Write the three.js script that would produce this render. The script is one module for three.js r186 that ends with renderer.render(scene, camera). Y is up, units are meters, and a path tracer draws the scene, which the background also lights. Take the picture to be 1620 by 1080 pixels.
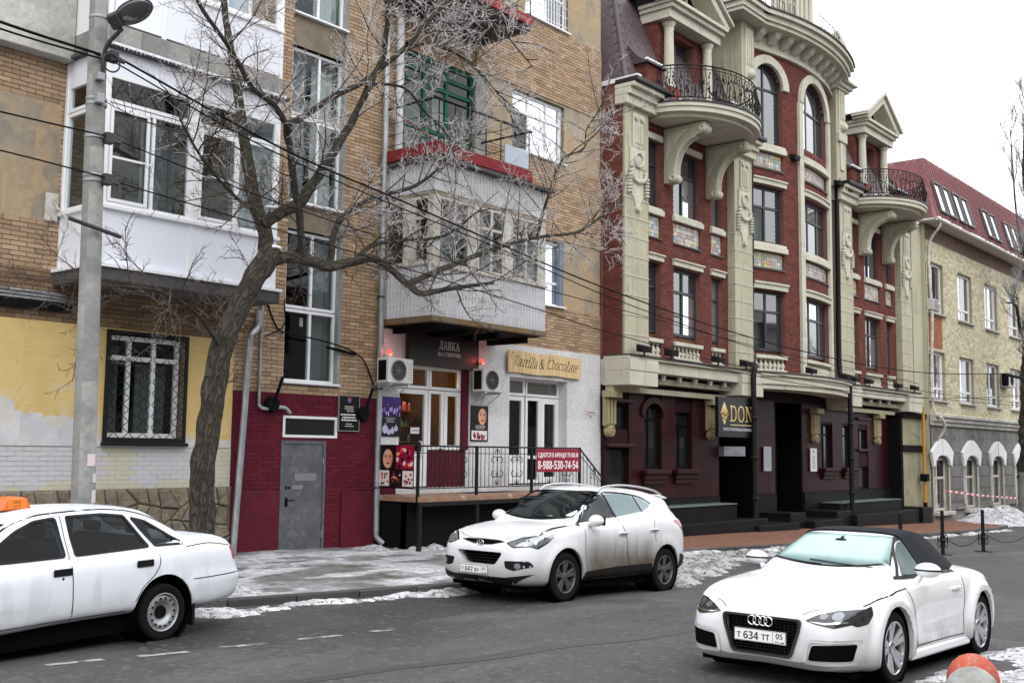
import * as THREE from 'three';
import { mergeGeometries, mergeVertices, toCreasedNormals } from 'three/addons/utils/BufferGeometryUtils.js';
import { RoundedBoxGeometry } from 'three/addons/geometries/RoundedBoxGeometry.js';
import { TessellateModifier } from 'three/addons/modifiers/TessellateModifier.js';
import { MeshBVH, acceleratedRaycast } from 'three-mesh-bvh';
import { Brush, Evaluator, SUBTRACTION } from 'three-bvh-csg';

// ---------------------------------------------------------------- camera, sky, sun, exposure
const scene = new THREE.Scene();
const camera = new THREE.PerspectiveCamera(34.82, 1024 / 682, 0.1, 1500);
camera.position.set(0, 2.2, 0);
camera.rotation.set(THREE.MathUtils.degToRad(5.72), THREE.MathUtils.degToRad(-50.2), THREE.MathUtils.degToRad(0.67), 'YXZ');
scene.add(camera);
const renderer = new THREE.WebGLRenderer({ antialias: true });
renderer.setSize(1024, 682);
renderer.toneMapping = THREE.LinearToneMapping;
renderer.toneMappingExposure = 1.22;
renderer.shadowMap.enabled = true;
const SKYW = 256, SKYH = 128, skyData = new Float32Array(SKYW * SKYH * 4);
for (let j = 0; j < SKYH; j++) for (let i = 0; i < SKYW; i++) {
  const el = (j + 0.5) / SKYH * Math.PI - Math.PI / 2, a = i / SKYW * Math.PI * 2;
  const up = Math.max(0, Math.sin(el));
  let L = 1.12 * (1 + 1.25 * up) * (1 + 0.05 * Math.sin(a * 3 + 1) * Math.cos(el * 5) + 0.03 * Math.sin(a * 7 + el * 9));
  if (el < -0.02) L = 0.3;
  const k = (j * SKYW + i) * 4;
  skyData[k] = L * 0.985; skyData[k + 1] = L * 1.0; skyData[k + 2] = L * 1.03; skyData[k + 3] = 1;
}
const sky = new THREE.DataTexture(skyData, SKYW, SKYH, THREE.RGBAFormat, THREE.FloatType);
sky.mapping = THREE.EquirectangularReflectionMapping; sky.magFilter = THREE.LinearFilter; sky.minFilter = THREE.LinearFilter; sky.needsUpdate = true;
scene.background = sky; scene.environment = sky;
const sun = new THREE.DirectionalLight(new THREE.Color(1, 0.97, 0.93), 0.6);
sun.position.set(-8, 40, 22); sun.target.position.set(18, 0, -12);
sun.castShadow = true; sun.shadow.radius = 40; sun.shadow.mapSize.set(2048, 2048);
Object.assign(sun.shadow.camera, { left: -60, right: 60, top: 40, bottom: -40, near: 1, far: 150 });
scene.add(sun, sun.target);

// ---------------------------------------------------------------- helpers
let seed = 12345;
function rnd() { seed = (seed * 1664525 + 1013904223) >>> 0; return seed / 4294967296; }
const rr = (a, b) => a + (b - a) * rnd();
function reseed(n) { seed = n >>> 0; }
const V = (x, y, z) => new THREE.Vector3(x, y, z);
const lin = (r, g, b) => new THREE.Color().setRGB(r, g, b);
const used = {};
function numbered(n) { if (used[n] === undefined) { used[n] = 0; return n; } used[n]++; return n + '_' + String(used[n]).padStart(3, '0'); }
function thing(name, label, category, [x, y, z] = [0, 0, 0], turn = 0, group) {
  const o = new THREE.Group(); o.name = numbered(name); o.position.set(x, y, z); o.rotation.y = turn;
  o.userData = { label, category }; if (group) o.userData.group = group;
  scene.add(o); o.updateMatrixWorld(true); return o;
}
function tag(o, label, category, group) { o.userData.label = label; o.userData.category = category; if (group) o.userData.group = group; return o; }
function boxUV(g) {
  const p = g.attributes.position, n = p.count, uv = new Float32Array(n * 2), a = V(), b = V(), c = V();
  for (let i = 0; i < n; i += 3) {
    a.fromBufferAttribute(p, i); b.fromBufferAttribute(p, i + 1); c.fromBufferAttribute(p, i + 2);
    const N = b.clone().sub(a).cross(c.clone().sub(a)); const ax = Math.abs(N.x), ay = Math.abs(N.y), az = Math.abs(N.z);
    for (let k = 0; k < 3; k++) {
      const q = k === 0 ? a : k === 1 ? b : c;
      if (az >= ax && az >= ay) { uv[(i + k) * 2] = q.x; uv[(i + k) * 2 + 1] = q.y; }
      else if (ax >= ay) { uv[(i + k) * 2] = q.z; uv[(i + k) * 2 + 1] = q.y; }
      else { uv[(i + k) * 2] = q.x; uv[(i + k) * 2 + 1] = q.z; }
    }
  }
  g.setAttribute('uv', new THREE.BufferAttribute(uv, 2));
}
function meshOf(name, g, mat, parent, ud) {
  const m = new THREE.Mesh(g, mat); m.castShadow = m.receiveShadow = true;
  if (parent) { m.name = name; parent.add(m); } else { m.name = numbered(name); scene.add(m); }
  if (ud) Object.assign(m.userData, ud);
  return m;
}
let XF = null;
class MB {
  constructor() { this.l = []; }
  add(g, m) {
    let h = g.index ? g.toNonIndexed() : g.clone();
    if (m) h.applyMatrix4(m);
    for (const k of Object.keys(h.attributes)) if (!['position', 'normal', 'uv'].includes(k)) h.deleteAttribute(k);
    if (!h.attributes.normal) h.computeVertexNormals();
    if (!h.attributes.uv) h.setAttribute('uv', new THREE.BufferAttribute(new Float32Array(h.attributes.position.count * 2), 2));
    h.morphAttributes = {}; h.clearGroups();
    this.l.push(h); return this;
  }
  box(x0, x1, y0, y1, z0, z1) {
    const g = new THREE.BoxGeometry(Math.abs(x1 - x0), Math.abs(y1 - y0), Math.abs(z1 - z0)); g.translate((x0 + x1) / 2, (y0 + y1) / 2, (z0 + z1) / 2); return this.add(g);
  }
  rbox(x0, x1, y0, y1, z0, z1, r = 0.015, s = 1) {
    const w = Math.abs(x1 - x0), h = Math.abs(y1 - y0), d = Math.abs(z1 - z0);
    const g = new RoundedBoxGeometry(w, h, d, s, Math.min(r, w / 2.01, h / 2.01, d / 2.01)); g.translate((x0 + x1) / 2, (y0 + y1) / 2, (z0 + z1) / 2); return this.add(g);
  }
  bar(p, q, r0, r1 = r0, n = 6) {
    const d = q.clone().sub(p), L = d.length(); const g = new THREE.CylinderGeometry(r1, r0, L, n, 1);
    const m = new THREE.Matrix4().compose(p.clone().add(q).multiplyScalar(0.5), new THREE.Quaternion().setFromUnitVectors(V(0, 1, 0), d.normalize()), V(1, 1, 1));
    return this.add(g, m);
  }
  tube(pts, r, seg = 24, n = 6, tension) { const c = new THREE.CatmullRomCurve3(pts, false, 'centripetal'); return this.add(new THREE.TubeGeometry(c, seg, r, n)); }
  lathe(pts, x, y, z, n = 12) { const g = new THREE.LatheGeometry(pts.map(p => new THREE.Vector2(p[0], p[1])), n); g.translate(x, y, z); return this.add(g); }
  // polygon in x,y extruded from z0 to z1, with holes
  prism(poly, z0, z1, holes = [], bevel = 0) {
    const s = new THREE.Shape(poly.map(p => new THREE.Vector2(p[0], p[1])));
    for (const h of holes) s.holes.push(new THREE.Path(h.map(p => new THREE.Vector2(p[0], p[1]))));
    const g = new THREE.ExtrudeGeometry(s, { depth: Math.abs(z1 - z0) - 2 * bevel, bevelEnabled: bevel > 0, bevelThickness: bevel, bevelSize: bevel, bevelOffset: -bevel, bevelSegments: 1, curveSegments: 12 });
    g.translate(0, 0, Math.min(z0, z1) + bevel); return this.add(g);
  }
  geo(keepUV) { const g = mergeGeometries(this.l, false); if (!keepUV) boxUV(g); return g; }
  each(name, mat, parent, ud, opt) { return this.l.map(g => { const m = new MB(); m.l = [g]; return m.build(name, mat, parent, ud, opt); }); }
  build(name, mat, parent, ud, opt = {}) {
    const g = this.geo(opt.keepUV); if (XF) g.applyMatrix4(XF);
    if (parent && !opt.local) { parent.updateWorldMatrix(true, false); g.applyMatrix4(parent.matrixWorld.clone().invert()); }
    return meshOf(name, g, mat, parent, ud);
  }
}
const rect = (x0, x1, y0, y1) => [[x0, y0], [x1, y0], [x1, y1], [x0, y1]];
function archPoly(x0, x1, y0, y1, rise, n = 10) { // top of the arch at y1
  const p = [[x0, y0], [x1, y0]], w = (x1 - x0) / 2, cx = (x0 + x1) / 2;
  for (let i = 0; i <= n; i++) { const t = i / n * Math.PI; p.push([cx + w * Math.cos(t), y1 - rise + rise * Math.sin(t)]); }
  return p;
}
// tileable value noise
function noiseGrid(n, s) { reseed(s); const a = new Float32Array(n * n); for (let i = 0; i < n * n; i++) a[i] = rnd(); return a; }
function vnoise(a, n, x, y) {
  const xi = Math.floor(x), yi = Math.floor(y), fx = x - xi, fy = y - yi, sx = fx * fx * (3 - 2 * fx), sy = fy * fy * (3 - 2 * fy);
  const g = (i, j) => a[((j % n + n) % n) * n + ((i % n + n) % n)];
  return (g(xi, yi) * (1 - sx) + g(xi + 1, yi) * sx) * (1 - sy) + (g(xi, yi + 1) * (1 - sx) + g(xi + 1, yi + 1) * sx) * sy;
}
const NG = [noiseGrid(64, 7), noiseGrid(64, 99)];
function fbm(u, v, f, oct = 4, s = 0) { let t = 0, a = 0.5, w = 0; for (let o = 0; o < oct; o++) { t += a * vnoise(NG[s & 1], 64, u * f + s * 17.3 + o * 5, v * f + s * 9.1 + o * 11); w += a; a *= 0.5; f *= 2; } return t / w; }
// colour texture covering S metres; fn(u,v in 0..1) gives linear rgb
function ctex(n, S, fn, m = n) {
  const d = new Uint8Array(n * m * 4), enc = c => { c = Math.max(0, Math.min(1, c)); return 255 * (c <= 0.0031308 ? 12.92 * c : 1.055 * Math.pow(c, 1 / 2.4) - 0.055); };
  for (let j = 0; j < m; j++) for (let i = 0; i < n; i++) { const c = fn((i + 0.5) / n, (j + 0.5) / m), k = (j * n + i) * 4; d[k] = enc(c[0]); d[k + 1] = enc(c[1]); d[k + 2] = enc(c[2]); d[k + 3] = 255; }
  const t = new THREE.DataTexture(d, n, m, THREE.RGBAFormat); t.colorSpace = THREE.SRGBColorSpace; t.wrapS = t.wrapT = THREE.RepeatWrapping; t.magFilter = THREE.LinearFilter; t.minFilter = THREE.LinearMipmapLinearFilter; t.generateMipmaps = true;
  t.repeat.set(1 / S, 1 / S); t.needsUpdate = true; return t;
}
function gtex(n, S, fn) {
  const d = new Uint8Array(n * n * 4);
  for (let j = 0; j < n; j++) for (let i = 0; i < n; i++) { const c = 255 * Math.max(0, Math.min(1, fn((i + 0.5) / n, (j + 0.5) / n))), k = (j * n + i) * 4; d[k] = d[k + 1] = d[k + 2] = c; d[k + 3] = 255; }
  const t = new THREE.DataTexture(d, n, n, THREE.RGBAFormat); t.wrapS = t.wrapT = THREE.RepeatWrapping; t.magFilter = THREE.LinearFilter; t.minFilter = THREE.LinearMipmapLinearFilter; t.generateMipmaps = true;
  t.repeat.set(1 / S, 1 / S); t.needsUpdate = true; return t;
}
const mix = (a, b, t) => a + (b - a) * t, clamp = (x, a = 0, b = 1) => Math.max(a, Math.min(b, x)), sst = (a, b, x) => { const t = clamp((x - a) / (b - a)); return t * t * (3 - 2 * t); };
const mix3 = (a, b, t) => [mix(a[0], b[0], t), mix(a[1], b[1], t), mix(a[2], b[2], t)];
const bumpFine = gtex(256, 0.6, (u, v) => fbm(u, v, 32, 2));
const bumpMid = gtex(256, 2.0, (u, v) => 0.6 * fbm(u, v, 16, 3) + 0.4 * fbm(u, v, 64, 1, 1));
const roughVar = gtex(256, 3.0, (u, v) => 0.45 + 0.5 * fbm(u, v, 8, 4));
const matte = (r, g, b, rough = 0.8, sp = 0.15, o = {}) => new THREE.MeshPhysicalMaterial(Object.assign({ color: lin(r, g, b), roughness: rough, specularIntensity: sp }, o));
function std(r, g, b, rough = 0.8, o = {}) { return new THREE.MeshStandardMaterial(Object.assign({ color: lin(r, g, b), roughness: rough }, o)); }
// a surface colour with stains at two scales
function mottled(a, b, S = 3, f = 4, rough = 0.9, o = {}, c = null) {
  const map = ctex(512, S, (u, v) => { let q = mix3(a, b, sst(0.3, 0.7, fbm(u, v, f, 5))); if (c) q = mix3(q, c, sst(0.55, 0.75, fbm(u, v, f * 2, 4, 1)) * 0.8); const k = 0.9 + 0.2 * fbm(u, v, 64, 1); return [q[0] * k, q[1] * k, q[2] * k]; });
  return new THREE.MeshPhysicalMaterial(Object.assign({ map, roughness: rough, specularIntensity: rough > 0.55 ? 0.35 : 1, bumpMap: bumpMid, bumpScale: 0.006 }, o));
}
const streaked = (a, b, st, S = 4) => new THREE.MeshPhysicalMaterial({ map: ctex(512, S, (u, v) => { let q = mix3(a, b, sst(0.3, 0.7, fbm(u, v, 5, 4))); q = mix3(q, st, 0.55 * sst(0.52, 0.72, fbm(u, v * 0.12, 40, 3, 1)) * sst(0.35, 0.6, fbm(u, v, 6, 3))); const k = 0.94 + 0.12 * fbm(u, v, 64, 1); return [q[0] * k, q[1] * k, q[2] * k]; }), roughness: 0.88, specularIntensity: 0.4, bumpMap: bumpFine, bumpScale: 0.002 });
const M = {
  plaster: mottled([0.33, 0.275, 0.2], [0.4, 0.3, 0.19], 4, 4, 0.92, {}, [0.25, 0.225, 0.195]),
  concrete: mottled([0.33, 0.33, 0.31], [0.24, 0.24, 0.23], 3, 4, 0.9, {}, [0.2, 0.2, 0.19]),
  concreteLight: mottled([0.5, 0.49, 0.45], [0.4, 0.39, 0.36], 3, 4, 0.9, {}, [0.32, 0.31, 0.28]),
  mortar: mottled([0.23, 0.19, 0.14], [0.18, 0.15, 0.115], 2, 6, 0.95),
  redMortar: mottled([0.19, 0.09, 0.072], [0.16, 0.075, 0.06], 2, 6, 0.95),
  whiteWall: mottled([0.68, 0.68, 0.69], [0.6, 0.6, 0.61], 3, 4, 0.9, { bumpMap: bumpFine, bumpScale: 0.012 }),
  burgundy: mottled([0.115, 0.012, 0.026], [0.09, 0.01, 0.021], 3, 4, 0.75, {}, [0.075, 0.011, 0.02]),
  whitePVC: std(0.8, 0.81, 0.83, 0.35), whitePanel: std(0.8, 0.82, 0.9, 0.3),
  oldWhite: mottled([0.62, 0.6, 0.56], [0.5, 0.47, 0.42], 0.8, 6, 0.7, {}, [0.3, 0.24, 0.18]),
  steelDark: mottled([0.06, 0.06, 0.065], [0.09, 0.085, 0.085], 2, 5, 0.7), blackIron: matte(0.01, 0.01, 0.011, 0.55, 0.4),
  black: matte(0.006, 0.006, 0.007, 0.7), rubber: matte(0.008, 0.008, 0.009, 0.9, 0.25),
  doorGrey: mottled([0.115, 0.12, 0.128], [0.095, 0.1, 0.107], 1.2, 4, 0.6, {}, [0.15, 0.155, 0.16]),
  zinc: mottled([0.4, 0.42, 0.44], [0.3, 0.32, 0.34], 1, 5, 0.45, { metalness: 0.6 }),
  paleGrey: mottled([0.6, 0.6, 0.62], [0.53, 0.53, 0.55], 2, 5, 0.5, { bumpScale: 0.001 }, [0.45, 0.44, 0.44]),
  redSteel: mottled([0.28, 0.03, 0.035], [0.2, 0.025, 0.03], 1, 5, 0.7, {}, [0.12, 0.03, 0.03]),
  green: mottled([0.012, 0.11, 0.06], [0.01, 0.08, 0.045], 1, 5, 0.6),
  room: std(0.09, 0.085, 0.08, 0.95), roomDark: matte(0.012, 0.012, 0.013, 0.95), curtain: std(0.62, 0.62, 0.6, 0.95), curtainGrey: std(0.25, 0.25, 0.25, 0.95),
  glass: new THREE.MeshPhysicalMaterial({ color: lin(0.8, 0.84, 0.85), transmission: 1, thickness: 0, roughness: 0.02, ior: 1.5, specularIntensity: 0.6 }),
  glassMirror: new THREE.MeshPhysicalMaterial({ color: lin(0.03, 0.035, 0.04), roughness: 0.04, ior: 2.3, metalness: 0.0, clearcoat: 1, clearcoatRoughness: 0.02 }),
  glassSky: new THREE.MeshPhysicalMaterial({ color: lin(0.82, 0.85, 0.9), roughness: 0.05, metalness: 0.9 }),
  glassDark: new THREE.MeshPhysicalMaterial({ color: lin(0.012, 0.014, 0.016), roughness: 0.05, ior: 1.5 }),
  chrome: std(0.75, 0.76, 0.78, 0.12, { metalness: 1 }), alloy: std(0.42, 0.42, 0.44, 0.3, { metalness: 0.9 }),
  snow: mottled([0.8, 0.81, 0.84], [0.72, 0.73, 0.77], 1, 5, 0.9, { bumpScale: 0.02 }),
};
// a framed window in the wall plane z (front of frame at zf): mesh 'window' with panes as sub-parts
function windowAt(parent, x0, x1, y0, y1, zf, o = {}) {
  const { fw = 0.06, mul = [], tr = [], mat = M.whitePVC, glass = M.glass, depth = 0.07, sill, sillMat = M.whitePVC, name = 'window', rails = [], poly, skipGlass, glassAt } = o;
  const b = new MB();
  if (poly) b.prism(poly, zf - depth, zf, [o.inner]); else b.prism(rect(x0, x1, y0, y1), zf - depth, zf, [rect(x0 + fw, x1 - fw, y0 + fw, y1 - fw)]);
  const xs = [x0 + fw, ...mul.map(m => x0 + (x1 - x0) * m), x1 - fw], ys = [y0 + fw, ...tr.map(t => y0 + (y1 - y0) * t), y1 - fw], h = fw * 0.5;
  for (let i = 1; i < xs.length - 1; i++) b.box(xs[i] - h, xs[i] + h, y0 + fw, o.mulTop ? y0 + (y1 - y0) * o.mulTop : y1 - fw, zf - depth + 0.004, zf - 0.004);
  for (let j = 1; j < ys.length - 1; j++) b.box(x0 + fw, x1 - fw, ys[j] - h, ys[j] + h, zf - depth + 0.007, zf + 0.003);
  for (const [a, c, y] of rails) b.box(x0 + (x1 - x0) * a, x0 + (x1 - x0) * c, y0 + (y1 - y0) * y - 0.018, y0 + (y1 - y0) * y + 0.018, zf - depth + 0.01, zf - 0.01);
  const w = b.build(name, mat, parent);
  if (!skipGlass) {
    if (poly) { new MB().prism(o.inner, zf - depth / 2 - 0.006, zf - depth / 2).build('pane', glass, w); }
    else for (let i = 0; i < xs.length - 1; i++) for (let j = 0; j < ys.length - 1; j++) {
      const gm = glassAt ? (glassAt(i, j) || glass) : glass;
      new MB().box(xs[i] + (i ? h : 0), xs[i + 1] - (i < xs.length - 2 ? h : 0), ys[j] + (j ? h : 0), ys[j + 1] - (j < ys.length - 2 ? h : 0), zf - depth / 2 - 0.006, zf - depth / 2).build('pane', gm, w);
    }
  }
  if (sill) { new MB().rbox(x0 - 0.05, x1 + 0.05, y0 - 0.045, y0 - 0.002, zf - depth, zf + sill, 0.01).build('sill', sillMat, w); }
  return w;
}
// room behind an opening: back, sides, floor and ceiling
function room(parent, x0, x1, y0, y1, z, d, mat = M.room) {
  const b = new MB(), t = 0.03;
  b.box(x0, x1, y0, y1, z - d - t, z - d); b.box(x0 - t, x0, y0, y1, z - d, z); b.box(x1, x1 + t, y0, y1, z - d, z); b.box(x0, x1, y0 - t, y0, z - d, z); b.box(x0, x1, y1, y1 + t, z - d, z);
  return b.build('room_interior', mat, parent);
}
function curtain(parent, x0, x1, y0, y1, z, mat = M.curtain, k = 7) {
  const g = new THREE.PlaneGeometry(x1 - x0, y1 - y0, Math.max(8, Math.round((x1 - x0) * 40)), 1), p = g.attributes.position;
  for (let i = 0; i < p.count; i++) p.setZ(i, 0.025 * Math.sin((p.getX(i) + x0) * k * 6.28) + 0.01 * Math.sin(p.getX(i) * 23));
  g.computeVertexNormals(); g.translate((x0 + x1) / 2, (y0 + y1) / 2, z); return new MB().add(g).build('curtain', mat, parent);
}
// brickwork in front of plane z: bricks in rows inside rect, left out in holes; 'tones' are materials
const brickGeo = new THREE.BoxGeometry(1, 1, 1);
const CAMP = V(0, 2.2, 0);
class Bricks {
  constructor(L = 0.24, H = 0.063, J = 0.012, depth = 0.02) { Object.assign(this, { L, H, J, depth }); this.l = []; }
  area(x0, x1, y0, y1, z, holes = [], tone = 0, fz = null, axis = 'z') {
    const { L, H, J, depth } = this; let row = Math.floor(y0 * 13);
    for (let y = y0; y < y1 - 0.02; y += H + J, row++) {
      const h = Math.min(H, y1 - y);
      let spans = [[x0, x1]];
      for (const q of holes) if (y + h > q[2] + 0.005 && y < q[3] - 0.005) {
        const ns = []; for (const [a, b] of spans) { if (q[1] <= a || q[0] >= b) ns.push([a, b]); else { if (q[0] > a) ns.push([a, q[0]]); if (q[1] < b) ns.push([q[1], b]); } } spans = ns;
      }
      const off = (row % 2) * (L + J) / 2;
      for (const [a, b] of spans) {
        let x = Math.floor((a - off) / (L + J)) * (L + J) + off;
        for (; x < b; x += L + J) {
          const xa = Math.max(a, x), xb = Math.min(b, x + L); if (xb - xa < 0.03) continue;
          const d = depth + rr(-0.003, 0.003);
          this.l.push({ x: (xa + xb) / 2, y: y + h / 2, z, w: xb - xa, h: h, d, t: typeof tone === 'function' ? tone((xa + xb) / 2, y) : tone, r: rnd(), fz, axis });
        }
      }
    }
    return this;
  }
  build(parent, tones, nParts = 300) { // tones[t] = list of linear colours
    const mats = tones.map(t => t.map(c => new THREE.MeshPhysicalMaterial({ color: lin(...c), roughness: 0.9, specularIntensity: 0.35, bumpMap: bumpFine, bumpScale: 0.004 })));
    const o = parent.getWorldPosition(V());
    const place = b => {
      let p, q = new THREE.Quaternion();
      if (b.fz) { const e = 0.01, s = (b.fz(b.x + e) - b.fz(b.x - e)) / (2 * e), a = Math.atan(s); p = V(b.x, b.y, b.fz(b.x) + b.d / 2 * Math.cos(a)); q.setFromAxisAngle(V(0, 1, 0), -a); return [p, q, V(b.w / Math.cos(a), b.h, b.d)]; }
      if (b.axis === 'x') { p = V(b.z - b.d / 2, b.y, b.x); return [p, q, V(b.d, b.h, b.w)]; }
      return [V(b.x, b.y, b.z + b.d / 2), q, V(b.w, b.h, b.d)];
    };
    const l = this.l.map(b => { const [p, q, s] = place(b); return { b, p, q, s, k: p.distanceTo(CAMP) / Math.sqrt(b.w) }; });
    l.sort((a, b) => a.k - b.k);
    l.slice(0, nParts).forEach(e => { const ms = mats[e.b.t], m = new THREE.Mesh(brickGeo, ms[Math.floor(e.b.r * ms.length)]); m.name = 'brick'; m.castShadow = m.receiveShadow = true; m.position.copy(e.p).sub(o); m.quaternion.copy(e.q); m.scale.copy(e.s); parent.add(m); });
    const rest = l.slice(nParts); if (!rest.length) return;
    const im = new THREE.InstancedMesh(brickGeo, new THREE.MeshPhysicalMaterial({ color: 0xffffff, roughness: 0.9, specularIntensity: 0.35 }), rest.length), mx = new THREE.Matrix4();
    rest.forEach((e, i) => { im.setMatrixAt(i, mx.compose(e.p.clone().sub(o), e.q, e.s)); const ts = tones[e.b.t]; const c = ts[Math.floor(e.b.r * ts.length)], v = ts.length > 3 ? 0.88 + 0.24 * ((e.b.r * 37) % 1) : 1; im.setColorAt(i, lin(c[0] * v, c[1] * v, c[2] * v)); });
    im.name = 'brickwork'; im.userData.kind = 'stuff'; im.castShadow = im.receiveShadow = true; parent.add(im);
  }
}
const GXY = [[-1000, 0.25], [-20, 0.25], [7.4, 0.12], [10.3, 0.09], [12.7, 0.06], [15.3, -0.02], [22.6, -0.1], [27.6, -0.18], [46, -0.62], [120, -2.2], [2000, -2.2]];
const GY = x => { for (let i = 0; i < GXY.length - 1; i++) if (x <= GXY[i + 1][0]) return GXY[i][1] + (GXY[i + 1][1] - GXY[i][1]) * (x - GXY[i][0]) / (GXY[i + 1][0] - GXY[i][0]); return -2.2; };
// ================================================================ left apartment building
const ZL = -16.45;
const apt = thing('apartment_building', 'tan brick apartment block with glazed balconies, burgundy stair bay and white shopfront', 'building', [15, 0, ZL]);
{
  const P = apt;
  const stairX0 = 13.0, stairX1 = 14.34;
  const W1 = [9.41, 10.86, 2.3, 4.07], DR = [13.02, 14.07, 0.1, 2.32], TW = [13.03, 14.37, 2.4, 2.81];
  const SA = [stairX0, stairX1, 3.44, 6.4], SB = [stairX0, stairX1, 6.92, 10.04], SC = [stairX0, stairX1, 10.68, 13];
  const S1 = [15.98, 18.14, 1.39, 4.0], S2 = [19.62, 21.92, 1.39, 3.95];
  const WB = [20.3, 21.74, 5.78, 7.44], WA = [19.66, 21.74, 9.45, 10.97], WT = [20.1, 21.87, 12.95, 14.6], GL = [16.0, 18.28, 8.45, 10.87];
  const holes = [W1, DR, TW, SA, SB, SC, S1, S2, WB, WA, WT, GL].map(h => rect(...h));
  new MB().prism([[3, -0.6], [23.34, -0.6], [23.34, 17], [3, 17]], ZL - 0.34, ZL - 0.02, holes).build('wall', M.mortar, P);
  new MB().box(3, 23.34, 16.9, 17.1, -28, ZL).box(23.1, 23.33, -0.6, 16.9, -28, ZL - 0.35).box(3, 3.2, -0.6, 16.9, -28, ZL - 0.35).box(3, 23.3, -0.6, 16.9, -28.2, -28).each('side_wall', M.mortar, P);
  // ---- brickwork
  const tan = [[0.37, 0.258, 0.165], [0.41, 0.288, 0.185], [0.34, 0.235, 0.15], [0.385, 0.272, 0.18], [0.3, 0.208, 0.135], [0.43, 0.308, 0.205]];
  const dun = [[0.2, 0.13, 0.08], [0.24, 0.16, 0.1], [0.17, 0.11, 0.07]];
  const burg = [[0.105, 0.012, 0.025], [0.115, 0.014, 0.028], [0.095, 0.011, 0.022]];
  const wash = [[0.5, 0.5, 0.515], [0.51, 0.51, 0.52]];
  const washY = [[0.52, 0.49, 0.37], [0.52, 0.49, 0.385]];
  const B = new Bricks(0.245, 0.064, 0.012, 0.02), zb = ZL - 0.02;
  reseed(5);
  const yellowish = (x, y) => { const n = fbm(x * 0.05, y * 0.05, 20, 3), m = Math.max(Math.exp(-(((x - 9.7) / 0.5) ** 2)), sst(11.2, 11.7, x), 0.55 * sst(1.75, 1.55, y)); return m + 0.9 * (n - 0.5) > 0.5 ? 4 : 3; }; B.area(4, 11.88, 1.5, 2.2, zb, [], yellowish);
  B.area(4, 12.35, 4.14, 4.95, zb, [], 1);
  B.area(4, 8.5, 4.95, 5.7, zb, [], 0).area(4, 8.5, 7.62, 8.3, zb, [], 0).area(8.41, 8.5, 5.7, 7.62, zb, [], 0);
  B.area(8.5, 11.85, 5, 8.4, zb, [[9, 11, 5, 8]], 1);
  const stairH = [SA, SB, SC, [stairX0, stairX1 + 0.05, 6.4, 6.92], [stairX0, stairX1 + 0.05, 10.04, 10.68]];
  B.area(11.86, 15.44, 3.23, 14.5, zb, stairH, 0);
  B.area(11.9, 15.44, 0.0, 3.23, zb, [DR, TW], 2);
  B.area(15.55, 18.3, 8.1, 8.45, zb, [], 0).area(15.44, 16.0, 8.1, 14, zb, [], 0).area(16, 18.3, 10.87, 14, zb, [], 0);
  B.area(18.3, 23.34, 7.5, 9.36, zb + 0.03, [], 0).area(18.3, 23.34, 11.03, 12.9, zb + 0.03, [], 0).area(18.6, 23.34, 4.7, 5.73, zb + 0.03, [WB], 0);
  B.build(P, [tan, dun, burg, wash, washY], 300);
  new MB().box(4, 9.2, 1.5, 2.195, zb, zb + 0.0145).box(9.2, 11.88, 1.5, 2.195, zb, zb + 0.0145).build('whitewash', std(0.47, 0.47, 0.48, 0.95), P); new MB().prism(rect(11.9, 15.42, 0, 3.225), zb, zb + 0.0135, [rect(DR[0], DR[1], 0.1, 2.32), rect(TW[0], TW[1], TW[2], TW[3])]).build('paint_skin', M.burgundy, P);
  // ---- stone plinth
  new MB().box(4, 11.9, -0.5, 1.5, ZL - 0.02, ZL + 0.02).build('plinth', mottled([0.19, 0.165, 0.125], [0.15, 0.13, 0.1], 1, 6, 0.95), P);
  const stoneM = [[0.2, 0.17, 0.125], [0.225, 0.195, 0.145], [0.18, 0.155, 0.12], [0.23, 0.19, 0.135], [0.21, 0.185, 0.15]].map(c => mottled(c, c.map(q => q * 0.7), 0.8, 6, 0.95, { bumpScale: 0.03 }, c.map(q => q * 1.2)));
  reseed(31);
  const nrm = [];
  { // jittered-grid polygons = rubble stones
    const cx = 30, cy = 6, gx = i => 4.0 + i * 0.267, pt = (i, j) => { reseed(i * 911 + j * 7919 + 3); rnd(); return [gx(i) + rr(-0.09, 0.09) + (j % 2) * 0.12, -0.3 + j * 0.3 + (j === cy ? 0 : rr(-0.08, 0.08))]; };
    for (let i = 0; i < cx - 1; i++) for (let j = 0; j < cy; j++) {
      const q = [pt(i, j), pt(i + 1, j), pt(i + 1, j + 1), pt(i, j + 1)]; const c = [(q[0][0] + q[1][0] + q[2][0] + q[3][0]) / 4, (q[0][1] + q[1][1] + q[2][1] + q[3][1]) / 4];
      if (c[0] > 11.75) continue;
      const s = q.map(p => [mix(c[0], p[0], 0.965), mix(c[1], p[1], 0.955)]); reseed(i * 31 + j * 77); rnd(); rnd();
      new MB().prism(s, ZL + 0.02, ZL + 0.065 + 0.06 * rnd(), [], 0.028).build('stone', stoneM[Math.floor(rnd() * 5)], P);
    }
  }
  // ---- yellow plaster with whitewashed lower part
  const yel = ctex(1024, 8, (u, v) => {
    const x = u < 0.5 ? 8 + u * 8 : u * 8, y = v * 8;
    let c = mix3([0.62, 0.455, 0.19], [0.58, 0.42, 0.165], sst(0.3, 0.7, fbm(u, v, 24, 4)));
    const n = fbm(u, v, 40, 3, 1), lim = (x < 7.9 ? 2.86 : x < 8.35 ? 2.72 : x < 9.3 ? 2.62 : 2.32) + (n - 0.5) * 0.2;
    const wsh = mix3([0.5, 0.5, 0.53], [0.6, 0.6, 0.6], sst(0.35, 0.65, fbm(u, v, 16, 3)));
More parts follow.
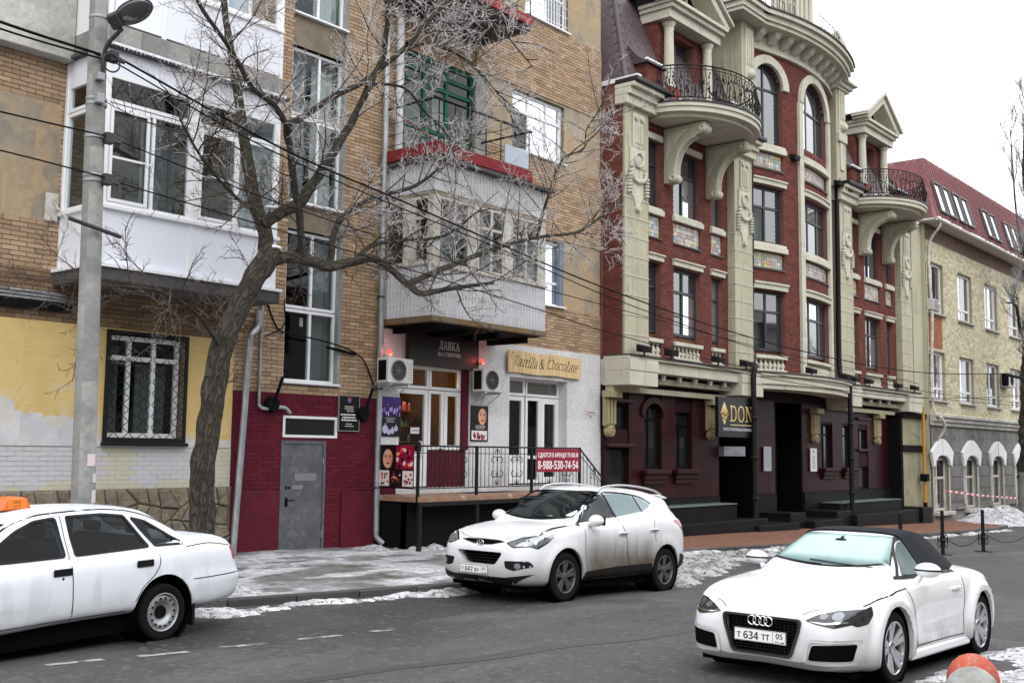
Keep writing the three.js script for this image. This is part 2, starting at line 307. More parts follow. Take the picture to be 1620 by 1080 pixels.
    c = mix3(c, wsh, 1 - sst(lim - 0.03, lim + 0.03, y));
    if (y < lim + 0.5) c = mix3(c, [0.58, 0.52, 0.36], 0.35 * sst(0.5, 0.7, n) );
    c = mix3(c, [0.3, 0.24, 0.13], 0.25 * sst(0.68, 0.85, fbm(u, v, 60, 3, 1)));
    return c;
  });
  const yelM = new THREE.MeshStandardMaterial({ map: yel, roughness: 0.9, bumpMap: bumpMid, bumpScale: 0.008 });
  new MB().prism(rect(4, 11.86, 2.19, 4.13), ZL - 0.02, ZL + 0.015, [rect(...W1)]).build('yellow_plaster', yelM, P);
  // left blind panel, concrete loggia, conduits
  new MB().box(7.4, 8.41, 5.7, 7.62, ZL - 0.02, ZL - 0.004).box(4, 7.36, 5.7, 7.62, ZL - 0.02, ZL - 0.006).each('plaster_panel', M.plaster, P);
  new MB().rbox(4, 8.44, 8.3, 9.5, ZL - 0.02, ZL + 0.26, 0.02).build('concrete_parapet', M.concreteLight, P);
  const cd = new MB(); for (let k = 0; k < 3; k++) cd.tube([V(4, 4.58 - k * 0.055, ZL + 0.06), V(7, 4.565 - k * 0.055, ZL + 0.06), V(8.6, 4.56 - k * 0.055, ZL + 0.06)], 0.024, 10, 6); cd.build('conduit', M.zinc, P);
  new MB().box(4, 8.7, 4.3, 4.4, ZL, ZL + 0.1).build('cable_tray', M.black, P);
  new MB().rbox(8.2, 8.41, 5.71, 6.16, ZL + 0.0, ZL + 0.05, 0.01).build('bracket_plate', M.oldWhite, P);
  new MB().bar(V(8.33, 6.0, ZL + 0.05), V(8.55, 5.0, ZL + 1.2), 0.014).build('stay_rod', M.oldWhite, P);
  new MB().rbox(8.52, 8.7, 9.05, 9.35, ZL + 0.2, ZL + 0.3, 0.01).build('meter_box', M.redSteel, P);
  // ground floor window with wavy grille
  windowAt(P, 9.45, 10.82, 2.34, 4.03, ZL - 0.12, { mat: M.whitePVC, fw: 0.075, mul: [0.3, 0.64], tr: [0.78], mulTop: 1 });
  room(P, ...W1, ZL - 0.36, 1.2, M.roomDark); curtain(P, 9.5, 9.9, 2.4, 3.9, ZL - 0.5, M.curtainGrey); curtain(P, 10.2, 10.8, 2.4, 3.6, ZL - 0.5, M.curtainGrey);
  const gr = new MB();
  for (let i = 0; i < 11; i++) { const pts = []; for (let k = 0; k <= 18; k++) pts.push(V(9.49 + i * 0.132 + ((k + (i % 2)) % 2 ? 0.05 : -0.05), 2.32 + k * 0.096, ZL + 0.03)); gr.tube(pts, 0.0075, 60, 4); }
  gr.build('grille', M.blackIron, P);
  new MB().prism(rect(9.36, 10.9, 2.26, 4.1), ZL + 0.016, ZL + 0.05, [rect(9.43, 10.84, 2.33, 4.05)]).build('grille_frame', M.blackIron, P);
  new MB().rbox(9.34, 10.92, 2.2, 2.26, ZL + 0.0, ZL + 0.12, 0.01).build('sill', M.blackIron, P);

  // ---- white glazed balcony
  const bx0 = 8.45, bx1 = 11.8, bz = -15.22;
  const bal = new MB().rbox(bx0 - 0.05, bx1 + 0.06, 4.7, 4.9, ZL, bz + 0.05, 0.015).build('balcony', M.steelDark, P);
  new MB().box(bx0 - 0.07, bx1 + 0.08, 4.9, 4.95, bz - 0.06, bz + 0.09).box(bx0 - 0.09, bx0 + 0.02, 4.9, 4.95, ZL, bz - 0.06).build('drip_rail', M.whitePVC, bal);
  const pn = [[bx0 + 0.06, 10.02], [10.12, bx1 - 0.06]];
  for (const [a, b] of pn) new MB().box(a, b, 4.95, 5.8, bz - 0.05, bz - 0.02).build('panel', M.whitePanel, bal);
  new MB().box(bx0 + 0.01, bx0 + 0.04, 4.95, 5.8, ZL, bz - 0.06).build('panel', M.whitePanel, bal);
  for (const x of [bx0, 10.02, bx1 - 0.1]) new MB().rbox(x, x + 0.1, 4.95, 8.32, bz - 0.1, bz, 0.012).build('post', M.whitePVC, bal);
  new MB().rbox(bx0, bx0 + 0.08, 4.95, 8.32, ZL, ZL + 0.08, 0.012).rbox(bx1 - 0.06, bx1, 4.95, 8.32, ZL, bz - 0.1, 0.012).build('post', M.whitePVC, bal);
  new MB().rbox(bx0 - 0.03, bx1 + 0.03, 5.8, 5.87, bz - 0.1, bz + 0.05, 0.012).rbox(bx0 - 0.05, bx0 + 0.08, 5.8, 5.87, ZL, bz - 0.1, 0.012).build('sill', M.whitePVC, bal);
  new MB().box(bx0 + 0.1, bx1 - 0.1, 7.93, 8.32, bz - 0.07, bz - 0.02).box(bx0 + 0.02, bx0 + 0.06, 7.93, 8.32, ZL + 0.08, bz - 0.1).build('fascia', M.whitePanel, bal);
  const rf = new MB().box(bx0 - 0.08, bx1 + 0.08, 8.32, 8.37, ZL, bz + 0.12).build('roof_sheet', M.steelDark, bal);
  reseed(8); const ic = new MB(); ic.box(bx0, bx1, 8.335, 8.378, bz + 0.121, bz + 0.14); for (let x = bx0; x < bx1; x += 0.07) ic.bar(V(x, 8.34, bz + 0.13), V(x, 8.33 - rr(0.005, 0.035), bz + 0.13), 0.012, 0.003, 5); ic.build('icicles', M.snow, bal, { kind: 'stuff' });
  new MB().box(bx0 + 0.1, bx1 - 0.1, 4.905, 4.95, ZL, bz - 0.06).build('floor', M.concrete, bal);
  for (const [a, b] of pn) {
    windowAt(P, a, b, 5.87, 7.46, bz - 0.02, { fw: 0.055, mul: [a < 9 ? 0.54 : 0.51], rails: a < 9 ? [[0.04, 0.52, 0.48]] : [[0.04, 0.5, 0.5]] });
    windowAt(P, a, b, 7.48, 7.93, bz - 0.02, { fw: 0.055 });
    // casement sashes
    const m = a + (b - a) * 0.5; new MB().prism(rect(a + 0.06, m - 0.02, 5.93, 7.41), bz - 0.03, bz - 0.005, [rect(a + 0.11, m - 0.07, 5.98, 7.36)]).build('sash', M.whitePVC, P);
  }
  curtain(P, 9.3, 9.9, 5.9, 7.4, bz - 0.35, M.curtainGrey); curtain(P, 11.0, 11.6, 5.9, 7.4, bz - 0.3, M.curtain);
  const sideX = x => new THREE.Matrix4().makeBasis(V(0, 0, 1), V(0, 1, 0), V(-1, 0, 0)).setPosition(x, 0, 0);
  XF = sideX(bx0 + 0.02);
  windowAt(P, ZL + 0.08, bz - 0.1, 5.87, 7.46, 0, { fw: 0.055, mul: [0.62] }); windowAt(P, ZL + 0.08, bz - 0.1, 7.48, 7.93, 0, { fw: 0.055 });
  XF = null;
  // the balcony above it
  const ub = new MB().rbox(bx0, bx1, 8.42, 8.72, ZL, bz + 0.02, 0.02).build('balcony', M.concrete, P);
  for (const [a, b] of [[bx0 + 0.1, 9.4], [9.44, 10.5], [10.54, bx1 - 0.06]]) new MB().box(a, b, 8.76, a > 10.5 ? 9.55 : 9.6, bz - 0.05, bz - 0.01).build('panel', M.whitePanel, ub);
  for (const x of [bx0, 9.38, 10.48, bx1 - 0.08]) new MB().rbox(x, x + 0.08, 8.72, 12.3, bz - 0.09, bz + 0.005, 0.01).build('post', M.whitePVC, ub);
  new MB().rbox(bx0, bx1, 9.55, 9.62, bz - 0.1, bz + 0.03, 0.01).box(bx0, bx0 + 0.05, 8.72, 12, ZL, bz - 0.1).build('sill', M.whitePVC, ub);
  windowAt(P, 10.56, bx1 - 0.08, 9.62, 12.2, bz - 0.02, { mul: [0.45] }); windowAt(P, bx0 + 0.08, 9.38, 9.62, 12.2, bz - 0.02, { mul: [0.5] }); windowAt(P, 9.46, 10.48, 9.62, 12.2, bz - 0.02, {});
  new MB().box(bx0 + 0.1, bx1 - 0.1, 9.62, 12, bz - 0.9, bz - 0.85).build('partition', M.whitePanel, ub);

  // ---- stair bay
  new MB().box(stairX0, stairX1 + 0.04, 6.4, 6.9, ZL - 0.34, ZL - 0.03).box(stairX0, stairX1 + 0.04, 10.04, 10.64, ZL - 0.34, ZL - 0.03).each('spandrel', M.plaster, P);
  new MB().box(stairX1 - 0.025, stairX1 + 0.06, 3.445, 13, ZL - 0.32, ZL + 0.008).build('reveal', M.concrete, P);
  windowAt(P, stairX0 + 0.02, stairX1 - 0.02, 3.46, 4.86, ZL - 0.1, { fw: 0.055, mul: [0.52], sill: 0.17 });
  windowAt(P, stairX0 + 0.02, stairX1 - 0.02, 4.88, 6.38, ZL - 0.1, { fw: 0.055, mul: [0.52] });
  windowAt(P, stairX0 + 0.02, stairX1 - 0.02, 6.94, 8.66, ZL - 0.1, { fw: 0.055, mul: [0.56], sill: 0.17 });
  windowAt(P, stairX0 + 0.02, stairX1 - 0.02, 8.68, 10.02, ZL - 0.1, { fw: 0.055, mul: [0.56] });
  windowAt(P, stairX0 + 0.02, stairX1 - 0.02, 10.7, 13, ZL - 0.1, { fw: 0.055, mul: [0.5], sill: 0.17 });
  room(P, stairX0, stairX1, 3.4, 13, ZL - 0.36, 1.6, M.roomDark);
  curtain(P, 13.75, 14.3, 3.5, 6.3, ZL - 0.3, M.curtainGrey, 5); curtain(P, 13.05, 13.6, 7, 9.9, ZL - 0.34, M.curtainGrey, 5); curtain(P, 13.75, 14.3, 7, 9.9, ZL - 0.38, M.curtain, 5); curtain(P, 13.7, 14.3, 10.8, 12.9, ZL - 0.3, M.curtain, 5);
  new MB().box(13.5, 13.58, 4.55, 4.72, ZL - 0.19, ZL - 0.18).build('sticker', M.curtain, P);
  // burgundy pads, steel door, transom light
  for (const [a, b] of [[11.9, 12.97], [14.5, 15.42]]) new MB().rbox(a, b, -0.2, a < 13 ? 1.41 : 1.36, ZL - 0.01, ZL + 0.07, 0.03, 2).build('plinth_pad', M.burgundy, P);
  const dr = new MB().rbox(13.06, 14.03, 0.14, 2.28, ZL - 0.06, ZL - 0.0, 0.01).build('door', M.doorGrey, P);
  new MB().prism(rect(13.0, 14.09, 0.1, 2.34), ZL - 0.1, ZL + 0.02, [rect(13.06, 14.03, 0.14, 2.28)]).build('door_frame', M.doorGrey, dr);
  new MB().box(13.13, 13.19, 1.1, 1.27, ZL, ZL + 0.012).bar(V(13.16, 1.22, ZL + 0.05), V(13.32, 1.22, ZL + 0.05), 0.012).bar(V(13.16, 1.22, ZL), V(13.16, 1.22, ZL + 0.055), 0.012).build('handle', M.black, dr);
  new MB().box(13.13, 13.17, 1.43, 1.48, ZL, ZL + 0.01).box(13.2, 13.24, 1.43, 1.48, ZL, ZL + 0.01).build('lock', M.black, dr);
  for (const y of [0.55, 1.95]) new MB().bar(V(14.035, y - 0.06, ZL + 0.012), V(14.035, y + 0.06, ZL + 0.012), 0.014).build('hinge', M.zinc, dr);
  new MB().box(13.35, 13.88, 1.58, 1.72, ZL, ZL + 0.003).box(13.3, 13.55, 1.42, 1.5, ZL, ZL + 0.003).build('paint_patch', std(0.19, 0.195, 0.205, 0.6), dr);
  windowAt(P, ...TW, ZL + 0.01, { fw: 0.05, glass: M.glassDark });
  room(P, ...TW, ZL - 0.36, 0.3, M.roomDark);
  new MB().box(12.9, 14.2, -0.1, 0.1, ZL - 0.1, ZL + 0.12).build('threshold', M.concrete, P);

  // ---- right part: plaster bands, windows
  const pl = (x0, x1, y0, y1, hs) => new MB().prism(rect(x0, x1, y0, y1), ZL - 0.03, ZL + 0.004, hs.map(h => rect(...h))).build('plaster_band', M.plaster, P);
  pl(18.3, 23.335, 5.74, 7.5, [WB]); pl(18.3, 23.335, 9.36, 11.03, [WA]); pl(18.3, 23.335, 12.9, 14.8, [WT]);
  const lt = M.whitePVC;
  windowAt(P, WB[0] + 0.02, WB[1] - 0.02, WB[2] + 0.02, WB[3] - 0.02, ZL - 0.1, { mul: [0.35], tr: [0.36], glass: M.glassSky, sill: 0.2 });
  new MB().box(21.6, 21.74, 5.7, 7.44, ZL - 0.1, ZL - 0.01).build('reveal', std(0.16, 0.2, 0.27, 0.7), P);
  windowAt(P, WA[0] + 0.02, WA[1] - 0.02, WA[2] + 0.02, WA[3] - 0.02, ZL - 0.1, { mul: [0.34, 0.7], tr: [0.68], glass: M.glassSky, glassAt: (i, j) => (i === 0 && j === 0) ? M.glassDark : null, sill: 0.2 });
  windowAt(P, WT[0] + 0.02, WT[1] - 0.02, WT[2] + 0.02, WT[3] - 0.02, ZL - 0.1, { mul: [0.55], tr: [0.5], glassAt: (i, j) => i ? M.glassMirror : M.glassSky, sill: 0.2 });
  room(P, ...WB, ZL - 0.36, 0.4, M.roomDark); room(P, ...WA, ZL - 0.36, 0.4, M.roomDark); room(P, ...WT, ZL - 0.36, 0.4, M.roomDark);
  const wg = new MB(); for (let i = 0; i < 7; i++) wg.bar(V(21.0 + i * 0.12, 12.98, ZL + 0.03), V(21.0 + i * 0.12, 14.5, ZL + 0.03), 0.009); for (let i = 0; i < 6; i++) wg.bar(V(20.95, 13.1 + i * 0.25, ZL + 0.03), V(21.8, 13.1 + i * 0.25, ZL + 0.03), 0.009); wg.build('window_bars', M.whitePVC, P);
  // green loggia window
  const glz = windowAt(P, GL[0], GL[1], GL[2], GL[3], ZL - 0.06, { mat: M.green, fw: 0.09, mul: [0.3, 0.62], tr: [0.32, 0.74, 0.86] });
  room(P, ...GL, ZL - 0.36, 0.9, M.room); curtain(P, 16.1, 17.0, 8.9, 10.7, ZL - 0.45, M.curtainGrey); curtain(P, 17.3, 17.7, 8.6, 10.2, ZL - 0.4, M.curtain);
  new MB().box(18.28, 18.62, 8.4, 11, ZL - 0.02, ZL + 0.05).build('pilaster', M.concrete, P);
  // red balcony slabs with railings
  for (const [y0, y1] of [[8.15, 8.4], [11.73, 11.95]]) {
    const b = new MB().rbox(15.46, 18.52, y0 - 0.1, y1 - 0.02, ZL, -14.98, 0.02).build('balcony', M.steelDark, P);
    new MB().rbox(15.44, 18.54, y0, y1, -14.98, -14.9, 0.015).rbox(15.42, 15.5, y0, y1, ZL, -14.98, 0.015).rbox(18.48, 18.56, y0, y1, ZL, -14.98, 0.015).build('edge_beam', M.redSteel, b);
    const r = new MB();
    for (let i = 0; i <= 6; i++) { const x = 15.55 + i * 0.485; r.bar(V(x, y1, -14.95), V(x, y1 + 0.9, -14.95), 0.014); }
    for (const h of [0.12, 0.35, 0.6]) r.bar(V(15.5, y1 + h, -14.95), V(18.5, y1 + h, -14.95), 0.008).bar(V(18.5, y1 + h, -14.95), V(18.5, y1 + h, ZL), 0.008).bar(V(15.5, y1 + h, -14.95), V(15.5, y1 + h, ZL), 0.008);
    r.build('railing', M.blackIron, b);
    new MB().bar(V(15.4, y1 + 0.9, -14.95), V(18.55, y1 + 0.9, -14.95), 0.03).bar(V(18.5, y1 + 0.9, -14.95), V(18.5, y1 + 0.9, ZL), 0.025).bar(V(15.45, y1 + 0.9, -14.95), V(15.45, y1 + 0.9, ZL), 0.025).build('handrail', M.blackIron, b);
    if (y0 < 9) { new MB().box(17.6, 18.42, y1 + 0.02, y1 + 0.42, -14.94, -14.92).build('cloth', std(0.45, 0.5, 0.58, 0.9), b); new MB().bar(V(15.5, y1, -14.95), V(15.5, y1 + 0.95, ZL + 0.1), 0.016).build('brace', M.redSteel, b); }
  }
  // ---- grey corrugated balcony
  const gx0 = 15.5, gx1 = 19.16, gz = -15.0;
  const gb = new MB().rbox(gx0 - 0.02, gx1 + 0.02, 4.75, 4.87, ZL, gz + 0.03, 0.02).build('balcony', mottled([0.16, 0.14, 0.1], [0.2, 0.125, 0.06], 1.5, 5, 0.9, {}, [0.08, 0.08, 0.065]), P);
  for (let i = 0; i < 4; i++) new MB().box(gx0 + 0.3 + i * 1.0, gx0 + 0.42 + i * 1.0, 4.6, 4.75, ZL, gz - 0.3).build('joist', M.black, gb); new MB().box(gx0 + 0.1, gx1 - 0.1, 4.73, 4.75, ZL, gz - 0.1).build('soffit', M.black, gb);
  const corr = (a, b, y0, y1, z, mat, xf) => { // sine-profile sheet, 4 mm thick
    const n = Math.round((b - a) / 0.0125), f = x => 0.02 * Math.sin(x * Math.PI * 2 / 0.1), top = [], bot = [];
    for (let i = 0; i <= n; i++) { const x = a + (b - a) * i / n; top.push([x, f(x) + 0.004]); bot.unshift([x, f(x)]); }
    const s = new THREE.Shape([...top, ...bot].map(p => new THREE.Vector2(p[0], p[1]))); const g = new THREE.ExtrudeGeometry(s, { depth: y1 - y0, bevelEnabled: false });
    g.applyMatrix4(new THREE.Matrix4().makeBasis(V(1, 0, 0), V(0, 0, 1), V(0, -1, 0)).setPosition(0, y1, z));
    XF = xf || null; const m = new MB().add(g).build('corrugated_sheet', mat, gb); XF = null; return m;
  };
  corr(gx0, gx1, 4.87, 5.86, gz, M.paleGrey); corr(gx0, gx1, 7.42, 8.03, gz, M.paleGrey);
  corr(ZL, gz, 4.87, 5.95, 0, M.paleGrey, sideX(gx0)); corr(ZL, gz, 7.42, 8.05, 0, M.paleGrey, sideX(gx0));
  new MB().box(gx0 - 0.12, gx1 + 0.12, 8.03, 8.1, ZL, gz + 0.18).build('roof_sheet', M.steelDark, gb);
  new MB().rbox(gx0, gx1, 7.34, 7.44, gz - 0.1, gz - 0.014, 0.01).rbox(gx0 + 0.014, gx0 + 0.1, 7.34, 7.44, ZL, gz - 0.1, 0.01).build('head_board', std(0.3, 0.24, 0.17, 0.85), gb);
  new MB().rbox(gx0 - 0.01, gx1 + 0.03, 5.85, 5.91, gz - 0.12, gz + 0.05, 0.01).rbox(gx0 - 0.05, gx0 + 0.1, 5.9, 5.95, ZL, gz - 0.12, 0.01).build('sill', M.oldWhite, gb);
  for (const [a, b] of [[15.5, 15.66], [16.62, 16.86], [17.74, 17.97], [18.97, 19.16]]) new MB().rbox(a, b, 5.91, 7.34, gz - 0.12, gz - 0.0, 0.01).build('post', M.oldWhite, gb);
  new MB().rbox(gx0 + 0.01, gx0 + 0.1, 5.95, 7.34, ZL + 0.62, ZL + 0.85, 0.01).build('post', M.oldWhite, gb);
  for (const [a, b] of [[15.66, 16.62], [16.86, 17.74], [17.97, 18.97]]) windowAt(P, a, b, 5.92, 7.33, gz - 0.02, { mat: M.oldWhite, fw: 0.06, mul: [0.52], tr: [0.68] });
  XF = sideX(gx0 + 0.02); windowAt(P, ZL + 0.02, ZL + 0.62, 5.95, 7.33, 0, { mat: M.oldWhite, fw: 0.06, tr: [0.68] }); windowAt(P, ZL + 0.85, gz - 0.13, 5.95, 7.33, 0, { mat: M.oldWhite, fw: 0.06, tr: [0.68] }); XF = null;
  curtain(P, 15.7, 16.5, 5.95, 7.3, gz - 0.4, M.curtainGrey); curtain(P, 18.1, 19.0, 5.95, 7.0, gz - 0.5, M.curtainGrey); curtain(P, 16.9, 17.7, 5.95, 7.3, gz - 0.45, M.curtainGrey);
  new MB().box(gx1 - 0.05, gx1, 4.87, 8.03, ZL, gz - 0.13).build('end_wall', M.paleGrey, gb);

  // ---- shop front wall
  new MB().prism([[15.5, 1.0], [23.4, 0.9], [23.4, 4.7], [15.5, 4.7]], ZL - 0.02, ZL + 0.03, [rect(...S1), rect(...S2)]).build('shop_wall', M.whiteWall, P);
  new MB().box(23.34, 23.4, -0.6, 4.7, ZL - 0.3, ZL + 0.03).build('wall_corner', M.whiteWall, P);
  room(P, S1[0], S1[1], 1.39, 4, ZL - 0.36, 2.2, std(0.1, 0.04, 0.012, 0.9)); room(P, S2[0], S2[1], 1.39, 3.95, ZL - 0.36, 1.5, M.roomDark);
  // first shop: glazed door with panel, sidelight with burgundy apron
  const zs = ZL - 0.03;
  windowAt(P, 16.0, 16.98, 3.5, 3.98, zs, { fw: 0.06 }); windowAt(P, 17.0, 18.0, 3.5, 3.98, zs, { fw: 0.06 });
  const d1 = windowAt(P, 16.0, 16.96, 1.42, 3.48, zs, { fw: 0.1, tr: [0.33], name: 'door' });
  new MB().box(16.1, 16.86, 1.5, 2.05, zs - 0.06, zs - 0.02).build('door_panel', M.whitePVC, d1);
  new MB().tube([V(16.72, 2.05, zs), V(16.72, 2.07, zs + 0.06), V(16.72, 2.35, zs + 0.06), V(16.72, 2.37, zs)], 0.014, 16, 6).build('handle', M.whitePVC, d1);
  windowAt(P, 16.98, 17.46, 2.2, 3.48, zs, { fw: 0.07 }); windowAt(P, 17.48, 18.0, 2.2, 3.48, zs, { fw: 0.1 });
  new MB().box(16.97, 18.19, 1.27, 2.18, zs - 0.1, zs + 0.02).box(18.0, 18.2, 2.2, 4.0, zs - 0.1, zs + 0.07).box(15.5, 15.98, 1.2, 2.15, ZL + 0.03, ZL + 0.04).each('apron', M.burgundy, P);
  // second shop, recessed
  const z2 = ZL - 0.24;
  new MB().box(19.64, 21.9, 1.39, 3.93, z2 - 0.12, z2 - 0.1).build('backing', M.black, P);
  new MB().box(21.9, 21.925, 1.39, 3.95, z2 - 0.1, ZL + 0.028).box(19.615, 19.64, 1.39, 3.95, z2 - 0.1, ZL + 0.028).box(19.64, 21.9, 3.932, 3.955, z2 - 0.1, ZL + 0.028).each('reveal', M.whiteWall, P);
  const d2 = windowAt(P, 19.64, 20.52, 1.42, 3.5, z2, { fw: 0.1, tr: [0.3], name: 'door' });
  new MB().box(19.74, 20.42, 1.5, 2.0, z2 - 0.06, z2 - 0.02).build('door_panel', M.whitePVC, d2);
  new MB().tube([V(20.36, 2.0, z2), V(20.3, 2.02, z2 + 0.06), V(20.3, 2.28, z2 + 0.06), V(20.36, 2.3, z2)], 0.015, 16, 6).build('handle', M.whitePVC, d2);
  windowAt(P, 19.64, 20.54, 3.52, 3.93, z2, { fw: 0.06, glass: M.glassMirror }); windowAt(P, 20.58, 21.9, 3.52, 3.93, z2, { fw: 0.06, glass: M.glassMirror });
  windowAt(P, 20.58, 21.16, 1.42, 3.5, z2, { fw: 0.08, tr: [0.3] }); windowAt(P, 21.18, 21.9, 1.42, 3.5, z2, { fw: 0.14, tr: [0.3] });
  { const b = new MB().bar(V(17.0, 3.8, ZL - 1.0), V(17.0, 3.76, ZL - 1.0), 0.14, 0.14, 16).build('ceiling_lamp', new THREE.MeshStandardMaterial({ color: lin(0.8, 0.6, 0.4), emissive: lin(1, 0.62, 0.3), emissiveIntensity: 1.5, roughness: 0.5 }), P); const l = new THREE.PointLight(new THREE.Color(1, 0.6, 0.28), 2.2); l.position.set(17.0, 3.68, ZL - 1.0); l.castShadow = true; scene.add(l); }
  // goods glimpsed through the first shop door
  reseed(77); const shelf = new MB(); for (const y of [1.6, 2.0, 2.35, 2.7, 3.05]) shelf.box(16.02, 17.9, y, y + 0.025, ZL - 1.5, ZL - 1.2); shelf.build('shop_shelf', std(0.25, 0.12, 0.05, 0.7), P);
  const cols = [[0.7, 0.65, 0.4], [0.5, 0.2, 0.1], [0.6, 0.6, 0.55], [0.15, 0.3, 0.2], [0.4, 0.1, 0.1]].map(c => std(...c, 0.3));
  for (let i = 0; i < 60; i++) { const y = [1.625, 2.025, 2.375, 2.725, 3.075][i % 5], x = 16.1 + rnd() * 1.75, h = rr(0.1, 0.24); new MB().bar(V(x, y, ZL - 1.3), V(x, y + h * 0.7, ZL - 1.3), 0.035, 0.035, 8).bar(V(x, y + h * 0.7, ZL - 1.3), V(x, y + h, ZL - 1.3), 0.03, 0.012, 8).build('shop_bottle', cols[i % 5], P); }

  // ---- drainpipes and cables on the wall
  const zp = ZL + 0.13;
  const dp = new MB().tube([V(15.36, 16.8, zp), V(15.36, 9, zp), V(15.37, 4, zp), V(15.36, 1.2, zp), V(15.37, 0.52, zp)], 0.062, 40, 12).tube([V(15.37, 0.54, zp), V(15.375, 0.45, zp), V(15.42, 0.36, zp + 0.06), V(15.47, 0.31, zp + 0.12)], 0.06, 14, 12).build('drainpipe', M.zinc, P);
  const cl = new MB(); for (const y of [1.4, 3.4, 5.3, 7.4, 9.6, 11.8]) cl.lathe([[0.064, 0], [0.072, 0], [0.072, 0.04], [0.064, 0.04]], 15.365, y, zp, 12).box(15.35, 15.38, y, y + 0.03, ZL, zp); cl.build('pipe_clamp', M.steelDark, dp);
  new MB().tube([V(15.75, 16.8, zp), V(15.75, 12, zp), V(15.75, 8.45, zp)], 0.085, 12, 12).build('drainpipe', M.paleGrey, P);
  const d3 = new MB().tube([V(12.3, 4.72, ZL + 0.1), V(12.3, 4.4, ZL + 0.1), V(12.12, 4.22, ZL + 0.14), V(12.1, 4.0, ZL + 0.14), V(12.02, 2.4, ZL + 0.14), V(11.94, 1.0, ZL + 0.14), V(11.9, 0.24, ZL + 0.14)], 0.06, 50, 12).build('drainpipe', M.zinc, P);
  new MB().tube([V(11.9, 0.3, ZL + 0.14), V(11.92, 0.18, ZL + 0.2), V(12.0, 0.12, ZL + 0.3)], 0.06, 8, 12).build('pipe_shoe', M.zinc, d3);
  const gp = new MB(); gp.tube([V(12.42, 5.1, ZL + 0.05), V(12.42, 3.3, ZL + 0.05), V(12.42, 3.0, ZL + 0.05)], 0.03, 12, 8).tube([V(12.4, 3.0, ZL + 0.05), V(12.5, 2.92, ZL + 0.06), V(13.0, 2.95, ZL + 0.08), V(13.12, 2.85, ZL + 0.1)], 0.035, 14, 8); gp.build('gas_pipe', M.zinc, P);
  const cb = new MB(); cb.tube([V(12.4, 5.2, ZL + 0.03), V(12.85, 4.4, ZL + 0.03), V(13.05, 4.37, ZL + 0.05), V(14.9, 4.05, ZL + 0.05), V(15.3, 3.5, ZL + 0.03)], 0.016, 30, 5).tube([V(12.95, 5.0, ZL + 0.03), V(12.95, 4.5, ZL + 0.03), V(12.5, 4.25, ZL + 0.04)], 0.012, 14, 5).bar(V(14.0, 4.17, ZL + 0.06), V(14.75, 4.09, ZL + 0.06), 0.03); cb.build('cable', M.black, P);
  for (const [x, y] of [[12.72, 3.0], [15.0, 2.9]]) new MB().bar(V(x, y, ZL + 0.02), V(x, y, ZL + 0.12), 0.16, 0.13, 14).bar(V(x, y, ZL + 0.1), V(x + 0.12, y + 0.52, ZL + 0.2), 0.032, 0.032, 8).build('bracket', M.black, P);
}
// ================================================================ ground: road, pavements, kerbs, snow
const lerpPts = (P, x) => { for (let i = 0; i < P.length - 1; i++) if (x <= P[i + 1][0]) { const t = (x - P[i][0]) / (P[i + 1][0] - P[i][0]); return mix(P[i][1], P[i + 1][1], t); } return P[P.length - 1][1]; };
const GYe = GY;
const asphalt = ctex(2048, 14, (u, v) => {
  const n = fbm(u, v, 4, 5), f = fbm(u, v, 256, 2, 1), st = fbm(u, v * 3, 6, 4, 1), cr = Math.abs(2 * fbm(u, v, 9, 4, 1) - 1), gr = fbm(u * 1.3, v * 1.7, 200, 1);
  let c = mix3([0.034, 0.034, 0.036], [0.07, 0.067, 0.066], sst(0.3, 0.7, n));
  c = mix3(c, [0.098, 0.094, 0.09], 0.6 * sst(0.52, 0.72, st));
  c = mix3(c, [0.018, 0.018, 0.019], 0.3 * sst(0.022, 0.008, cr) * sst(0.45, 0.6, n));
  if (gr > 0.78) c = mix3(c, [0.15, 0.145, 0.14], 0.35);
  const k = 0.85 + 0.3 * f; return [c[0] * k * 0.93, c[1] * k * 0.92, c[2] * k * 0.95];
});
const asphaltRough = gtex(512, 14, (u, v) => 0.5 + 0.42 * sst(0.3, 0.65, fbm(u, v, 4, 5)));
const asphaltBump = gtex(512, 1.2, (u, v) => 0.7 * fbm(u, v, 64, 1) + 0.3 * fbm(u, v, 24, 2, 1));
const roadM = new THREE.MeshPhysicalMaterial({ map: asphalt, roughness: 1, specularIntensity: 0.6, roughnessMap: asphaltRough, bumpMap: asphaltBump, bumpScale: 0.006 });
function sheet(xs, zs, yf, name, mat, ud, parent) { // grid in x and z; zs may be a function of x giving a row
  const pos = [], uv = [], idx = [], rowf = typeof zs === 'function' ? zs : () => zs; let m = 0;
  xs.forEach(x => { const r = rowf(x); m = r.length; r.forEach((z, j) => { pos.push(x, yf(x, z, j / (r.length - 1)), z); uv.push(x, z); }); });
  for (let i = 0; i < xs.length - 1; i++) for (let j = 0; j < m - 1; j++) { const a = i * m + j, b = a + m; idx.push(a, a + 1, b, b, a + 1, b + 1); }
  const g = new THREE.BufferGeometry(); g.setAttribute('position', new THREE.Float32BufferAttribute(pos, 3)); g.setAttribute('uv', new THREE.Float32BufferAttribute(uv, 2)); g.setIndex(idx); g.computeVertexNormals();
  if (g.attributes.normal.getY(0) < 0) { g.setIndex(idx.reverse()); g.computeVertexNormals(); }
  return meshOf(name, g, mat, parent, ud);
}
const lin_ = (a, b, n) => Array.from({ length: n + 1 }, (_, i) => a + (b - a) * i / n);
const road = sheet([-600, -200, -20, 0, 4, 7.4, 9, 10.3, 11.5, 12.7, 14, 15.3, 18, 20, 22.6, 25, 27.6, 32, 36, 40, 46, 60, 80, 120, 300, 700], [-500, -150, -40, -20, -10, -5, 0, 10, 40, 150, 500], (x) => GYe(x), 'road', roadM, { kind: 'structure' });
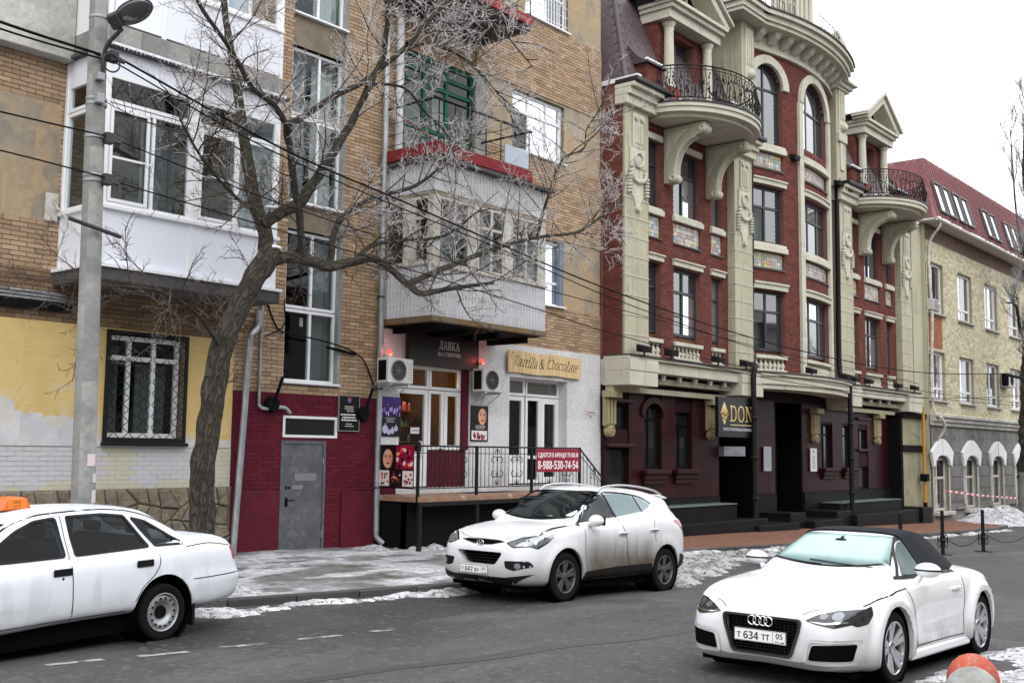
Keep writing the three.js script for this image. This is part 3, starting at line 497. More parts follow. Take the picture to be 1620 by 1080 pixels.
// worn lane dashes, thin and patchy
const paintM = new THREE.MeshStandardMaterial({ map: ctex(256, 0.8, (u, v) => { const n = fbm(u, v, 8, 4); return mix3([0.3, 0.29, 0.27], [0.11, 0.1, 0.1], sst(0.45, 0.62, n)); }), roughness: 0.8 });
for (const [xa, za, xb, zb] of [[5.3, -10.1, 5.82, -10.0], [6.14, -9.89, 6.63, -9.76], [7.0, -9.73, 7.48, -9.6], [7.88, -9.57, 8.41, -9.45], [8.8, -9.43, 9.13, -9.34], [3.4, -10.5, 3.95, -10.4], [4.4, -10.3, 4.9, -10.2]]) {
  const g = new THREE.BufferGeometry(), w = 0.05, p = [[xa, za - w], [xb, zb - w], [xb, zb + w], [xa, za + w]];
  g.setAttribute('position', new THREE.Float32BufferAttribute(p.flatMap(q => [q[0], GY(q[0]) + 0.004, q[1]]), 3)); g.setAttribute('uv', new THREE.Float32BufferAttribute(p.flat(), 2)); g.setIndex([0, 2, 1, 0, 3, 2]); g.computeVertexNormals();
  meshOf('road_marking', g, paintM, road);
}
// dark tar seam along the lane
const tar = std(0.04, 0.04, 0.042, 0.6); reseed(3);
sheet(lin_(3, 14, 44), x => { const c = -7.95 + 0.28 * (x - 6.2) - 0.018 * (x - 6.2) * (x - 6.2) + 0.07 * Math.sin(x * 1.3) + 0.04 * Math.sin(x * 3.1); return [c - 0.1 - 0.05 * Math.sin(x * 2.2), c + 0.1 + 0.05 * Math.sin(x * 1.7)]; }, x => GY(x) + 0.004, 'tar_seam', tar, {}, road);

const K1 = [[-30, -16], [4, -13.1], [8.67, -12.22], [10.44, -11.84], [12.57, -11.45], [16.6, -10.95], [18.2, -11.4], [19.6, -13.0], [21.5, -12.95], [25, -12.4], [38, -12.1], [44.3, -12.3], [46.4, -12.8], [47.2, -14], [48, -14.4]];
const WALLZ = ZL - 0.1;
const icy = ctex(1024, 9, (u, v) => {
  const n = fbm(u, v, 6, 5), s = fbm(u * 1, v * 3, 8, 4, 1), f = fbm(u, v, 64, 1, 1);
  let c = mix3([0.17, 0.165, 0.165], [0.42, 0.425, 0.45], sst(0.36, 0.58, n));
  c = mix3(c, [0.62, 0.63, 0.66], sst(0.5, 0.66, s) * 0.8); c = mix3(c, [0.09, 0.08, 0.072], 0.75 * sst(0.57, 0.7, fbm(u * 1, v * 2, 10, 4)));
  const g2 = fbm(u, v, 180, 2); if (g2 > 0.66) c = mix3(c, [0.1, 0.09, 0.08], 0.5); const k = 0.72 + 0.56 * f; return [c[0] * k, c[1] * k, c[2] * k];
});
const icyM = new THREE.MeshStandardMaterial({ map: icy, roughness: 0.75, roughnessMap: roughVar, bumpMap: bumpMid, bumpScale: 0.03 });
const paveY = (x, z) => { const k = lerpPts(K1, x), t = clamp((z - k) / (WALLZ - k)); return GY(x) + 0.1 + 0.17 * t; };
sheet([-30, -10, ...lin_(0, 19.4, 60)], x => { const k = lerpPts(K1, x) - 0.14; return lin_(k, WALLZ, 12); }, (x, z) => paveY(x, z) + (z < lerpPts(K1, x) - 0.3 ? 0.012 * Math.sin(x * 2.1 + z * 3) * Math.sin(z * 1.7) : 0), 'pavement', icyM, { kind: 'structure' });
const paverM = mottled([0.165, 0.075, 0.05], [0.2, 0.1, 0.07], 2.4, 12, 0.75, {}, [0.09, 0.055, 0.045]);
sheet(lin_(19.4, 48, 40), x => lin_(lerpPts(K1, x) - 0.14, -17.6, 6), (x, z) => GY(x) + 0.1 + 0.05 * clamp((lerpPts(K1, x) - z) / 2), 'pavement', paverM, { kind: 'structure' });
sheet(lin_(48, 140, 30), x => lin_(-14.4, -17.6, 3), (x, z) => GYe(x) + 0.09, 'pavement', icyM, { kind: 'structure' });
// kerb stones
const kerbM = [0.06, 0.08, 0.05].map(c => std(c, c, c * 0.98, 0.9, { bumpMap: bumpMid, bumpScale: 0.01 })), kerb = new THREE.Group(); kerb.name = 'kerb'; kerb.userData.kind = 'structure'; scene.add(kerb);
for (let x = 2; x < 48; x += 0.98) {
  const xa = x, xb = Math.min(48, x + 0.965), za = lerpPts(K1, xa), zb = lerpPts(K1, xb), p = [[xa, za], [xb, zb]];
  const L = Math.hypot(xb - xa, zb - za), cx = (xa + xb) / 2, cz = (za + zb) / 2, g = new RoundedBoxGeometry(L, 0.3, 0.15, 1, 0.02);
  const m = meshOf('kerb_stone', g, kerbM[Math.floor(x * 7) % 3], kerb); m.position.set(cx, GY(cx) - 0.045, cz - 0.07); m.rotation.y = -Math.atan2(zb - za, xb - xa);
}
// lumpy snow: outline strip between two edge functions
function snowBed(name, x0, x1, za, zb, h, sd, yb, mat = dirtySnow, ud = { kind: 'stuff' }, freq = 3) {
  const nx = Math.ceil((x1 - x0) / 0.05), nz = 26;
  return sheet(lin_(x0, x1, nx), x => lin_(za(x), zb(x), nz), (x, z, t) => {
    const e = Math.sin(Math.PI * t), ends = sst(0, 0.6, x - x0) * sst(0, 0.6, x1 - x), n = fbm(x * 0.02 + sd, z * 0.02 + sd * 2, freq * 25, 4), n2 = fbm(x * 0.02 + sd, z * 0.02, freq * 150, 3, 1);
    return yb(x, z) - 0.03 + (e * ends) ** 0.5 * (0.035 + h * (0.2 + 1.4 * n * n + 0.75 * (n2 - 0.5))) - 0.035 * sst(0.52, 0.66, 1 - n);
  }, name, mat, ud);
}
const snowTex = (hi, lo, dirt, amt) => new THREE.MeshPhysicalMaterial({ map: ctex(512, 1.6, (u, v) => { const n = fbm(u, v, 6, 5), f = fbm(u, v, 64, 2, 1), g = fbm(u, v, 30, 3); let q = mix3(hi, lo, sst(0.35, 0.65, n)); q = mix3(q, dirt, amt * sst(0.52, 0.7, g) + 0.5 * amt * sst(0.6, 0.72, f)); const k = 0.85 + 0.3 * f; return [q[0] * k, q[1] * k, q[2] * k]; }), roughness: 0.9, specularIntensity: 0.5, bumpMap: bumpFine, bumpScale: 0.03 });
const dirtySnow = snowTex([0.7, 0.71, 0.74], [0.46, 0.46, 0.48], [0.16, 0.145, 0.13], 0.8);
const greySnow = snowTex([0.46, 0.46, 0.475], [0.25, 0.245, 0.24], [0.1, 0.092, 0.085], 0.85);
const jag = (x, s) => 0.09 * Math.sin(x * 3.7 + s) + 0.05 * Math.sin(x * 9.1 + s * 2) + 0.03 * Math.sin(x * 23 + s);
tag(snowBed('snow_strip', 2, 15.5, x => lerpPts(K1, x) + 0.02, x => lerpPts(K1, x) + (x < 9.6 ? 0.85 : 0.5) + jag(x, 1) * 1.4, 0.07, 0.1, (x) => GY(x)), 'thin dirty snow lying in the gutter along the near kerb', 'snow');
tag(snowBed('snow_drift', 14.6, 19.2, x => ZL + 0.95 + jag(x, 5) * 2, x => ZL - 0.05 + 0 * x, 0.1, 0.4, (x, z) => paveY(x, z)), 'low snow drift in the dark under the shop terrace', 'snow');
tag(snowBed('snow_drift', 6.6, 9.8, x => lerpPts(K1, x) - 0.18, x => lerpPts(K1, x) - 1.5 + jag(x, 2) * 3, 0.05, 0.7, (x, z) => paveY(x, z)), 'white snow on the pavement edge behind the taxi', 'snow');
tag(snowBed('snow_bank', 15.6, 24.6, x => -9.45 - 0.28 * (x - 16) + jag(x, 3) * 2, x => mix(-11.5, -12.6, sst(18, 20, x)) + 0.25 * Math.max(0, x - 21.5) + jag(x, 4), 0.13, 0.2, (x) => GY(x), greySnow), 'grey churned snow bank on the road behind the white crossover', 'snow');
tag(snowBed('snow_strip', 20, 44, x => lerpPts(K1, x) + 0.02, x => lerpPts(K1, x) + 0.4 + jag(x, 6) * 1.5, 0.07, 0.3, (x) => GY(x)), 'broken snow strip along the kerb of the red paved pavement', 'snow');
tag(snowBed('snow_bank', 9.9, 16.5, x => -3.72 + 0.02 * (x - 11) + jag(x, 8), x => -1.5 + 0 * x, 0.05, 0.5, (x) => GY(x) + 0.03), 'white snow in the bottom right corner beside the domed bollards', 'snow');
{ // shovelled heap by the far tree
  const g = sheet(lin_(44.6, 55, 90), lin_(-16.2, -12.6, 40), (x, z) => {
    const r = Math.hypot((x - 51) / 3.6, (z + 14.4) / 1.5), r2 = Math.hypot((x - 47.5) / 3, (z + 13.9) / 0.9), n = fbm(x * 0.02, z * 0.02, 60, 4), n2 = fbm(x * 0.02, z * 0.02, 220, 2, 1);
    return GY(x) - 0.1 + Math.max(0.8 * Math.exp(-r * r * 1.4), 0.3 * Math.exp(-r2 * r2)) * (0.6 + 0.8 * n) + 0.14 * (n2 - 0.5) * Math.exp(-r * r * 0.6);
  }, 'snow_pile', dirtySnow, { kind: 'stuff' }); tag(g, 'shovelled snow heap against the far whitewashed tree trunk', 'snow');
}
// ================================================================ red brick mansion with cream trim
const ZD = -16.0;
const manor = thing('brick_mansion', 'ornate red brick mansion with cream trim, curved bay and round iron balconies', 'building', [34, -0.3, ZD]);
{
  const P = manor, cream = streaked([0.46, 0.44, 0.325], [0.42, 0.4, 0.29], [0.29, 0.275, 0.21]);
  const creamL = streaked([0.57, 0.55, 0.455], [0.52, 0.5, 0.41], [0.34, 0.325, 0.27], 3);
  const frame = std(0.028, 0.032, 0.042, 0.45), slate = std(0.08, 0.06, 0.065, 0.7), gutter = std(0.012, 0.011, 0.012, 0.5);
  const granite = [[0.027, 0.0042, 0.0065], [0.031, 0.005, 0.0075], [0.023, 0.0036, 0.0056], [0.034, 0.0058, 0.0082]], blackG = mottled([0.006, 0.006, 0.007], [0.01, 0.01, 0.011], 2, 6, 0.5, { bumpScale: 0.0005, specularIntensity: 0.2 });
  const red = [[0.145, 0.047, 0.037], [0.165, 0.054, 0.042], [0.125, 0.042, 0.034], [0.155, 0.053, 0.043]];
  const tilesC = [[0.5, 0.12, 0.06], [0.62, 0.42, 0.1], [0.12, 0.2, 0.38], [0.15, 0.3, 0.16], [0.6, 0.58, 0.5], [0.45, 0.5, 0.55], [0.55, 0.3, 0.2], [0.3, 0.42, 0.45], [0.66, 0.6, 0.42]].map(c => mix3(c, [0.45, 0.43, 0.39], 0.35));
  const R = (3.25 * 3.25 + 0.55 * 0.55) / 1.1, cX = 34, cZ = ZD + 0.55 - R, fz = x => cZ + Math.sqrt(R * R - (x - cX) ** 2);
  const bays = [27.05, 40.95], B = new Bricks(0.235, 0.062, 0.011, 0.015), zb = ZD - 0.015;
  // plan polygon (x,z) extruded upwards
  const plan = (b, pts, y0, y1) => { const s = new THREE.Shape(pts.map(p => new THREE.Vector2(p[0], -p[1]))); const g = new THREE.ExtrudeGeometry(s, { depth: y1 - y0, bevelEnabled: false }); g.rotateX(-Math.PI / 2); g.translate(0, y0, 0); return b.add(g); };
  const arcPts = (x0, x1, o, n = 24) => { const a0 = Math.asin((x0 - cX) / R), a1 = Math.asin((x1 - cX) / R), p = []; for (let i = 0; i <= n; i++) { const a = mix(a0, a1, i / n); p.push([cX + (R + o) * Math.sin(a), cZ + (R + o) * Math.cos(a)]); } return p; };
  const arcBox = (b, x0, x1, y0, y1, o0, o1, n = 24) => plan(b, [...arcPts(x0, x1, o1, n), ...arcPts(x0, x1, o0, n).reverse()], y0, y1);
  // iron scrollwork: an S of two spirals in a local frame
  const scroll = (b, o, ux, uy, h, w, flip, r = 0.015) => { const pts = []; for (let i = 0; i <= 26; i++) { const t = i / 26, k = t < 0.5 ? 1 - 2 * t : 2 * t - 1, a = (t < 0.5 ? -1 : 1) * k * k * 4.2, rad = w * (1 - 0.75 * k); const y = (t - 0.5) * h * 0.62; pts.push(o.clone().addScaledVector(ux, flip * (rad * Math.sin(a + (t < 0.5 ? Math.PI : 0)) * (t < 0.5 ? 1 : 1) + (t - 0.5) * w * 0.6)).addScaledVector(uy, y + rad * Math.cos(a) * (t < 0.5 ? -0.5 : 0.5))); } b.tube(pts, r, 30, 4); };

  // ------------------------------------------------ core masses behind the fronts
  new MB().box(23.39, 30.7, 4.4, 11.96, -27, ZD - 0.42).box(30.7, 37.3, 4.4, 16, -27, ZD - 0.9).box(37.3, 44.74, 4.4, 11.96, -27, ZD - 0.42).box(23.39, 44.74, -0.5, 4.4, -27, -18.5).each('core_wall', M.redMortar, P);
  for (const cx of bays) {
    const A = [cx - 2.08, cx - 1.42], C = [cx + 1.42, cx + 2.08], Bw = [cx - 0.72, cx + 0.76];
    const H = []; for (const w of [A, Bw, C]) { H.push([w[0], w[1], 8.97, 10.84], [w[0], w[1], 8.12, 8.72], [w[0], w[1], 4.78, 7.42]); }
    new MB().prism(rect(cx - 3.56, cx + 3.63, 4.6, 11.94), ZD - 0.4, zb, H.map(h => rect(...h))).build('wall', M.redMortar, P);
    reseed(cx * 10 | 0); B.area(cx - 2.45, cx + 2.45, 4.75, 11.4, zb, H, 0);
    for (const [k, w] of [[0, A], [1, Bw], [2, C]]) {
      const big = k === 1;
      const ga = (i, j) => big ? (i === 1 && j === 0 ? M.glassSky : M.glassMirror) : (k === 2 && i === 0 ? M.glassSky : M.glassMirror);
      windowAt(P, w[0], w[1], 8.97, 10.84, ZD - 0.16, { mat: frame, fw: big ? 0.075 : 0.06, mul: big ? [0.5] : [], tr: [0.66], glassAt: ga, depth: 0.09 });
      windowAt(P, w[0], w[1], 5.5, 7.42, ZD - 0.16, { mat: frame, fw: big ? 0.075 : 0.06, mul: big ? [0.5] : [], tr: [0.66], glassAt: ga, depth: 0.09, rails: big ? [[0.05, 0.48, 0.3]] : [] });
      new MB().box(w[0], w[1], 8.97, 10.84, ZD - 0.4, ZD - 0.3).box(w[0], w[1], 5.5, 7.42, ZD - 0.4, ZD - 0.3).build('blind', M.curtainGrey, P);
      // mouldings
      const mo = new MB(); mo.rbox(w[0] - 0.08, w[1] + 0.08, 8.74, 8.9, zb, ZD + 0.1, 0.015).rbox(w[0] - 0.05, w[1] + 0.05, 8.9, 8.96, zb, ZD + 0.05, 0.012); mo.build('sill', creamL, P);
      new MB().rbox(w[0] - 0.08, w[1] + 0.08, 7.46, 7.6, zb, ZD + 0.08, 0.015).rbox(w[0] - 0.1, w[1] + 0.1, 7.6, 7.65, zb, ZD + 0.13, 0.012).build('hood_mould', creamL, P);
      new MB().rbox(w[0] - 0.06, w[1] + 0.06, 10.86, 11.04, zb, ZD + 0.07, 0.015).build('hood_mould', creamL, P);
      new MB().rbox(w[0] - 0.03, w[1] + 0.03, 8.07, 8.12, zb, ZD + 0.05, 0.01).build('ledge', slate, P);
      // mosaic of small square tiles
      const tp = new MB().box(w[0], w[1], 8.12, 8.72, ZD - 0.2, ZD - 0.07).build('mosaic_panel', M.concreteLight, P);
      const cols = Math.round((w[1] - w[0]) / 0.128), tw = (w[1] - w[0]) / cols, im = new THREE.InstancedMesh(brickGeo, std(1, 1, 1, 0.35), cols * 5); let q = 0; const mx = new THREE.Matrix4();
      for (let i = 0; i < cols; i++) for (let j = 0; j < 5; j++) { mx.makeScale(tw - 0.012, 0.108, 0.02).setPosition(w[0] + (i + 0.5) * tw - 34, 8.12 + (j + 0.5) * 0.12 + 0.3, ZD - 0.062 - ZD); im.setMatrixAt(q, mx); const c = tilesC[Math.floor(rnd() * 9)], v = rr(0.8, 1.1); im.setColorAt(q++, lin(c[0] * v, c[1] * v, c[2] * v)); }
      im.name = 'mosaic_tiles'; im.userData.kind = 'stuff'; im.position.set(0, 0, 0); tp.add(im);
      balustrade(w[0], w[1], x => ZD - 0.04);
      new MB().box(w[0], w[1], 4.78, 5.5, ZD - 0.4, ZD - 0.22).build('parapet_back', M.redMortar, P);
    }
    for (const s of [-3.0, 3.0]) {
      const px = cx + s, zf = -15.75;
      const pl = new MB().box(px - 0.57, px + 0.57, 4.74, 11.4, ZD - 0.02, zf).build('pilaster', cream, P);
      for (let y = 5.25; y < 9.2; y += 0.52) new MB().box(px - 0.585, px + 0.585, y, y + 0.025, ZD - 0.01, zf + 0.014).build('joint_band', creamL, pl);
      // carved ornament: flutes, ring, swag, tassels, pendant
      const o = new MB(); o.rbox(px - 0.24, px + 0.24, 10.3, 11.25, zf, zf + 0.06, 0.02); for (const f of [-0.13, 0, 0.13]) o.rbox(px + f - 0.035, px + f + 0.035, 10.4, 10.95, zf + 0.05, zf + 0.1, 0.02, 2);
      for (const f of [-0.14, 0.14]) o.bar(V(px + f, 11.12, zf), V(px + f, 11.12, zf + 0.12), 0.1, 0.08, 14);
      o.rbox(px - 0.36, px + 0.36, 9.75, 10.3, zf, zf + 0.05, 0.02); o.add(new THREE.TorusGeometry(0.19, 0.045, 8, 24).translate(px, 9.98, zf + 0.07)).bar(V(px, 9.98, zf), V(px, 9.98, zf + 0.08), 0.13, 0.11, 18);
      o.build('carved_ornament', creamL, pl);
      const g = new MB(); for (let i = 0; i <= 10; i++) { const t = i / 10 * Math.PI, x = px - 0.36 * Math.cos(t), y = 9.62 - 0.24 * Math.sin(t); g.add(new THREE.SphereGeometry(0.07, 8, 6).translate(x, y, zf + 0.06)); }
      for (const f of [-0.42, 0.42]) for (let k = 0; k < 6; k++) g.add(new THREE.SphereGeometry(0.085, 10, 6).scale(1, 0.55, 1).translate(px + f, 9.5 - k * 0.09, zf + 0.05));
      g.build('garland', creamL, pl);
      new MB().rbox(px - 0.26, px + 0.26, 8.95, 9.75, zf, zf + 0.035, 0.015).prism([[px - 0.2, 8.96], [px, 8.5], [px + 0.2, 8.96]], zf, zf + 0.04).bar(V(px, 8.66, zf), V(px, 8.66, zf + 0.1), 0.11, 0.09, 14).build('pendant', creamL, pl);
    }
    // cornice between and over the pilasters, gutter
    const co = new MB(); for (const [a, b] of [[cx - 3.7, cx - 2.2], [cx + 2.2, cx + 3.62]]) { co.rbox(a, b, 11.38, 11.62, ZD, -15.6, 0.02).rbox(a, b, 11.62, 11.8, ZD, -15.5, 0.02).rbox(a, b, 11.8, 11.92, ZD, -15.36, 0.02); } co.each('cornice', creamL, P);
    for (const [a, b] of [[cx - 3.7, cx - 1.9], [cx + 2.0, cx + 3.72]]) new MB().rbox(a, b, 11.925, 12.06, ZD, -15.26, 0.03, 2).build('gutter', gutter, P);
    // round balcony
    const ell = (k, y0, y1, b, n = 40) => { const p = [[cx - 2.3 - k, ZD]]; for (let i = 0; i <= n; i++) { const t = Math.PI * i / n; p.push([cx - (2.3 + k) * Math.cos(t), -15.75 + (1.75 + k) * Math.sin(t)]); } p.push([cx + 2.3 + k, ZD]); return plan(b, p, y0, y1); };
    const sl = new MB(); ell(-0.2, 11.34, 11.44, sl); ell(0, 11.44, 11.58, sl); ell(0.05, 11.58, 11.68, sl); const bal = sl.build('balcony', creamL, P);
    const de = new MB(); ell(0.08, 11.685, 11.73, de); de.build('deck_edge', gutter, bal);
    const sn = new MB(); reseed(4); for (let i = 3; i < 20; i++) { const t = Math.PI * i / 40; if (rnd() < 0.6) sn.add(new THREE.SphereGeometry(1, 8, 5).scale(rr(0.08, 0.16), rr(0.03, 0.06), 0.07).translate(cx - 2.2 * Math.cos(t), 11.74, -15.75 + 1.65 * Math.sin(t))); } sn.build('snow_on_edge', M.snow, bal, { kind: 'stuff' });
    const el = (t, k) => V(cx - (2.2 + k) * Math.cos(t), 0, -15.75 + (1.65 + k) * Math.sin(t)), tg = t => V(2.25 * Math.sin(t), 0, 1.7 * Math.cos(t)).normalize();
    const tr = new MB(); for (const [y, r, k] of [[12.76, 0.022, 0], [12.66, 0.012, 0], [11.86, 0.014, 0.0]]) { const pts = []; for (let i = 0; i <= 32; i++) { const p = el(Math.PI * i / 32, k); p.y = y; pts.push(p); } tr.tube(pts, r, 64, 5); } tr.build('rail', M.blackIron, bal);
    for (let i = 0; i <= 30; i++) { const t = Math.PI * i / 30, b = new MB(), pts = [[0, 11.73], [0.07, 11.95], [0.13, 12.2], [0.06, 12.45], [0, 12.76]].map(([k, y]) => { const p = el(t, k); p.y = y; return p; }); b.tube(pts, 0.012, 14, 4); b.build('baluster', M.blackIron, bal);
      if (i < 30) { const t2 = t + Math.PI / 60, c = el(t2, 0.07), sb = new MB(); c.y = 12.12; scroll(sb, c, tg(t2), V(0, 1, 0), 0.62, 0.085, i % 2 ? 1 : -1); const c2 = el(t2, 0.05); c2.y = 12.48; scroll(sb, c2, tg(t2), V(0, 1, 0), 0.34, 0.07, i % 2 ? -1 : 1, 0.014); const c3 = el(t2, 0.08); c3.y = 11.93; scroll(sb, c3, tg(t2), V(0, 1, 0), 0.3, 0.06, i % 2 ? -1 : 1, 0.013); for (let q = 0; q < 6; q++) sb.add(new THREE.SphereGeometry(0.032, 6, 4).scale(1, 1.5, 0.5).translate(c.x + rr(-0.08, 0.08), 12.1 + rr(-0.25, 0.35), c.z + rr(-0.03, 0.03))); sb.build('scroll', M.blackIron, bal); } }
    // curved brackets under it
    for (const bx of [cx - 1.1, cx + 1.25]) {
      const pr = [[0, 9.72], [0.3, 9.72], [0.34, 9.95]]; for (let i = 1; i <= 10; i++) { const t = i / 10 * Math.PI / 2; pr.push([1.02 - 0.68 * Math.cos(t), 10.05 + 0.9 * Math.sin(t)]); } pr.push([1.24, 10.98], [1.34, 11.1], [1.3, 11.3], [0, 11.3]);
      XF = new THREE.Matrix4().makeBasis(V(0, 0, 1), V(0, 1, 0), V(-1, 0, 0)).setPosition(bx, 0, ZD);
      const br = new MB().prism(pr, -0.15, 0.15, [], 0.012).build('bracket', cream, P);
      const rb = new MB(); for (const z of [-0.11, 0, 0.11]) rb.tube(pr.slice(2, 13).map(p => V(p[0] + 0.012, p[1] - 0.015, z)), 0.035, 24, 6); rb.build('bracket_rib', creamL, br);
      new MB().prism([[0.08, 10.35], [0.12, 11.18], [0.85, 11.18], [0.5, 10.95], [0.25, 10.65]], 0.15, 0.163).build('bracket_panel', creamL, br);
      const sc = new MB(); for (const [x, y] of [[0.3, 9.85], [1.25, 11.12]]) sc.bar(V(x, y, -0.17), V(x, y, 0.17), 0.12, 0.12, 16).add(new THREE.TorusGeometry(0.07, 0.025, 6, 16).translate(x, y, 0.18)); sc.build('volute', creamL, br);
      XF = null;
    }
    // dormer over the balcony
    const zd = -15.88, dw = 1.38, dx = cx + (cx < 30 ? 0.2 : 0.5);
    const dh = [dx - 0.58, dx + 0.58, 12.0, 14.35];
    new MB().prism(rect(dx - dw, dx + dw, 11.7, 14.6), zd - 0.9, zd - 0.35, [rect(...dh)]).box(dx - dw, dx - dw + 0.12, 11.7, 14.6, -19.5, zd - 0.9).box(dx + dw - 0.12, dx + dw, 11.7, 14.6, -19.5, zd - 0.9).build('dormer', M.redMortar, P);
    B.area(dx - dw, dx + dw, 11.72, 14.55, zd - 0.35, [dh], 0).area(-19.3, zd - 0.35, 11.72, 14.55, dx - dw, [], 0, null, 'x');
    windowAt(P, dh[0], dh[1], 11.95, 14.35, zd - 0.6, { mat: frame, fw: 0.08, mul: [0.5], tr: [0.8], glassAt: (i, j) => i === 0 ? M.glassSky : M.glassMirror });
    for (const s of [-1.1, 1.1]) {
      new MB().rbox(dx + s - 0.28, dx + s + 0.28, 11.72, 12.55, zd - 0.4, zd + 0.1, 0.01).build('column_pedestal', std(0.21, 0.045, 0.032, 0.9), P);
      new MB().lathe([[0.0, 0], [0.2, 0], [0.2, 0.07], [0.16, 0.1], [0.175, 0.14], [0.145, 0.2], [0.15, 0.9], [0.135, 1.75], [0.155, 1.8], [0.14, 1.83], [0.2, 1.93], [0.2, 2.0], [0, 2.0]], dx + s, 12.55, zd - 0.15, 20).build('column', creamL, P);
    }
    new MB().rbox(dx - 1.46, dx + 1.46, 14.55, 14.82, zd - 0.9, zd + 0.12, 0.015).rbox(dx - 1.52, dx + 1.52, 14.82, 14.95, zd - 0.9, zd + 0.24, 0.015).rbox(dx - 1.58, dx + 1.58, 14.95, 15.06, zd - 0.9, zd + 0.34, 0.015).build('entablature', creamL, P);
    const ap = 16.3, ev = 15.06, pd = new MB(); pd.prism([[dx - 1.7, ev], [dx - 1.42, ev], [dx, ap - 0.32], [dx + 1.42, ev], [dx + 1.7, ev], [dx + 1.7, ev + 0.08], [dx, ap], [dx - 1.7, ev + 0.08]], zd - 0.3, zd + 0.32, [], 0.02).prism([[dx - 1.78, ev + 0.1], [dx, ap + 0.02], [dx + 1.78, ev + 0.1], [dx + 1.78, ev + 0.18], [dx, ap + 0.12], [dx - 1.78, ev + 0.18]], zd - 0.3, zd + 0.42); pd.build('pediment', creamL, P);
    new MB().prism([[dx - 1.44, ev], [dx + 1.44, ev], [dx, ap - 0.3]], zd - 0.4, zd - 0.32).build('tympanum', M.glassDark, P);
    const ab = []; for (let i = 0; i <= 14; i++) { const t = Math.PI * i / 14; ab.push(V(dx - 0.72 * Math.cos(t), ev + 0.02 + 0.8 * Math.sin(t), zd - 0.25)); } new MB().tube(ab, 0.055, 30, 6).box(dx - 0.05, dx + 0.05, ev, ap - 0.5, zd - 0.31, zd - 0.2).build('pediment_arch', creamL, P);
    for (const s of [-1, 1]) { const r = new MB().prism([[dx + s * 1.8, ev + 0.19], [dx, ap + 0.13], [dx, ap + 0.19], [dx + s * 1.8, ev + 0.25]], -20, zd + 0.4).build('dormer_roof', s < 0 && cx > 35 ? M.snow : slate, P); }
    // parapet piers with swept caps
    for (const s of [-1, 1]) {
      const px = cx + s * 2.35; new MB().rbox(px - 0.4, px + 0.4, 12.0, 12.72, ZD - 0.5, -15.6, 0.01).build('parapet_pier', M.redMortar, P);
      B.area(px - 0.4, px + 0.4, 12.05, 12.7, -15.6, [], 0).area(ZD - 0.5, -15.6, 12.05, 12.7, px - 0.4, [], 0, null, 'x');
      const pr = [[-0.55, 12.72], [0.5, 12.72]]; for (let i = 0; i <= 8; i++) { const t = i / 8; pr.push([0.5 - 0.62 * t, 12.78 + 0.5 * (1 - Math.cos(t * 1.57))]); } pr.push([-0.55, 13.28]);
      XF = new THREE.Matrix4().makeBasis(V(0, 0, 1), V(0, 1, 0), V(-1, 0, 0)).setPosition(px, 0, -16.0); const cap = new MB().prism(pr, -0.5, 0.5).build('pier_cap', std(0.06, 0.045, 0.048, 0.6), P); XF = null;
      reseed(9); const sn2 = new MB(); for (let i = 0; i < 7; i++) sn2.add(new THREE.SphereGeometry(1, 8, 5).scale(rr(0.06, 0.13), 0.05, 0.07).translate(px - 0.45 + i * 0.14, 12.8, -15.55)); sn2.build('snow_on_cap', M.snow, cap, { kind: 'stuff' });
    }
    // mansard roof
    const x0 = cx - 3.6, x1 = cx + 3.65, k = 0.4, h = 4.4;
    const mg = new THREE.BufferGeometry(), q = [[x0, 12, -15.7], [x1, 12, -15.7], [x1 - k * h, 12 + h, -15.7 - k * h], [x0 + k * h, 12 + h, -15.7 - k * h], [x0, 12, -26], [x0 + k * h, 12 + h, -26], [x1, 12, -26], [x1 - k * h, 12 + h, -26]];
    mg.setAttribute('position', new THREE.Float32BufferAttribute(q.flat(), 3)); mg.setIndex([0, 1, 2, 0, 2, 3, 4, 0, 3, 4, 3, 5, 1, 6, 7, 1, 7, 2, 3, 2, 7, 3, 7, 5]); mg.computeVertexNormals();
    const mr = new MB().add(mg).build('mansard_roof', slate, P);
    // shingles on the two slopes in view, diamond courses
    const up = V(0, 1, -k).normalize(), nn = V(0, k, 1).normalize(), im = [], qf = new THREE.Quaternion().setFromRotationMatrix(new THREE.Matrix4().makeBasis(V(1, 0, 0), up, nn));
    const upL = V(k, 1, 0).normalize(), nL = V(-1, k, 0).normalize(), qL = new THREE.Quaternion().setFromRotationMatrix(new THREE.Matrix4().makeBasis(V(0, 0, 1), upL, nL));
    const rz = new THREE.Quaternion().setFromAxisAngle(V(0, 0, 1), Math.PI / 4);
    for (let r = 0; r < 44; r++) { const y = 12.05 + r * 0.097, dy = (y - 12); for (let c = 0; c < 38; c++) { const x = x0 + 0.1 + c * 0.19 + (r % 2) * 0.095; if (x < x0 + k * dy + 0.14 || x > x1 - k * dy - 0.14 || Math.abs(x - cx - 0.2) < 1.35) continue; im.push([V(x, y, -15.7 - k * dy).addScaledVector(nn, 0.012), qf.clone().multiply(rz)]); }
      if (cx < 30) for (let c = 0; c < 26; c++) { const z = -15.85 - c * 0.19 - (r % 2) * 0.095; if (z > -15.7 - k * dy - 0.14) continue; im.push([V(x0 + k * dy, y, z).addScaledVector(nL, 0.012), qL.clone().multiply(rz)]); } }
    const I = new THREE.InstancedMesh(brickGeo, std(1, 1, 1, 0.6), im.length), mm = new THREE.Matrix4(); im.forEach(([p, qq], i) => { mm.compose(p.sub(V(34, -0.3, ZD)), qq, V(0.135, 0.135, 0.012)); I.setMatrixAt(i, mm); const v = rr(0.75, 1.25); I.setColorAt(i, lin(0.075 * v, 0.05 * v, 0.056 * v)); });
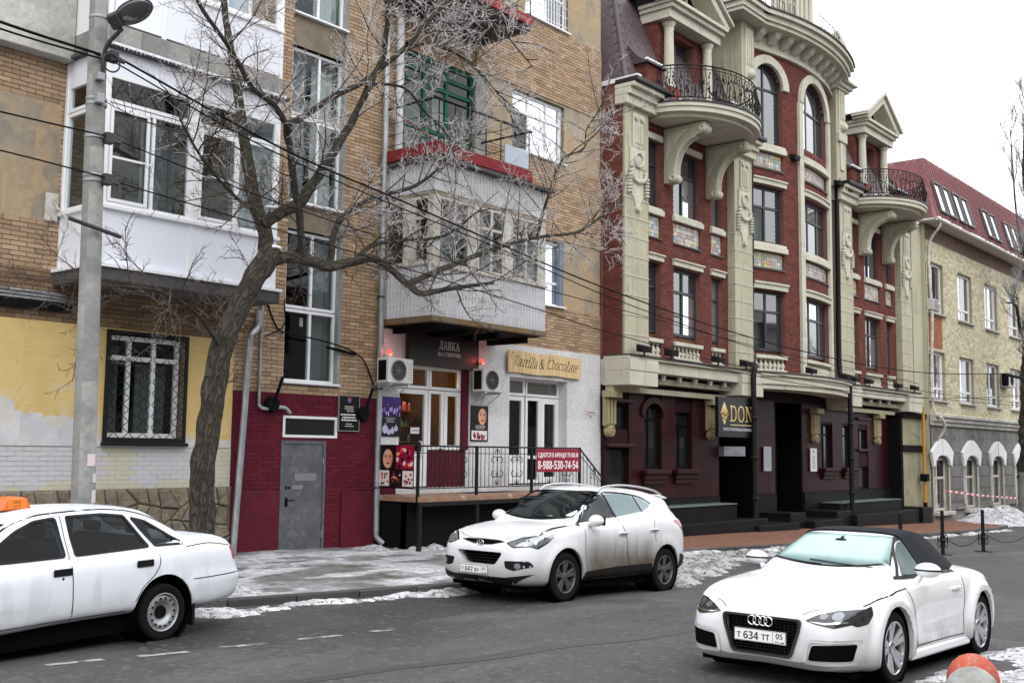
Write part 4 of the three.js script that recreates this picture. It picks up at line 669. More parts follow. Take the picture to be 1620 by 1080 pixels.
    { const hp = new MB(); hp.bar(V(x0, 12, -15.7), V(x0 + k * h, 12 + h, -15.7 - k * h), 0.07, 0.07, 8).bar(V(x1, 12, -15.7), V(x1 - k * h, 12 + h, -15.7 - k * h), 0.07, 0.07, 8); hp.each('hip_capping', slate, P); }
    I.name = 'roof_shingles'; I.userData.kind = 'stuff'; mr.add(I);
  }
  new MB().box(23.4, 23.6, 12.0, 12.12, -19, -15.3).build('snow_on_gutter', M.snow, P);
  // left return wall
  B.area(-17.5, ZD + 0.2, 4.75, 11.4, 23.45, [], 0, null, 'x'); new MB().box(23.45, 23.6, 4.6, 12, -18, ZD + 0.0).build('return_wall', M.redMortar, P);

  function balustrade(x0, x1, zf, arc) {
    const n = Math.max(2, Math.round((x1 - x0) / 0.2));
    if (arc) { const b = new MB(); arcBox(b, x0, x1, 5.19, 5.3, -0.12, 0.1, 12); arcBox(b, x0, x1, 4.76, 4.84, -0.12, 0.08, 12); b.build('balustrade_rail', creamL, P); }
    else new MB().rbox(x0 - 0.04, x1 + 0.04, 5.19, 5.3, zf(0) - 0.11, zf(0) + 0.12, 0.015).rbox(x0, x1, 4.76, 4.84, zf(0) - 0.1, zf(0) + 0.09, 0.01).build('balustrade_rail', creamL, P);
    for (let i = 0; i < n; i++) { const x = x0 + (i + 0.5) * (x1 - x0) / n; new MB().lathe([[0, 0], [0.075, 0], [0.075, 0.03], [0.045, 0.05], [0.075, 0.11], [0.08, 0.15], [0.04, 0.25], [0.035, 0.29], [0.055, 0.31], [0.07, 0.33], [0.07, 0.355], [0, 0.355]], x, 4.84, zf(x) - 0.01, 10).build('baluster', creamL, P); }
  }
  // ------------------------------------------------ central curved bay
  const WL = [31.0, 32.45], WR = [33.68, 36.05];
  const ch = [];
  for (const w of [WL, WR]) ch.push([...w, 8.93, 10.75], [...w, 8.1, 8.6], [...w, 4.74, 7.36], [...w, 11.36, 11.86]);
  const archTop = (w, y1, rise, x) => { const c = (w[0] + w[1]) / 2, h = (w[1] - w[0]) / 2, t = Math.abs(x - c) / h; return t >= 1 ? y1 - rise : y1 - rise + rise * Math.sqrt(1 - t * t); };
  const AW = [[WL, 12.2, 14.85, 0.75], [WR, 12.45, 14.95, 1.0]];
  { // wall as narrow vertical strips bent to the arc
    const b = new MB(), xs = new Set([30.75, 37.25, ...WL, ...WR]); for (let x = 30.75; x < 37.25; x += 0.1) xs.add(Math.round(x * 1000) / 1000); const X = [...xs].sort((a, c) => a - c);
    for (let i = 0; i < X.length - 1; i++) { const a = X[i], c = X[i + 1], m = (a + c) / 2; if (c - a < 0.002) continue;
      const hs = ch.filter(h => m > h[0] && m < h[1]).map(h => [h[2], h[3]]); for (const [w, y0, y1, r] of AW) if (m > w[0] && m < w[1]) hs.push([y0, archTop(w, y1, r, m)]);
      hs.sort((p, q) => p[0] - q[0]); let y = 4.6; for (const h of hs) { if (h[0] > y) arcBox(b, a, c, y, h[0], -0.4, -0.015, 1); y = h[1]; } arcBox(b, a, c, y, 15.25, -0.4, -0.015, 1); }
    b.build('bay_wall', M.redMortar, P);
    reseed(61); const hb = [...ch]; for (const [w, y0, y1, r] of AW) { hb.push([...w, y0, y1 - r]); for (let k = 0; k < 8; k++) { const ya = y1 - r + r * k / 8, yb = y1 - r + r * (k + 1) / 8, f = Math.sqrt(Math.max(0, 1 - (k / 8) ** 2)), c = (w[0] + w[1]) / 2, h = (w[1] - w[0]) / 2 * f; hb.push([c - h, c + h, ya, yb]); } }
    B.area(30.78, 33.34, 4.75, 15.2, 0, hb, 0, x => fz(x) - 0.015).area(33.34, 36.5, 4.75, 15.2, 0, hb, 0, x => fz(x) - 0.015).area(36.5, 37.2, 4.75, 15.2, 0, hb, 0, x => fz(x) - 0.015);
  }
  const onArc = x => { const a = Math.asin((x - cX) / R); return new THREE.Matrix4().makeRotationY(a).setPosition(cX + R * Math.sin(a), 0, cZ + R * Math.cos(a)); };
  [WL, WR].forEach((w, k) => {
    const m = (w[0] + w[1]) / 2, hw = (w[1] - w[0]) / 2 / Math.cos(Math.asin((m - cX) / R)), mul = k ? [0.34, 0.72] : [0.48];
    const ga = (i, j) => k ? (i < 2 && (i === 0 || j === 1) ? M.glassSky : M.glassMirror) : (i === 0 && j === 0 ? M.glass : M.glassMirror);
    XF = onArc(m); const zz = k ? -0.2 : -0.17;
    windowAt(P, -hw, hw, 8.93, 10.75, zz, { mat: frame, fw: 0.075, mul, tr: [0.64], glassAt: ga });
    windowAt(P, -hw, hw, 5.45, 7.36, zz, { mat: frame, fw: 0.075, mul, tr: [0.66], glassAt: ga });
    const [, y0, y1, r] = AW[k], ip = archPoly(-hw + 0.075, hw - 0.075, y0 + 0.075, y1 - 0.075, r - 0.075), aw = windowAt(P, -hw, hw, y0, y1, zz, { mat: frame, poly: archPoly(-hw, hw, y0, y1, r), inner: ip, glass: M.glassMirror });
    const bars = new MB(); for (const f of mul) { const x = -hw + 2 * hw * f, t = Math.abs(x) / hw; bars.box(x - 0.035, x + 0.035, y0 + 0.07, y1 - r + r * Math.sqrt(1 - t * t) - 0.05, zz - 0.065, zz - 0.006); } bars.box(-hw + 0.07, hw - 0.07, y1 - r - 0.1, y1 - r - 0.03, zz - 0.06, zz + 0.002); bars.build('glazing_bar', frame, aw);
    if (k) new MB().box(-hw + 0.08, -hw + 0.78, y0 + 0.08, y1 - r + 0.2, zz - 0.034, zz - 0.028).build('bright_pane', M.glassSky, aw);
    new MB().box(-hw, hw, 4.7, 15, -0.62, -0.52).build('blind', M.curtainGrey, P);
    // arch mould
    const am = archPoly(-hw - 0.28, hw + 0.28, y1 - r - 0.02, y1 + 0.26, r + 0.26, 18), ai = archPoly(-hw, hw, y1 - r - 0.02, y1, r, 18);
    const s = new THREE.Shape(am.slice(2).concat(ai.slice(2).reverse()).map(p => new THREE.Vector2(p[0], p[1]))); const eg = new THREE.ExtrudeGeometry(s, { depth: 0.1, bevelEnabled: true, bevelSize: 0.015, bevelThickness: 0.015, bevelSegments: 1 });
    eg.translate(0, 0, k ? -0.08 : -0.05); new MB().add(eg).build('arch_mould', creamL, P);
    XF = null;
    const t = new MB(); for (const [y0_, y1_, o] of [[8.63, 8.8, 0.12], [8.8, 8.9, 0.06], [7.4, 7.56, 0.1], [7.56, 7.62, 0.15], [11.9, 12.06, 0.12], [12.06, 12.16, 0.07], [10.8, 10.95, 0.1], [10.95, 11.0, 0.15]]) arcBox(t, w[0] - 0.08, w[1] + 0.08, y0_, y1_, -0.1, o, 12); t.each('hood_mould', creamL, P);
    const ld = new MB(); arcBox(ld, w[0] - 0.04, w[1] + 0.04, 8.04, 8.1, -0.1, 0.05, 12); arcBox(ld, w[0] - 0.04, w[1] + 0.04, 11.3, 11.36, -0.1, 0.05, 12); ld.each('ledge', slate, P);
    for (const y0_ of [8.1, 11.36]) {
      const pb = new MB(); arcBox(pb, w[0], w[1], y0_, y0_ + 0.5, -0.25, -0.08, 12); const tp = pb.build('mosaic_panel', M.concreteLight, P);
      const cols = Math.round((w[1] - w[0]) / 0.128), tw = (w[1] - w[0]) / cols, im = new THREE.InstancedMesh(brickGeo, std(1, 1, 1, 0.35), cols * 4), mx = new THREE.Matrix4(); let q = 0;
      for (let i = 0; i < cols; i++) for (let j = 0; j < 4; j++) { const x = w[0] + (i + 0.5) * tw, a = Math.asin((x - cX) / R); mx.compose(V(cX + (R - 0.075) * Math.sin(a) - 34, y0_ + (j + 0.5) * 0.125 + 0.3, cZ + (R - 0.075) * Math.cos(a) - ZD), new THREE.Quaternion().setFromAxisAngle(V(0, 1, 0), a), V(tw - 0.012, 0.112, 0.02)); im.setMatrixAt(q, mx); const c = tilesC[Math.floor(rnd() * 9)], v = rr(0.8, 1.1); im.setColorAt(q++, lin(c[0] * v, c[1] * v, c[2] * v)); }
      im.name = 'mosaic_tiles'; im.userData.kind = 'stuff'; tp.add(im);
    }
    balustrade(w[0], w[1], x => fz(x) - 0.03, true);
    const pb = new MB(); arcBox(pb, w[0], w[1], 4.74, 5.45, -0.4, -0.24, 6); pb.build('parapet_back', M.redMortar, P);
  });
  for (const [a, b] of [[33.36, 33.62], [36.12, 36.5]]) { const t = new MB(); arcBox(t, a, b, 4.72, 13.95, -0.05, 0.1, 3); t.build('trim_strip', creamL, P); }
  { // frieze, modillions, cornice
    const f = new MB(); arcBox(f, 30.75, 37.25, 15.2, 15.7, -0.4, 0.06); arcBox(f, 30.75, 37.25, 15.2, 15.3, 0.06, 0.12); f.build('frieze', creamL, P);
    for (let i = 0; i < 10; i++) { const x = 31.1 + i * 0.64; const m = new MB(); m.prism([[0.06, 15.42], [0.18, 15.45], [0.42, 15.6], [0.52, 15.78], [0.06, 15.78]], -0.13, 0.13); XF = onArc(x).multiply(new THREE.Matrix4().makeBasis(V(0, 0, 1), V(0, 1, 0), V(-1, 0, 0))); m.build('modillion', creamL, P); XF = null; }
    const c = new MB(); arcBox(c, 30.75, 37.25, 15.78, 15.9, -0.4, 0.7); arcBox(c, 30.75, 37.25, 15.9, 16.08, -0.4, 0.78); arcBox(c, 30.75, 37.25, 16.08, 16.22, -0.4, 0.9); c.box(29.2, 30.9, 15.785, 15.895, -20, -15.255).box(29.15, 30.9, 15.9, 16.075, -20, -15.2).box(29.05, 30.9, 16.08, 16.215, -20, -15.1).box(37.1, 38.15, 15.5, 15.6, -18, -15.6).box(37.1, 38.25, 15.6, 15.75, -18, -15.5).box(37.1, 38.4, 15.75, 15.84, -18, -15.36); c.each('cornice', creamL, P);
    const g = new MB(); arcBox(g, 30.75, 37.25, 16.225, 16.27, -0.4, 0.95); g.box(29.0, 31, 16.225, 16.27, -20, -15.05); g.each('gutter', slate, P);
  }
  for (const s of [-1, 1]) { // upper side walls and pilasters of the bay
    const px = cX + s * 3.6; const pl = new MB().box(px - 0.42, px + 0.42, 11.9, 15.8, ZD - 0.4, -15.72).build('pilaster', cream, P);
    const o = new MB(); o.rbox(px - 0.26, px + 0.26, 13.9, 15.6, -15.73, -15.66, 0.02); for (const f of [-0.14, 0, 0.14]) o.rbox(px + f - 0.035, px + f + 0.035, 14.4, 15.4, -15.67, -15.62, 0.02, 2);
    o.add(new THREE.SphereGeometry(0.17, 14, 10).translate(px, 14.1, -15.62)).rbox(px - 0.36, px + 0.36, 13.55, 13.9, -15.73, -15.62, 0.03).rbox(px - 0.15, px + 0.15, 12.5, 13.55, -15.73, -15.67, 0.03); o.build('carved_ornament', creamL, pl);
    new MB().box(px - 0.4 * s - 0.06, px - 0.4 * s + 0.06, 11.9, 15.8, -20, ZD - 0.4).box(s < 0 ? 29.95 : 37.7, s < 0 ? 30.05 : 37.8, 11.9, 15.8, -20, ZD - 0.3).build('side_wall', cream, P);
    if (s < 0) new MB().box(29.93, 29.95, 13.2, 13.24, -20, ZD - 0.3).box(29.93, 29.95, 14.4, 14.44, -20, ZD - 0.3).build('joint_band', creamL, P);
  }
  { // roof terrace ironwork, cream pedestal, ridge box
    const yb = 16.27; for (let i = 0; i < 11; i++) { const x = 29.6 + i * 0.26, z = x < 31 ? -15.4 : fz(x) + 0.6, b = new MB(); b.bar(V(x, yb, z), V(x, yb + 1.1, z), 0.012); scroll(b, V(x + 0.13, yb + 0.4, z), V(1, 0, 0), V(0, 1, 0), 0.6, 0.09, i % 2 ? 1 : -1); scroll(b, V(x + 0.13, yb + 0.8, z), V(1, 0, 0), V(0, 1, 0), 0.4, 0.07, i % 2 ? -1 : 1); b.build('roof_railing', M.blackIron, P); }
    XF = onArc(33.0); const pd = new MB().rbox(-0.65, 0.65, yb, 18.2, -0.3, 0.5, 0.02).build('roof_pedestal', creamL, P); const fl = new MB(); for (let i = 0; i < 4; i++) fl.rbox(-0.5 + i * 0.28, -0.36 + i * 0.28, yb + 0.2, 18, 0.5, 0.56, 0.02); fl.rbox(-0.75, 0.75, 17.7, 18.0, -0.4, 0.6, 0.02); fl.build('flute', creamL, pd); XF = null;
    const r2 = new MB(); for (let i = 0; i < 9; i++) { const x = 34 + i * 0.3, z = fz(x) + 0.55; r2.bar(V(x, yb, z), V(x, yb + 0.75, z), 0.01); if (i < 8) r2.bar(V(x, yb + 0.75, z), V(x + 0.3, yb + 0.75, fz(x + 0.3) + 0.55), 0.014); if (i < 3) scroll(r2, V(x + 0.12, yb + 0.3, z), V(1, 0, 0), V(0, 1, 0), 0.4, 0.08, 1); } r2.build('roof_railing', M.blackIron, P);
    new MB().prism([[35.6, 16.27], [37.0, 16.27], [37.0, 16.9], [36.3, 17.3], [35.6, 16.9]], -16.4, -15.2).build('roof_gable', creamL, P);
  }
  // ------------------------------------------------ storey ledge
  {
    const L = new MB(), zl = -15.5;
    for (const [a, b] of [[23.36, 30.75], [37.25, 44.76]]) { L.rbox(a, b, 4.3, 4.6, ZD - 0.35, zl - 0.12, 0.02).rbox(a, b, 4.6, 4.68, ZD - 0.35, zl - 0.02, 0.02); for (const c of a < 30 ? [[23.35, 24.7], [29.4, 30.76]] : [[37.24, 38.5], [43.3, 44.77]]) L.rbox(c[0], c[1], 3.92, 4.3, ZD - 0.35, zl, 0.015).rbox(c[0], c[1], 4.3, 4.6, ZD - 0.35, zl + 0.02, 0.015); }
    L.box(23.355, 23.6, 3.95, 4.61, -17.5, ZD - 0.36); arcBox(L, 30.75, 37.25, 4.2, 4.35, -0.4, 0.5); arcBox(L, 30.75, 37.25, 4.35, 4.6, -0.4, 0.56); arcBox(L, 30.75, 37.25, 4.6, 4.68, -0.4, 0.64); L.each('storey_ledge', creamL, P);
    const cp = new MB(); cp.box(23.37, 30.75, 4.685, 4.73, ZD - 0.3, zl + 0.03).box(37.25, 44.75, 4.685, 4.73, ZD - 0.3, zl + 0.03); arcBox(cp, 30.75, 37.25, 4.685, 4.73, -0.35, 0.68); cp.each('ledge_flashing', slate, P);
    const so = new MB(); so.box(24.7, 29.4, 4.05, 4.2, -16.3, -15.9).box(38.5, 43.3, 4.05, 4.2, -16.3, -15.9); so.box(23.4, 30.75, 3.78, 3.92, -16.3, -16.05).box(37.25, 44.5, 3.78, 3.92, -16.3, -16.05); so.each('soffit_beam', cream, P);
    for (let i = 0; i < 5; i++) { new MB().bar(V(25.4 + i * 0.85, 4.3, -15.78), V(25.4 + i * 0.85, 4.14, -15.78), 0.09, 0.06, 10).build('soffit_lamp', M.concreteLight, P); if (i < 4) new MB().bar(V(39.1 + i * 0.9, 4.3, -15.78), V(39.1 + i * 0.9, 4.14, -15.78), 0.09, 0.06, 10).build('soffit_lamp', M.concreteLight, P); }
  }
  // ------------------------------------------------ granite ground floor
  {
    const zg = -16.3, H = [[23.62, 24.5, 2.8, 3.45], [23.55, 24.52, 0.92, 2.3], [25.25, 26.15, 1.75, 3.5], [26.87, 27.8, 1.75, 3.35], [29.35, 31.7, 0.1, 3.9], [33.1, 35.2, 0.1, 3.9], [36.75, 37.7, 1.62, 3.25], [38.6, 39.4, 1.62, 3.25], [40.05, 40.95, 2.3, 3.15], [40.05, 41.0, 0.92, 1.75]];
    new MB().prism(rect(23.37, 44.7, -0.6, 4.32), zg - 0.4, zg - 0.03, H.map(h => rect(...h))).build('wall', matte(0.02, 0.004, 0.006, 0.6, 0.3), P);
    const gp = new Bricks(0.94, 0.6, 0.007, 0.03); reseed(17); gp.area(23.6, 43.2, 0.91, 3.92, zg - 0.03, H, 0);
    const before = P.children.length; gp.build(P, [granite], 300); P.children.slice(before).forEach(m => { if (m.name === 'brick') { m.name = 'granite_slab'; m.material.roughness = 0.4; m.material.bumpScale = 0.0005; } });
    new MB().box(23.4, 29.34, -0.6, 0.9, zg - 0.03, zg + 0.06).box(31.71, 33.09, -0.6, 0.9, zg - 0.03, zg + 0.06).box(35.21, 43.2, -0.6, 0.9, zg - 0.03, zg + 0.06).each('plinth', blackG, P);
    for (const h of H) { if (h[0] === 29.35 || h[0] === 33.1) continue; windowAt(P, h[0], h[1], h[2], h[3], zg - 0.1, { mat: M.black, fw: 0.06, mul: h[1] - h[0] > 0.85 && h[2] > 1 ? [0.4] : [], tr: h[3] - h[2] > 1.5 ? [0.78] : [], glass: M.glassDark, glassAt: (i, j) => (i === 0 && (j === 1 || h[3] - h[2] < 1) && h[0] < 30) ? M.glassMirror : null }); }
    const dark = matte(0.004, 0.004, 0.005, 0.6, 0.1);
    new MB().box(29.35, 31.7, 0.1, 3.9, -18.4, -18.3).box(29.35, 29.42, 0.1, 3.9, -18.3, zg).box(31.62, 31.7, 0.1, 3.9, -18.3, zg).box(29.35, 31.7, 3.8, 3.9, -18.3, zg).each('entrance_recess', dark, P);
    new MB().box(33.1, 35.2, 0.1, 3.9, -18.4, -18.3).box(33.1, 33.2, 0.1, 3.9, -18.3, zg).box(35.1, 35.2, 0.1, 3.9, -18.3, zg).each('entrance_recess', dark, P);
    new MB().rbox(29.36, 30.7, 2.1, 2.4, zg, -16.1, 0.02).build('entrance_lintel', M.zinc, P);
    // windowsill blocks and moulded surrounds
    for (const x of [25.05, 26.67, 36.6, 38.45]) { const b = new MB(); b.rbox(x, x + 1.3, 1.6, 1.72, zg, zg + 0.22, 0.02).rbox(x + 0.06, x + 1.24, 1.45, 1.6, zg, zg + 0.14, 0.02).rbox(x + 0.1, x + 1.2, 1.32, 1.45, zg, zg + 0.09, 0.02); b.build('window_sill', matte(0.03, 0.006, 0.008, 0.45, 0.4), P); }
    const ah = archPoly(25.05, 26.35, 2.9, 3.72, 0.5, 12), ai = archPoly(25.22, 26.18, 2.9, 3.55, 0.4, 12); new MB().prism(ah.slice(2).concat(ai.slice(2).reverse()), zg, zg + 0.06).build('arch_surround', matte(0.032, 0.006, 0.008, 0.45, 0.4), P);
    for (const x of [24.05, 40.5]) new MB().rbox(x - 0.62, x + 0.62, 3.5, 3.6, zg, zg + 0.1, 0.015).rbox(x - 0.62, x + 0.62, 2.32, 2.42, zg, zg + 0.1, 0.015).each('door_surround', matte(0.04, 0.01, 0.012, 0.45, 0.4), P);
    // gilded corbels under the ledge
    const gold = mottled([0.36, 0.31, 0.18], [0.31, 0.265, 0.15], 1, 5, 0.7, { bumpScale: 0.002 });
    for (const x of [23.5, 28.8, 36.1, 41.8]) { const c = new MB(); c.rbox(x - 0.27, x + 0.27, 3.6, 3.78, zg, zg + 0.3, 0.02); for (const f of [-0.15, 0, 0.15]) c.rbox(x + f - 0.045, x + f + 0.045, 2.9, 3.58, zg, zg + 0.16, 0.03, 2); c.rbox(x - 0.24, x + 0.24, 2.86, 3.62, zg, zg + 0.09, 0.02).bar(V(x, 2.74, zg), V(x, 2.74, zg + 0.15), 0.17, 0.15, 18).add(new THREE.TorusGeometry(0.09, 0.025, 6, 16).translate(x, 2.74, zg + 0.16)).add(new THREE.SphereGeometry(0.05, 8, 6).translate(x, 2.74, zg + 0.16)); c.build('corbel', gold, P); }
    // black granite steps, plinths and piers
    const st = (x0, x1, y1, z0, z1, n = 'step') => new MB().rbox(x0, x1, -0.6, y1, z0, z1, 0.02).build(n, blackG, P);
    st(23.6, 29.2, 0.7, zg, -15.6, 'platform'); st(23.6, 29.4, 0.3, -15.6, -15.0); st(29.2, 31.9, 0.1, zg, -14.9); st(31.9, 33.0, 0.35, zg, -15.2, 'step_pier'); st(33.0, 35.2, 0.08, zg, -14.9); st(35.2, 36.4, 0.3, zg, -15.1, 'step_pier'); st(36.4, 42.2, 0.5, zg, -15.5, 'platform'); st(36.4, 42.4, 0.15, -15.5, -14.9); st(42.5, 43.6, 0.2, zg, -14.8, 'step_pier'); st(29.6, 30.2, 0.28, -15.6, -15.1, 'step_pier');
    new MB().rbox(23.7, 29.15, 0.705, 0.735, -16.22, -15.56, 0.01).rbox(36.5, 42.1, 0.505, 0.53, -16.22, -15.46, 0.01).each('platform_slab', std(0.13, 0.17, 0.16, 0.35), P);
    // black cast iron downpipes up the whole front
    for (const [xu, zu, x, z] of [[30.72, -15.84, 29.86, -15.36], [37.3, -15.8, 37.1, -15.36]]) { const b = new MB(); b.tube([V(xu, 11.9, zu), V(xu, 9, zu), V(xu, 5.1, zu), V(xu - 0.1, 4.95, zu + 0.1), V(x + 0.1, 4.8, z), V(x, 4.6, z), V(x, 3, z), V(x, 1, z), V(x, -0.2, z)], 0.085, 80, 10); for (let y = 0.8; y < 4.4; y += 1.2) b.lathe([[0.09, 0], [0.115, 0.02], [0.115, 0.1], [0.09, 0.12]], x, y, z, 12); b.build('downpipe', M.blackIron, P); }
    // cream end strip and garage bay
    new MB().box(44.72, 45.84, 3.9, 11.9, ZD - 0.4, -15.78).box(45.85, 45.935, -1, 11.94, -17, -15.645).build('end_wall', cream, P);
    new MB().box(43.3, 45.84, -0.9, 3.98, -17, -15.85).build('gate_wall', mottled([0.33, 0.31, 0.2], [0.28, 0.26, 0.18], 3, 4, 0.9, {}, [0.2, 0.19, 0.14]), P);
    new MB().rbox(43.2, 45.83, 3.7, 3.9, -17, -15.7, 0.02).rbox(43.2, 45.83, 2.35, 2.6, -16, -15.76, 0.02).build('gate_band', M.black, P); new MB().rbox(43.25, 45.83, -0.9, -0.05, -16.5, -15.6, 0.02).build('gate_plinth', blackG, P);
    new MB().rbox(43.1, 43.32, -0.9, 3.69, -16.6, -15.8, 0.02).build('gate_jamb', M.black, P);
  }
  B.build(P, [red], 300);
}
// ================================================================ far office building
const ZF = -15.6;
const office = thing('office_building', 'pale brick three storey building with grey arched ground floor and maroon roof', 'building', [62, -0.9, ZF]);
{
  const P = office, X0 = 45.95, X1 = 92, pitch = 3.93, n = 11;
  const stucco = mottled([0.2, 0.2, 0.195], [0.16, 0.158, 0.15], 4, 4, 0.92, {}, [0.12, 0.118, 0.11]), white = M.oldWhite, wr = std(0.72, 0.72, 0.72, 0.7);
  const U = [], L = [], G = []; for (let i = 0; i < n; i++) { const x = 46.05 + i * pitch; U.push([x, x + 2.0, 8.25, 10.4]); L.push([x - 0.05, x + 1.95, 4.55, 6.58]); G.push([x + 0.0, x + 1.85, -0.12, 2.2]); }
  const panel = [46.05, 47.75, 6.75, 8.1];
  new MB().prism([[X0, -2.5], [X1, -2.5], [X1, 12], [X0, 12]], ZF - 0.4, ZF - 0.02, [...U, ...L].map(h => rect(...h)).concat(G.map(h => archPoly(...h, 0.4, 8)))).build('wall', mottled([0.36, 0.33, 0.24], [0.3, 0.27, 0.2], 4, 5, 0.95), P);
  new MB().box(X0 + 0.2, X1 - 0.2, -2.5, 11.9, -26, ZF - 0.5).build('core_wall', M.roomDark, P);
  const pale = [[0.58, 0.52, 0.36], [0.63, 0.57, 0.42], [0.54, 0.48, 0.32], [0.6, 0.56, 0.44], [0.48, 0.42, 0.28]], orange = [[0.36, 0.15, 0.085], [0.33, 0.135, 0.08]], brown = [[0.16, 0.11, 0.085], [0.19, 0.13, 0.1]];
  const B = new Bricks(0.25, 0.1, 0.016, 0.02); reseed(71);
  B.area(X0, 70, 3.95, 11.3, ZF - 0.02, [...U, ...L, panel], 0).area(...panel, ZF - 0.02, [], 1).area(X0, 70, 11.3, 12, ZF - 0.02, [], 2); B.build(P, [pale, orange, brown], 200);
  new MB().prism([[X0, -2.5], [X1, -2.5], [X1, 3.5], [X0, 3.5]], ZF - 0.03, ZF + 0.03, G.map(h => archPoly(...h, 0.4, 8))).build('stucco', stucco, P);
  for (let k = 0; k < 5; k++) for (let i = 0; i < n; i++) new MB().rbox(47.95 + i * pitch, 49.85 + i * pitch, 0.25 + k * 0.52, 0.72 + k * 0.52, ZF + 0.03, ZF + 0.05, 0.012).build('rusticated_block', stucco, P);
  new MB().rbox(X0 - 0.1, X1, 3.45, 3.62, ZF, ZF + 0.14, 0.015).rbox(X0 - 0.1, X1, 3.62, 3.8, ZF, ZF + 0.24, 0.015).rbox(X0 - 0.1, X1, 3.8, 3.92, ZF, ZF + 0.34, 0.015).build('cornice', M.concreteLight, P);
  U.concat(L).forEach((h, q) => {
    windowAt(P, h[0], h[1], h[2], h[3], ZF - 0.14, { mat: wr, fw: 0.1, mul: [0.45], tr: [0.24], glassAt: (i, j) => i === 0 && q < n ? M.glassSky : (q * 7 + i) % 3 ? M.glassMirror : M.glassSky, depth: 0.08 });
    new MB().rbox(h[0] - 0.08, h[1] + 0.12, h[2] - 0.1, h[2] - 0.02, ZF - 0.2, ZF + 0.14, 0.01).build('sill', M.concreteLight, P);
  });
  G.forEach(h => {
    const c = (h[0] + h[1]) / 2; // fan-shaped white hood
    const hood = [[h[0] - 0.2, 1.72], [h[0] - 0.42, 2.35], ...[...Array(9)].map((_, i) => { const t = 1 - i / 8; return [c - (h[1] - h[0] + 0.84) / 2 * (2 * t - 1), 2.35 + 0.55 * Math.sin(Math.PI * (i / 8))]; }), [h[1] + 0.42, 2.35], [h[1] + 0.2, 1.72], ...[...Array(9)].map((_, i) => { const a = Math.PI * i / 8; return [c + (h[1] - h[0]) / 2 * Math.cos(a), 1.8 + 0.42 * Math.sin(a)]; })];
    new MB().prism(hood, ZF + 0.03, ZF + 0.16, [], 0.02).build('arch_hood', wr, P);
    new MB().rbox(c - 0.1, c + 0.1, 2.2, 2.88, ZF + 0.16, ZF + 0.2, 0.01).build('keystone', wr, P);
    windowAt(P, h[0] + 0.02, h[1] - 0.02, h[2] + 0.02, 2.1, ZF - 0.1, { mat: M.oldWhite, fw: 0.1, mul: [0.42], tr: [0.62], glassAt: (i, j) => j ? M.glassDark : i ? M.glassMirror : M.glassSky });
    new MB().rbox(h[0] - 0.12, h[1] + 0.12, -0.28, -0.12, ZF, ZF + 0.28, 0.02).build('sill', M.concreteLight, P);
    for (const s of [0, 1]) new MB().rbox(s ? h[1] : h[0] - 0.12, s ? h[1] + 0.12 : h[0], -0.12, 1.72, ZF + 0.03, ZF + 0.08, 0.01).build('jamb', M.concreteLight, P);
  });
  const pb = new MB(); for (let i = 0; i < n; i++) pb.rbox(48.0 + i * pitch, 49.85 + i * pitch, -0.1, 0.12, ZF + 0.03, ZF + 0.14, 0.02); pb.box(X0, X1, -2.5, -0.3, ZF + 0.03, ZF + 0.1); pb.build('plinth', mottled([0.24, 0.23, 0.22], [0.17, 0.165, 0.155], 3, 5, 0.9, {}, [0.1, 0.09, 0.08]), P);
  // roof with skylights
  const k = 3.7, roofM = mottled([0.2, 0.075, 0.08], [0.17, 0.065, 0.07], 2, 4, 0.6, {}, [0.25, 0.13, 0.13]);
  const g = new THREE.BufferGeometry(), q = [[X0 - 0.5, 12.05, -15.1], [X1, 12.05, -15.1], [X1, 15.05, -15.91], [X0 + 0.9, 15.05, -15.91], [X0 - 0.5, 12.05, -25], [X0 + 0.9, 15.05, -24]]; g.setAttribute('position', new THREE.Float32BufferAttribute(q.flat(), 3)); g.setIndex([0, 1, 2, 0, 2, 3, 4, 0, 3, 4, 3, 5]); g.computeVertexNormals();
  const roof = new MB().add(g).build('roof', roofM, P);
  const nrm = V(0, 1, k).normalize(), up = V(0, k, -1).normalize(), rot = new THREE.Matrix4().makeBasis(V(1, 0, 0), up, nrm);
  const ribs = []; for (let x = X0 + 0.3; x < 70; x += 0.32) ribs.push(x); const im = new THREE.InstancedMesh(brickGeo, roofM, ribs.length), mx = new THREE.Matrix4(); ribs.forEach((x, i) => { const h = Math.min(3, (x - X0 + 0.5) * 2.1) ; const len = h / k * Math.hypot(1, k), p = V(x, 12.05, -15.1).addScaledVector(up, len / 2).addScaledVector(nrm, 0.012).sub(P.position); mx.copy(rot).scale(V(0.05, len, 0.03)).setPosition(p); im.setMatrixAt(i, mx); }); im.name = 'roof_rib'; im.userData.kind = 'stuff'; roof.add(im);
  for (const x of [46.7, 47.85, 49.2, 50.35, 53.4, 54.6, 57.0, 58.2, 61.5, 62.7]) { XF = rot.clone().setPosition(x, 12.05, -15.1); const s = new MB().prism(rect(0, 0.98, 0.5, 1.95), 0.02, 0.12, [rect(0.07, 0.91, 0.57, 1.88)]).build('skylight', std(0.1, 0.09, 0.09, 0.5), P); new MB().box(0.07, 0.91, 0.57, 1.88, 0.05, 0.06).build('pane', M.glassSky, s); XF = null; }
  new MB().box(X0 - 0.5, X1, 11.98, 12.04, ZF - 0.2, -15.0).build('eave_soffit', M.oldWhite, P);
  new MB().bar(V(X0 - 0.5, 12.02, -14.95), V(X1, 12.02, -14.95), 0.08, 0.08, 8).build('gutter', M.oldWhite, P);
